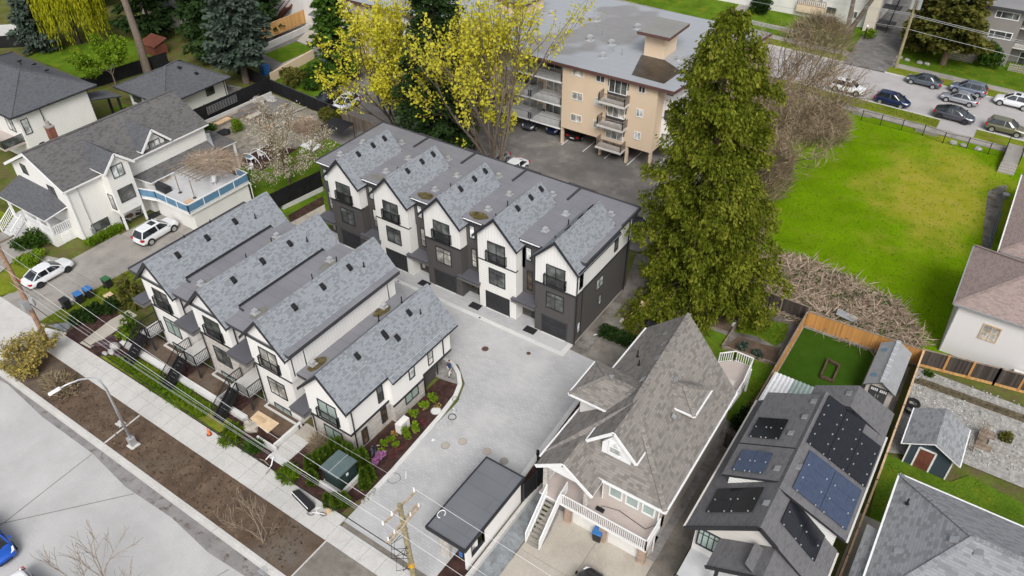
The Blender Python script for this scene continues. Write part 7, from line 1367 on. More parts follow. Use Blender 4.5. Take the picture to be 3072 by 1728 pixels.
    for sx, x in ((1, h-.9), (-1, -h+.92)):
        for s in (-1, 1):
            q = MB(); y = s*(w-.10); ring = [(x+rw*math.cos(a*.449), z_) for a in range(14) for z_ in (rw+rw*math.sin(a*.449),)]; pr = [(px, pz) for px, pz in ring]
            q.prism_y(pr if True else pr, y-.12, y+.12); wo = q.build('wheel', 'rubber', t); q = MB(); rr = rw*.68; pr = [(x+rr*math.cos(a*.524), rw+rr*math.sin(a*.524)) for a in range(12)]; q.prism_y(pr, y-.135, y+.135); ri = q.build('rim', rim, wo)
            q = MB(); ra = rw*1.16; pr = [(x+ra*math.cos(a*.349), rw+ra*math.sin(a*.349)) for a in range(10)]; pr.append((x-ra, rw*.55)); pr.append((x+ra, rw*.55)); q.prism_y(pr, s*(w-.2)-.02, s*(w+.004)+.0) if s > 0 else q.prism_y(pr, s*(w+.004), s*(w-.2)); q.build('wheel_arch', 'rubber', t)
    for s in (-1, 1):
        MB().hexa([(h-.42, s*w*.55, zb-.33), (h-.08, s*w*.52, zb-.35), (h-.22, s*w*.80, zb-.33), (h-.5, s*w*.88, zb-.3), (h-.45, s*w*.55, zb-.16), (h-.14, s*w*.52, zb-.25), (h-.24, s*w*.8, zb-.21), (h-.52, s*w*.88, zb-.15)]).build('headlight', 'lamp_clear', t)
        MB().box(-h+.02, -h+.3, min(s*w*.58, s*w*.93), max(s*w*.58, s*w*.93), zb-.26, zb-.08).build('taillight', 'lamp_red', t)
        MB().box(xd-.42, xd-.25, min(s*w*.97, s*w*1.12), max(s*w*.97, s*w*1.12), zb+.02, zb+.16).build('mirror', pnt, t)
    box('grille', 'plastic_black', h-.06, h+.01, -w*.45, w*.45, .34, .48, t); box('number_plate', 'white_plastic', -h-.02, -h+.02, -.25, .25, .5, .62, t); box('bumper_trim', 'plastic_black', -h+.0, -h+.06, -w*.6, w*.6, .3, .42, t)
    return t
def park(label, kind, pnt, x, y, rz, z=0, **kw):
    c = make_car(label, kind, pnt, **kw); c.location = (x, y, z); c.rotation_euler = (0, 0, rz); return c
PI = math.pi
park('slate grey sedan parked nearest the transformer pole', 'sedan', 'paint_slate', -9.3, 112.45, PI-.06)
park('steel blue suv parked behind the slate sedan', 'suv', 'paint_steel', -3.9, 112.75, PI-.06)
park('silver sedan driving beside the steel blue suv', 'sedan', 'paint_silver', -4.3, 109.15, PI-.05)
park('white suv partly cut off by the right edge of the back street', 'suv', 'paint_white_car', 1.6, 111.75, PI-.06, sunroof=True)
park('navy blue hatchback parked by the field verge', 'hatch', 'paint_navy', -11.4, 103.9, -.05)
park('graphite fastback car turning by the driveway crossover', 'fastback', 'paint_graphite', -4.0, 103.6, -.06, rim='alloy_dark')
park('olive green suv parked at the lower end of the back street', 'suv', 'paint_olive', 1.85, 103.3, -.05)
park('white suv half hidden behind bare branches on the back street', 'suv', 'paint_white_car', -17.2, 104.6, -.05, sunroof=True)
park('white sedan parked on the concrete side drive by the lawn', 'sedan', 'paint_white_car', -67.95, 22.75, PI/2+.03, .03, rim='alloy_dark')
park('white suv with red tail lights parked beside the townhouse eave', 'suv', 'paint_white_car', -65.3, 32.6, PI/2+.05, .03, sunroof=True)
park('bright blue car entering the front road at the left edge', 'hatch', 'paint_blue', -44.0, 4.55, -.06)
park('white car cut off by the bottom edge of the front road', 'hatch', 'paint_white_car', *(-38.11, 3.84), -.06)
park('black car on the brown house driveway at the bottom edge', 'hatch', 'paint_black', -10.5, 22.3, PI/2)
park('black suv parked nose to the black fence behind the garden', 'suv', 'paint_black', *(-72.68, 63.98), -PI/2+.1, .03)
park('white suv parked beside the black suv behind the garden fence', 'suv', 'paint_white_car', *(-69.70, 64.16), -PI/2+.1, .03, sunroof=True)
park('orange car behind the dark townhouses under the fir', 'hatch', 'paint_orange', -54.0, 63.3, 0, .03); park('white car behind the dark townhouses right of the orange car', 'sedan', 'paint_white_car', -50.4, 62.8, -PI/2, .03)
park('silver car parked behind the birch stems', 'sedan', 'paint_silver', -45.2, 62.7, -PI/2, .03); park('white car showing above the middle of the dark townhouse roof', 'sedan', 'paint_white_car', -42.4, 62.4, -PI/2, .03)
park('dark red-lamped car parked under the tan apartments', 'sedan', 'paint_black', -40.6, 74.6, PI/2, .03); park('black car facing out under the apartment balcony stack', 'suv', 'paint_black', -34.8, 74.2, -PI/2, .03); park('dark car parked in the shade under the balconies', 'sedan', 'paint_graphite', -46.6, 73.8, -PI/2, .03)
park('blue car parked under the balconies beside the tan corner', 'hatch', 'paint_navy', -43.6, 74.4, -PI/2, .03); park('black car half hidden behind the right end roof edge', 'sedan', 'paint_black', -27.5, 60.5, 0.05, .03); park('red car glimpsed at the cedar edge behind the dark townhouses', 'hatch', 'paint_orange', -21.0, 57.6, PI/2, .03)

# ---------------------------------------------------------------- small things
def wheelie_bin(label, lid, x, y, rz, body='plastic_black'):
    t = thing('wheelie_bin', label, 'bin', (0, 0, 0)); b = MB(); b.hexa([(-.24, -.26, .08), (.24, -.26, .08), (.24, .26, .08), (-.24, .26, .08), (-.31, -.36, 1.0), (.31, -.36, 1.0), (.31, .36, 1.0), (-.31, .36, 1.0)]); b.build('body', body, t)
    b = MB(); b.hexa([(-.33, -.4, 1.0), (.33, -.4, 1.0), (.33, .4, 1.0), (-.33, .4, 1.0), (-.3, -.36, 1.07), (.3, -.36, 1.07), (.29, .34, 1.1), (-.29, .34, 1.1)]); b.build('lid', lid, t); MB().tube([(-.28, .43, .98), (.28, .43, .98)], .025, 5).build('handle', 'plastic_black', t)
    for s in (-1, 1): MB().prism_x([(.3+.12*math.cos(a*.7), .12+.12*math.sin(a*.7)) for a in range(9)], s*.29-.03, s*.29+.03).build('wheel', 'rubber', t)
    t.location = (x, y, .03); t.rotation_euler = (0, 0, rz); return t
wheelie_bin('black wheelie bin next to the white bucket on the drive verge', 'plastic_black', -62.3, 21.05, 1.6); wheelie_bin('blue-lidded bin next to the bucket, left of its pair', 'plastic_blue', -62.1, 22.2, 1.5); wheelie_bin('blue-lidded bin farther from the bucket, nearest the white car', 'plastic_blue', -62.05, 23.1, 1.55); wheelie_bin('green-lidded wheelie bin alone on the drive verge', 'plastic_green', -61.95, 24.9, 1.6); wheelie_bin('blue wheelie bin between the two beige garage doors', 'plastic_blue', -11.75, 26.75, 0.1)
t = thing('bucket', 'white plastic bucket between the wheelie bins', 'bucket', (-62.5, 21.6, .03)); MB().cyl(-62.5, 21.6, .03, .5, .16, 10, r2=.2).build('body', 'white_plastic', t); MB().cyl(-62.5, 21.6, .5, .53, .22, 10).build('rim', 'white_plastic', t)
t = thing('tin_box', 'small grey box lying on the mossy verge', 'box', (-61.2, 26.0, .03)); b = MB(); b.box(-61.45, -61.05, 25.8, 26.2, .03, .35); b.build('body', 'metal_grey', t); MB().box(-61.38, -61.12, 25.87, 26.13, .352, .37).build('lid', 'trim_charcoal', t)
tag(MB().slab([(-60.7, 23.6, .5), (-60.0, 23.5, .55), (-59.9, 24.2, .6), (-60.6, 24.3, .55)], .03, 0, 0).build('cardboard', 'ply'), 'tan cardboard sheet on the shrubs by the walk', 'cardboard'); tag(MB().slab([(-57.2, 24.5, .55), (-56.2, 24.6, .6), (-56.2, 25.5, .7), (-57.0, 25.5, .6)], .03, 0, 0).build('plywood_board', 'timber_new'), 'orange plywood board behind the first stair railing', 'board')
# tarps and boulders at the corner
b = MB(); pts = []
for i in range(9):
    for j in range(5): pts.append((-56.0+i*.28+.1*j, 19.25+j*.42+.12*i, .12+.22*rnd.random()))
for i in range(8):
    for j in range(4): b.face([pts[i*5+j], pts[(i+1)*5+j], pts[(i+1)*5+j+1], pts[i*5+j+1]])
tag(b.build('plum_tarp', 'tarp_plum'), 'crumpled dark plum tarp beside the concrete entry walk', 'tarp')
for i, (x, y, r_, lb) in enumerate(((-54.1, 20.3, .55, 'large pale boulder at the end of the white garden wall'), (-53.7, 19.75, .42, 'second pale boulder touching the plum sheet'), (-54.0, 19.3, .3, 'small pale boulder nearest the sidewalk'))): tag(MB().blob((x, y, .25), (r_, r_*.7, r_*.55), jit=.12, seg=9, rings=6).build('boulder', 'rock'), lb, 'rock')
tag(MB().blob((-53.2, 19.9, .15), (.5, .3, .25), jit=.3).build('dark_sheet', 'tarp_plum'), 'bunched dark sheet lying by the boulders', 'tarp')
for i, (x, y, r_) in enumerate(((-14.1, 120.1, .5), (-12.9, 119.7, .4), (-11.2, 119.7, .45), (-10.3, 119.7, .4), (-2.8, 96.7, .5), (-1.65, 96.7, .4), (-.1, 96.7, .45))): tag(MB().blob((x, y, .15), (r_, r_*.75, r_*.6), jit=.15).build('boulder', 'rock'), ('stone beside the foot of the transformer pole', 'stone by the planting edge under the left cypress', 'stone between the two cypress trees', 'stone left of the cypress trunk', 'grey stone at the wire fence, first from the graphite car', 'grey stone in the middle of the wire fence', 'grey stone at the wire fence nearest the olive suv')[i], 'rock')
# excavated bed
t = thing('plywood_sheet', 'plywood sheet with a stack of bricks on the brown soil bed', 'board', (-37.4, 21.4, .3)); MB().slab([(-38.5, 22.0, .34), (-36.2, 22.0, .34), (-36.2, 20.85, .33), (-38.4, 21.1, .33)], .03, 0, 0).build('sheet', 'ply', t)
for i in range(12):
    x, y, z = -38.1+.24*(i % 4), 21.35+.13*((i//4) % 2), .35+.1*(i//8); 
    br_ = box('paver_stack', 'ply', x, x+.22, y, y+.11, z, z+.09); tag(br_, 'tan paving brick stacked on the plywood sheet', 'brick', 'tan bricks on the plywood')
tag(MB().blob((-37.9, 20.6, .2), (.75, .45, .35), jit=.3).build('rubble_heap', 'concrete_tan'), 'tan rubble heap below the plywood sheet', 'rubble')
t = thing('safety_cone', 'orange traffic cone leaning at the sidewalk edge', 'cone', (-39.9, 18.5, .07)); MB().cyl(-39.9, 18.5, .07, .11, .2, 8).build('base', 'rubber', t); MB().tube([(-39.9, 18.5, .1), (-40.0, 18.55, .7)], [.13, .03], 8).build('body', 'orange_cone', t)
# transformer
t = thing('transformer_box', 'dark green electrical transformer with grey lid inside the cedar hedge', 'transformer', (-29, 21, 0)); b = MB(); b.box(-29.75, -28.2, 20.25, 21.9, .1, 1.55); b.build('body', 'green_metal', t); b = MB(); b.slab([(-29.85, 20.1, 1.66), (-28.1, 20.1, 1.66), (-28.1, 22.0, 1.62), (-29.85, 22.0, 1.62)], .1, 0, 0); b.build('lid', 'green_lid', t); MB().beam((-29, 20.1, 1.68), (-29, 22, 1.64), .04, .03).build('seam', 'metal_galv', t)
box('warning_label', 'white_plastic', -28.19, -28.17, 20.9, 21.1, 1.0, 1.25, t); box('plinth', 'concrete', -29.9, -28.05, 20.1, 22.0, -.05, .1, t)
for x0, x1, y0, y1, lb in ((-28.0, -27.8, 20.3, 21.9, 'concrete sleeper wall at the right of the transformer'), (-30.4, -28.2, 19.75, 19.95, 'concrete sleeper wall in front of the transformer')): tag(box('sleeper_wall', 'concrete', x0, x1, y0, y1, 0, .45), lb, 'wall')
t = thing('planter_box', 'black plastic planter box lying at the sidewalk edge', 'planter', (-29.7, 18.2, 0)); b = MB(); b.hexa([(-30.75, 18.1, .08), (-28.8, 17.75, .08), (-28.75, 18.3, .08), (-30.5, 18.55, .08), (-30.75, 18.1, .5), (-28.8, 17.75, .5), (-28.75, 18.3, .5), (-30.5, 18.55, .5)]); b.build('body', 'rubber', t); MB().beam((-30.75, 18.1, .52), (-28.8, 17.75, .52), .05).build('rim', 'white_plastic', t)
t = thing('white_bike', 'white folded bicycle frame by the black planter box', 'bicycle', (-28.2, 17.9, .07)); b = MB(); b.tube([(-28.5, 17.7, .4), (-28.1, 17.9, .45), (-27.8, 18.1, .35)], .03, 5).tube([(-28.1, 17.9, .45), (-28.15, 17.95, .85), (-27.9, 18.15, .9)], .025, 5); b.build('frame', 'white_plastic', t)
for x, y in ((-28.55, 17.68), (-27.8, 18.12)): MB().tube([(x+.2*math.cos(a*.6), y+.1*math.cos(a*.6), .28+.2*math.sin(a*.6)) for a in range(12)], .025, 4).build('wheel', 'rubber', t)
tag(box('cardboard_box', 'ply', -27.9, -27.6, 18.35, 18.65, .05, .3), 'small brown cardboard box by the white bicycle', 'box')
b = MB(); b.tube([(-34.6, 19.2, .1), (-34.3, 19.5, .6), (-33.9, 19.4, .7), (-33.7, 19.0, .4), (-33.8, 18.8, .1)], .05, 5); tag(b.build('drain_pipe', 'white_plastic'), 'white bent plastic pipe over the dark hole by the steps', 'pipe'); b = MB(); b.tube([(-35.3, 18.9, .1), (-34.5, 19.0, .3), (-33.7, 18.9, .2), (-33.6, 18.3, .15)], .04, 5); tag(b.build('pruned_branch', 'bark_pale'), 'pale curved branch lying at the sidewalk edge', 'branch')
for i in range(5): tag(MB().blob((-26.35+.08*(i % 2), 20.4+i*.28, .14), (.16, .14, .13), jit=.2).build('edge_stone', 'rock'), 'pale edging stone along the lane bed corner', 'rock', 'edging stones by the lane bed')
# heat pump
t = thing('heat_pump', 'cream heat pump unit on the mulch beside the stone wall', 'heat pump', (-28.2, 26.8, 0)); box('body', 'hvac_cream', -28.5, -28.0, 26.3, 27.35, .15, 1.05, t); b = MB()
for i in range(8): b.box(-27.995, -27.985, 26.4+i*.08, 26.43+i*.08, .25, .95)
b.build('fan_grille', 'metal_grey', t)
for y in (26.4, 27.2): box('foot', 'rubber', -28.5, -28.0, y, y+.08, .03, .15, t)
tag(box('red_valve', 'red_paint', -28.6, -28.5, 26.1, 26.2, .05, .3), 'small red valve at the foot of the heat pump', 'valve')
# lids, covers, drains
def lid(lb, p, r_, mat='concrete_tan', z=.014):
    t = thing('manhole_cover', lb, 'cover', (*p, z)); MB().cyl(p[0], p[1], z, z+.012, r_, 20).build('rim', 'concrete_old', t); MB().cyl(p[0], p[1], z+.012, z+.02, r_*.86, 20).build('plate', mat, t)
lid('tan round cover on the lane, nearest the flower bed', (-24.75, 27.41), .34); lid('tan round cover second from the flower bed', (-23.93, 28.41), .33); lid('tan round cover just above the shelter roof', (-21.9, 28.65), .33); lid('stained round cover right of the shelter corner', (-20.39, 28.61), .33, 'concrete_old'); lid('dark iron cover in the middle of the courtyard', (-28.3, 37.35), .32, 'rust'); lid('small dark iron cover near the end garage', (-25.0, 38.9), .2, 'rust'); lid('large pale round lid in the mulch bed', (-27.4, 29.65), .42, 'concrete_white', .045); lid('small drain in the white band before the fourth garage', (-31.0, 40.3), .1, 'rust', .036); lid('small drain in the white band at the second door', (-40.3, 40.3), .1, 'rust', .036)
def coil(lb, p, r_, n=2, z=.03, mat='rubber', rr=.025):
    b = MB(); b.tube([(p[0]+r_*(1+.05*math.sin(3*a))*math.cos(a), p[1]+r_*math.sin(a), z+.02*a/6) for a in [i*.35 for i in range(int(18*n))]], rr, 4); tag(b.build('cable_coil', mat), lb, 'coil')
coil('black coil on the lane next to the mulch kerb', (-26.0, 29.85), .3); coil('small grey coil on the kerb above the black coil', (-26.3, 30.45), .2, mat='metal_grey'); coil('pale ring lying near the black coil', (-25.75, 29.25), .2, 1, mat='concrete_tan'); coil('thin wire coil at the cedar pair', (-25.95, 23.1), .45, 1, rr=.015); coil('thin ring on the curved kerb end', (-26.85, 31.4), .25, 1, .12, rr=.018)
tag(MB().beam((-25.6, 24.0, .05), (-25.2, 23.5, .05), .06, .04).build('white_stick', 'white_plastic'), 'white plastic strip lying on the lane', 'stick'); tag(MB().slab([(-25.9, 27.2, .05), (-25.7, 27.2, .06), (-25.7, 27.4, .04), (-25.9, 27.4, .05)], .02, 0, 0).build('litter', 'white_plastic'), 'white scrap of litter on the lane near the kerb', 'litter')
b = MB()
for i in range(6): b.box(-28.4+i*.1, -28.35+i*.1, 12.95, 13.4, -.0, .012)
b.box(-28.45, -27.85, 12.9, 12.95, -.0, .012); b.box(-28.45, -27.85, 13.4, 13.45, .0, .012); tag(b.build('storm_drain', 'metal_galv', kind=None), 'grated storm drain in the street gutter', 'drain')
for i, (x0, x1) in enumerate(((-38.6, -37.5), (-32.8, -31.7), (-27.0, -25.9))): tag(box('door_mat', 'rubber', x0, x1, 41.0, 41.75, .02, .045), ('black mat before the third dark entry', 'black mat before the fourth entry door', 'black mat with shoes before the last entry')[i], 'mat')
# timbers right of the row
t = thing('timber_brace', 'new lumber brace of three beams on concrete pads', 'timber frame', (-19.5, 46.5, 0)); P1 = (-20.31, 46.77); P2_ = (-19.27, 47.35)
MB().beam((*P1, .1), (-19.3, 48.4, 1.3), .18, .18).build('beam', 'timber_new', t); MB().beam((*P2_, .1), (-19.2, 48.2, 1.6), .18, .18).build('beam', 'timber_new', t); MB().beam((-19.6, 48.3, 1.5), (-17.9, 49.0, 1.4), .18, .2).build('beam', 'timber_new', t)
for p in (P1, P2_): box('pad', 'concrete_tan', p[0]-.3, p[0]+.3, p[1]-.25, p[1]+.3, 0, .12, t)
tag(MB().blob((-17.9, 47.2, .45), (.5, .4, .5), jit=.25).build('rubbish_bag', 'rubber'), 'shiny black rubbish bag on the soil under the lumber', 'bag'); tag(MB().beam((-21.6, 43.8, .05), (-21.1, 44.5, .08), .06).build('white_stake', 'white_plastic'), 'white stake lying by the clipped hedge', 'stake'); tag(MB().beam((*(-17.39, 49.33), .1), (*(-17.07, 50.83), .5), .16).build('plank', 'timber_new'), 'orange plank leaning near the brown roof end', 'plank')
# deck furniture
t = thing('pergola', 'thin timber pergola over the deck of the white house', 'pergola', (-66, 39, 2.6))
for p in ((-66.25, 36.85), (-64.18, 37.02)): MB().cyl(p[0], p[1], 2.57, 4.6, .05, 6).build('post', 'timber_old', t); MB().cyl(p[0], p[1], 2.56, 2.6, .2, 8).build('base', 'metal_black', t)
for i in range(9): MB().beam((-67.9+i*.55, 37.2, 4.62), (-67.7+i*.55, 40.8, 4.66), .05, .06).build('slat', 'timber_old', t)
for y in (37.6, 39.2, 40.6): MB().beam((-68.2, y, 4.56), (-63.2, y, 4.56), .06, .07).build('beam', 'timber_old', t)
p = (-68.04, 36.24); t = thing('barbecue_cover', 'dark brown covered chest on the deck', 'cover', (*p, 2.55)); b = MB(); b.prism_x([(p[1]-.4, 2.55), (p[1]+.4, 2.55), (p[1]+.4, 3.1), (p[1]+.25, 3.25), (p[1]-.25, 3.25), (p[1]-.4, 3.1)], p[0]-.8, p[0]+.8); b.build('cover', 'door_black', t); t.rotation_euler = (0, 0, 0)
def chair(lb, x, y, z, rz, mat='white_plastic', s=1.0, name='garden_chair'):
    t = thing(name, lb, 'chair'); b = MB(); b.box(-.24, .24, -.24, .24, .40, .44); b.build('seat', mat, t); MB().hexa([(-.24, .2, .44), (.24, .2, .44), (.24, .24, .44), (-.24, .24, .44), (-.2, .32, .9), (.2, .32, .9), (.2, .36, .9), (-.2, .36, .9)]).build('backrest', mat, t)
    for sx in (-1, 1):
        for sy in (-1, 1): MB().beam((sx*.25, sy*.25, 0), (sx*.21, sy*.21, .42), .045).build('leg', mat, t)
        MB().box(sx*.25-.03, sx*.25+.03, -.22, .26, .62, .66).build('armrest', mat, t)
    t.location = (x, y, z); t.rotation_euler = (0, 0, rz); t.scale = (s,)*3; return t
p = (-64.64, 39.86); chair('white plastic chair standing on the deck', p[0], p[1], 2.56, .6); p = (-65.21, 40.99); chair('second white plastic chair on the deck, under the vine', p[0], p[1], 2.56, 2.4)
p = (-67.36, 46.49); chair('white plastic chair on the lawn beside the deck corner', p[0], p[1], .04, .3); p = (-68.76, 49.26); chair('white plastic chair on the lawn nearer the cherry tree', p[0], p[1], .04, 1.8)
p = (-68.92, 47.85); t = thing('garden_table', 'small garden table with towels on the lawn', 'table', (*p, 0)); box('tabletop', 'white_plastic', p[0]-.5, p[0]+.5, p[1]-.35, p[1]+.35, .66, .7, t)
for sx in (-.4, .4):
    for sy in (-.28, .28): box('leg', 'white_plastic', p[0]+sx-.03, p[0]+sx+.03, p[1]+sy-.03, p[1]+sy+.03, .04, .66, t)
tag(box('towel', 'blue_panel', p[0]-.4, p[0]+.1, p[1]-.25, p[1]+.25, .70, .76), 'folded blue towel on the garden table', 'towel')
p = (-69.87, 32.75); t = thing('bistro_table', 'round brown bistro table under the corner tower', 'table', (*p, 0)); MB().cyl(p[0], p[1], .7, .74, .42, 14).build('tabletop', 'rust', t)
for a in (0, 2.1, 4.2): MB().beam((p[0]+.35*math.cos(a), p[1]+.35*math.sin(a), .03), (p[0]+.12*math.cos(a), p[1]+.12*math.sin(a), .7), .03).build('leg', 'metal_black', t)
p = (-69.82, 33.70); chair('black metal chair right of the bistro table', p[0], p[1], .03, -.8, 'metal_black', name='bistro_chair'); p = (-69.76, 32.13); chair('black metal chair left of the bistro table', p[0], p[1], .03, 1.8, 'metal_black', name='bistro_chair')
tag(sheet('tan_sheet', [(-64.37, 35.77), (-64.57, 36.69), (-63.64, 36.72), (-63.61, 35.81)], 2.57, 'timber_new', kind='thing'), 'tan board lying on the deck corner', 'board')
p = (-68.82, 34.60); tag(box('black_mat', 'rubber', p[0]-.5, p[0]+.5, p[1]-.7, p[1]+.7, .035, .06), 'black mat outside the garage door of the white house', 'mat')
# garden hoops, raised beds
t = thing('hoop_tunnel', 'white hoops of a bare garden tunnel', 'garden frame', (-68.5, 49.5, 0))
for i in range(4):
    y = 47.6+i*1.35; MB().tube([(-70.3+3.4*(.5-.5*math.cos(a*.349)), y, 1.35*math.sin(a*.349)) for a in range(10)], .04, 5).build('hoop', 'white_plastic', t)
MB().beam((-68.6, 47.5, 1.34), (-68.6, 51.8, 1.34), .05).build('ridge_pole', 'white_plastic', t)
for i, (cx, cy, m) in enumerate(((380, 690, 'timber_new'), (640, 590, 'asphalt_dark'), (880, 590, 'concrete_tan'), (780, 470, 'asphalt_dark'))):
    p = ((-79.74, 52.79), (-79.40, 55.08), (-77.67, 56.00), (-80.08, 57.19))[i]; t = thing('raised_bed', ('raised bed stacked with pale planks by the trellis fence', 'raised bed under black sheet by the kerb', 'empty timber raised bed nearest the cherry', 'farther raised bed under black sheet')[i], 'planter', (*p, 0))
    for x0, x1, y0, y1 in ((-.6, .6, -1.2, -1.1), (-.6, .6, 1.1, 1.2), (-.6, -.5, -1.1, 1.1), (.5, .6, -1.1, 1.1)): box('board', 'timber_old', p[0]+x0, p[0]+x1, p[1]+y0, p[1]+y1, 0, .35, t)
    box('fill', m, p[0]-.5, p[0]+.5, p[1]-1.1, p[1]+1.1, 0, .28, t)
for i in range(16):
    p = (-74.35, 57.34); x = p[0]+rnd.uniform(-2.2, 3.2); y = p[1]+rnd.uniform(-2.5, 3.0); a = rnd.uniform(0, 3.14); L = rnd.uniform(.6, 1.5); z = .08+.05*i/4
    tag(MB().beam((x-L*math.cos(a), y-L*math.sin(a), z), (x+L*math.cos(a), y+L*math.sin(a), z+rnd.uniform(0, .2)), .14, .05).build('loose_plank', ('timber_old', 'timber_new', 'concrete_tan')[i % 3]), 'loose plank on the cluttered vegetable garden ground', 'plank', 'loose garden planks')
for i, (cx, cy) in enumerate(((950, 330), (1150, 320), (1350, 420), (1100, 600), (620, 900))):
    p = ((-81.00, 59.67), (-79.76, 60.71), (-76.98, 60.30), (-76.21, 56.96), (-77.33, 50.99))[i]
    tag(MB().blob((p[0], p[1], .15), (rnd.uniform(.5, 1.0), rnd.uniform(.4, .8), .3), jit=.35).build('garden_heap', ('concrete_old', 'rock', 'timber_old', 'mulch', 'rubber')[i]), ('grey sack heap near the black fence corner', 'pale stone heap near the black fence corner', 'brown brush heap by the parked black suv fence', 'dark soil heap beside the empty raised bed', 'black pot cluster by the bare tunnel')[i], 'heap')
p = (-65.95, 54.48); tag(MB().slab([(p[0]-1.2, p[1]-.8, .1), (p[0]+1.2, p[1]-.9, .16), (p[0]+1.2, p[1]+.8, .12), (p[0]-1.1, p[1]+.9, .2)], .04, 0, 0).build('plastic_sheet', 'white_plastic'), 'white plastic sheet lying on the lawn under the cherry', 'sheet')
p = (-67.96, 61.52); t = thing('step_ladder', 'white step ladder leaning against the old plank fence', 'ladder', (*p, 0))
for s in (-.25, .25): MB().beam((p[0]+s, p[1], 0), (p[0]+s*.8, p[1]+.5, 1.6), .07).build('rail', 'metal_galv', t)
for i in range(5): MB().beam((p[0]-.24, p[1]+.09*i, .25+.28*i), (p[0]+.24, p[1]+.09*i, .25+.28*i), .07, .04).build('rung', 'metal_galv', t)
p = (-64.37, 57.57); tag(MB().slab([(p[0]-1.6, p[1]-1.2, 1.9), (p[0]+1.6, p[1]-1.2, 1.9), (p[0]+1.6, p[1]+1.2, 2.1), (p[0]-1.6, p[1]+1.2, 2.1)], .06, 0, 0).beam((p[0]-1.5, p[1]-1.1, 0), (p[0]-1.5, p[1]-1.1, 1.9), .06).beam((p[0]+1.5, p[1]+1.1, 0), (p[0]+1.5, p[1]+1.1, 2.0), .06).build('canopy_tent', 'rubber'), 'black flat canopy behind the left end of the dark row', 'canopy')
# turf frame, patio roof, plant pot, tyres
t = thing('rusty_frame', 'rusty rectangular metal frame lying on the green turf', 'frame', (-3.2, 50, 0)); q = [(-4.26, 51.56), (-3.28, 51.30), (-3.23, 49.29), (-4.16, 49.28)]
for i in range(4): MB().beam((*q[i], .25), (*q[(i+1) % 4], .25), .14, .2).build('rail', 'rust', t); MB().beam((*q[i], .03), (*q[i], .3), .1).build('leg', 'rust', t)
t = thing('patio_roof', 'white corrugated patio roof between the turf and solar house', 'canopy', (-5, 43, 0)); x0, x1, y0, y1 = -7.0, -1.6, 41.0, 45.6
for i in range(18):
    x = x0+i*.3; clear = 5 <= i < 10
    b = MB(); b.slab([(x, y0, 2.55), (x+.15, y0, 2.62), (x+.15, y1, 2.32), (x, y1, 2.25)], .02, 0, 0); b.slab([(x+.15, y0, 2.62), (x+.29, y0, 2.55), (x+.29, y1, 2.25), (x+.15, y1, 2.32)], .02, 0, 0); b.build('roof_sheet', 'glass_green' if clear else 'white_plastic', t)
for x in (x0+.1, x1): box('post', 'timber_old', x-.06, x+.06, y1-.1, y1, 0, 2.2, t)
p = (-12.25, 51.49); t = thing('plant_pot', 'white ceramic pot on the dry garden soil', 'pot', (*p, 0)); MB().cyl(p[0], p[1], .03, .55, .15, 12, r2=.2).build('body', 'white_plastic', t); MB().cyl(p[0], p[1], .54, .57, .16, 12).build('soil', 'mulch', t)
p = (2.53, 50.21)
for i in range(2): b = MB(); b.tube([(p[0]+.42*math.cos(a*.449), p[1]-i*.75+.42*math.sin(a*.449), .35+.0*i) for a in range(15)], .13, 6); tag(b.build('old_tyre', 'rubber'), ('black tyre by the navy shed roof, nearer the pebble terrace', 'black tyre half under the navy shed roof')[i], 'tyre')
# pebble terrace wall and steps
tw = thing('terrace_wall', 'mossy stepped stone wall between the two pebble terraces', 'wall', (5, 51, 0)); A0 = Vector((*(2.18, 53.01), 0)); A1 = Vector((*(9.80, 53.21), 0)); n = 26
for j in range(2):
    for i in range(n):
        a = A0.lerp(A1, (i+.02+.5*(j % 2)/1)/n); e = A0.lerp(A1, (i+.97+.5*(j % 2))/n); MB().beam(a+Vector((0, .08*j+rnd.uniform(-.02, .02), .12+.24*j)), e+Vector((0, .08*j, .12+.24*j)), .25, .22).build('stone', 'rock_moss', tw)
B0 = Vector((*(7.87, 49.09), 0)); B1 = Vector((*(10.32, 49.00), 0)); tw2 = thing('terrace_wall', 'grey block wall at the edge of the back lawn', 'wall', tuple(B0))
for j in range(3):
    for i in range(8): a = B0.lerp(B1, (i+.02)/8); e = B0.lerp(B1, (i+.97)/8); MB().beam(a+Vector((0, .05*j, .1+.2*j)), e+Vector((0, .05*j, .1+.2*j)), .25, .18).build('stone', 'rock', tw2)
ts = thing('timber_steps', 'old timber steps up to the pebble terrace beside the navy shed', 'steps', (6.9, 47, 0))
for i in range(5): p = Vector((*(7.25, 48.53), 0)); MB().box(p.x-.1, p.x+.95, p.y+i*.32, p.y+i*.32+.34, 0, .12+.13*i).build('step', 'timber_old', ts)
t = thing('hose_heap', 'tangled green garden hose on the ground by the grey house', 'hose', (2.5, 33, 0)); p = (2.94, 35.92); b = MB(); b.tube([(p[0]+.35*math.cos(a*1.3)*(1+.3*math.sin(a*2.1)), p[1]+.5*math.sin(a*1.1)*(1+.3*math.cos(a*1.7)), .08+.1*abs(math.sin(a*3))) for a in [i*.35 for i in range(70)]], .022, 4); b.build('hose', 'plastic_green', t)
tag(MB().beam((*(-5.28, 57.16), .9), (*(-3.57, 57.26), .6), .9, .05).build('metal_sheet', 'metal_grey'), 'loose corrugated grey sheet on the bramble heap', 'sheet')
p = (4.07, 86.86); t = thing('grey_tub', 'grey plastic tub on the dirt strip at the field edge', 'tub', (*p, 0)); MB().cyl(p[0], p[1], .03, .5, .3, 10, r2=.36).build('body', 'metal_grey', t); MB().cyl(p[0], p[1], .45, .47, .3, 10).build('water', 'trim_charcoal', t)
b = MB()
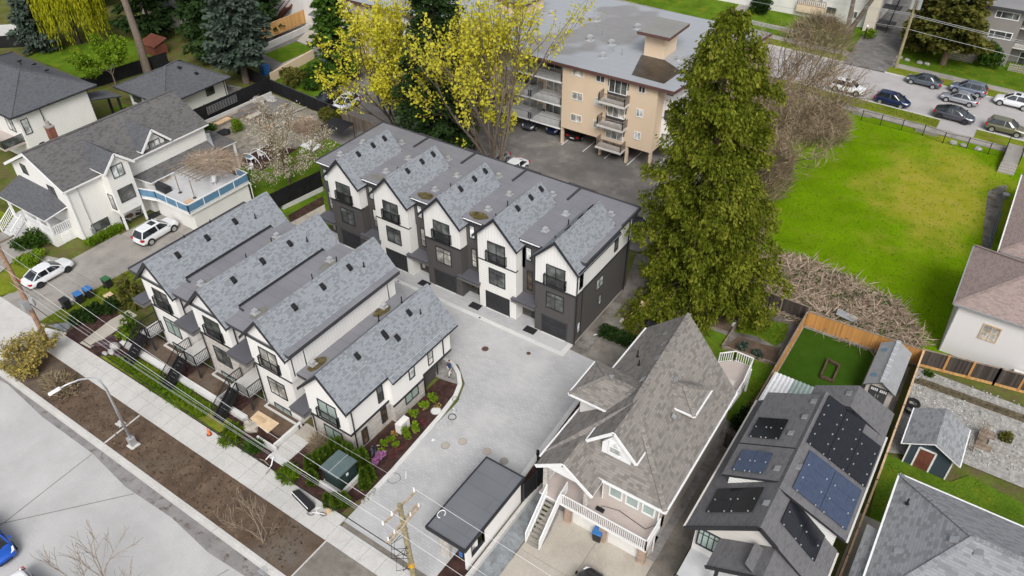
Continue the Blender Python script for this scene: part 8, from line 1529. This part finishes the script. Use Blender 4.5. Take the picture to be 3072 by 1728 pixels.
for i in range(5): p = (4.12, 83.67); q = (4.10, 74.51); b.tube([(p[0]+rnd.uniform(-.2, .2), p[1], .1), ((p[0]+q[0])/2+rnd.uniform(-.3, .3), (p[1]+q[1])/2, .12), (q[0]+rnd.uniform(-.3, .3), q[1], .1)], .03, 4)
tag(b.build('netting_roll', 'green_lid'), 'long green netting strands beside the field edge', 'netting')
p = (-19.83, 124.28)
# ---------------------------------------------------------------- people
def figure(label, x, y, z, rz, joints, top, legs, hair='hair', skirt=None):
    t = thing('person', label, 'person')
    def skin(name, pts, mat, lev=2):
        me = bpy.data.meshes.new(name); vs = [p[:3] for p in pts[0]]; me.from_pydata(vs, pts[1], []); me.update(); me.materials.append(MATS[mat]); o = bpy.data.objects.new(name, me); COL.objects.link(o); o.parent = t
        sm = o.modifiers.new('skin', 'SKIN'); sm.use_smooth_shade = True
        for i, p in enumerate(pts[0]): r_ = p[3]; me.skin_vertices[0].data[i].radius = (r_, r_*(p[4] if len(p) > 4 else 1)) if False else (r_, r_)
        me.skin_vertices[0].data[0].use_root = True; ss = o.modifiers.new('sub', 'SUBSURF'); ss.levels = ss.render_levels = lev; return o
    for nm, pts, mat in joints: skin(nm, pts, mat)
    t.location = (x, y, z); t.rotation_euler = (0, 0, rz); return t
def hand(base, d):
    # palm plus four fingers and a thumb as one skinned graph
    V = [(*base, .035)]; E = []; bx, by, bz = base; dx, dy, dz = d; V.append((bx+dx*.07, by+dy*.07, bz+dz*.07, .034)); E.append((0, 1))
    for i, f in enumerate((-.03, -.01, .01, .03)): V.append((bx+dx*.1+f*.8, by+dy*.1+.01, bz+dz*.1, .011)); E.append((1, len(V)-1)); V.append((bx+dx*.16+f, by+dy*.16+.03, bz+dz*(.16-.01*abs(i-1)), .009)); E.append((len(V)-2, len(V)-1))
    V.append((bx+dx*.05, by+.045, bz+dz*.05, .012)); E.append((0, len(V)-1)); V.append((bx+dx*.09, by+.065, bz+dz*.09, .010)); E.append((len(V)-2, len(V)-1)); return V, E
def stand(label, x, y, z, rz, bend=0.0, top='cloth_navy', leg='cloth_pale'):
    # facing +Y before turning; bend leans the trunk forward
    s, c = math.sin(bend), math.cos(bend); up = lambda f, h, sx=0: (sx, h*s+f*c, .93+h*c-f*s)
    P = lambda q, r_: (*q, r_); torso = [P(up(0, 0), .15), P(up(0, .18), .145), P(up(.0, .38), .165), P(up(0, .5), .11)]; E = [(0, 1), (1, 2), (2, 3)]
    for sx in (-1, 1):
        b0 = len(torso); torso += [P(up(0, .47, sx*.18), .075), P(up(.02, .2, sx*.26), .055), P(up(.14 if bend < .3 else .3, .0 if bend < .3 else .05, sx*.25), .042)]; E += [(3, b0), (b0, b0+1), (b0+1, b0+2)]
    lg = [(0, 0, .95, .15)]; F = []
    for sx, st in ((-1, .12), (1, -.12)):
        b0 = len(lg); lg += [(sx*.1, 0, .86, .10), (sx*.11, st*.6+.03, .48, .075), (sx*.11, st, .1, .05)]; F += [(0, b0), (b0, b0+1), (b0+1, b0+2)]
    shoes = [(-.11, .06, .05, .05), (-.11, .22, .04, .045)]; shoes2 = [(.11, -.18, .05, .05), (.11, -.02, .04, .045)]
    hd = up(.02, .72); neck = [P(up(0, .5), .055), P(up(.01, .6), .06), P(hd, .095), P(up(.03, .79), .085)]; nose = P(up(.13, .71), .018)
    hr = [P(up(-.03, .74), .10), P(up(-.01, .83), .085), P(up(.04, .84), .06)]
    J = [('jacket', (torso, E), top), ('trousers', (lg, F), leg), ('shoe', (shoes, [(0, 1)]), 'cloth_black'), ('shoe', (shoes2, [(0, 1)]), 'cloth_black'), ('head', (neck+[nose], [(0, 1), (1, 2), (2, 3), (2, 4)]), 'skin'), ('hair', (hr, [(0, 1), (1, 2)]), 'hair')]
    for sx in (-1, 1): b_ = torso[6][:3] if sx < 0 else torso[9][:3]; J.append(('hand', hand(b_, (0, .35, -.9)), 'skin'))
    return figure(label, x, y, z, rz, J, top, leg)
stand('person in dark blue jacket and pale trousers walking by the curved kerb', -28.76, 33.2, .05, -.35 if False else 2.6)
stand('gardener in black bending over the bed beside the stone wall', -28.35, 23.75, .05, -1.2, .75, 'cloth_black', 'cloth_blue')
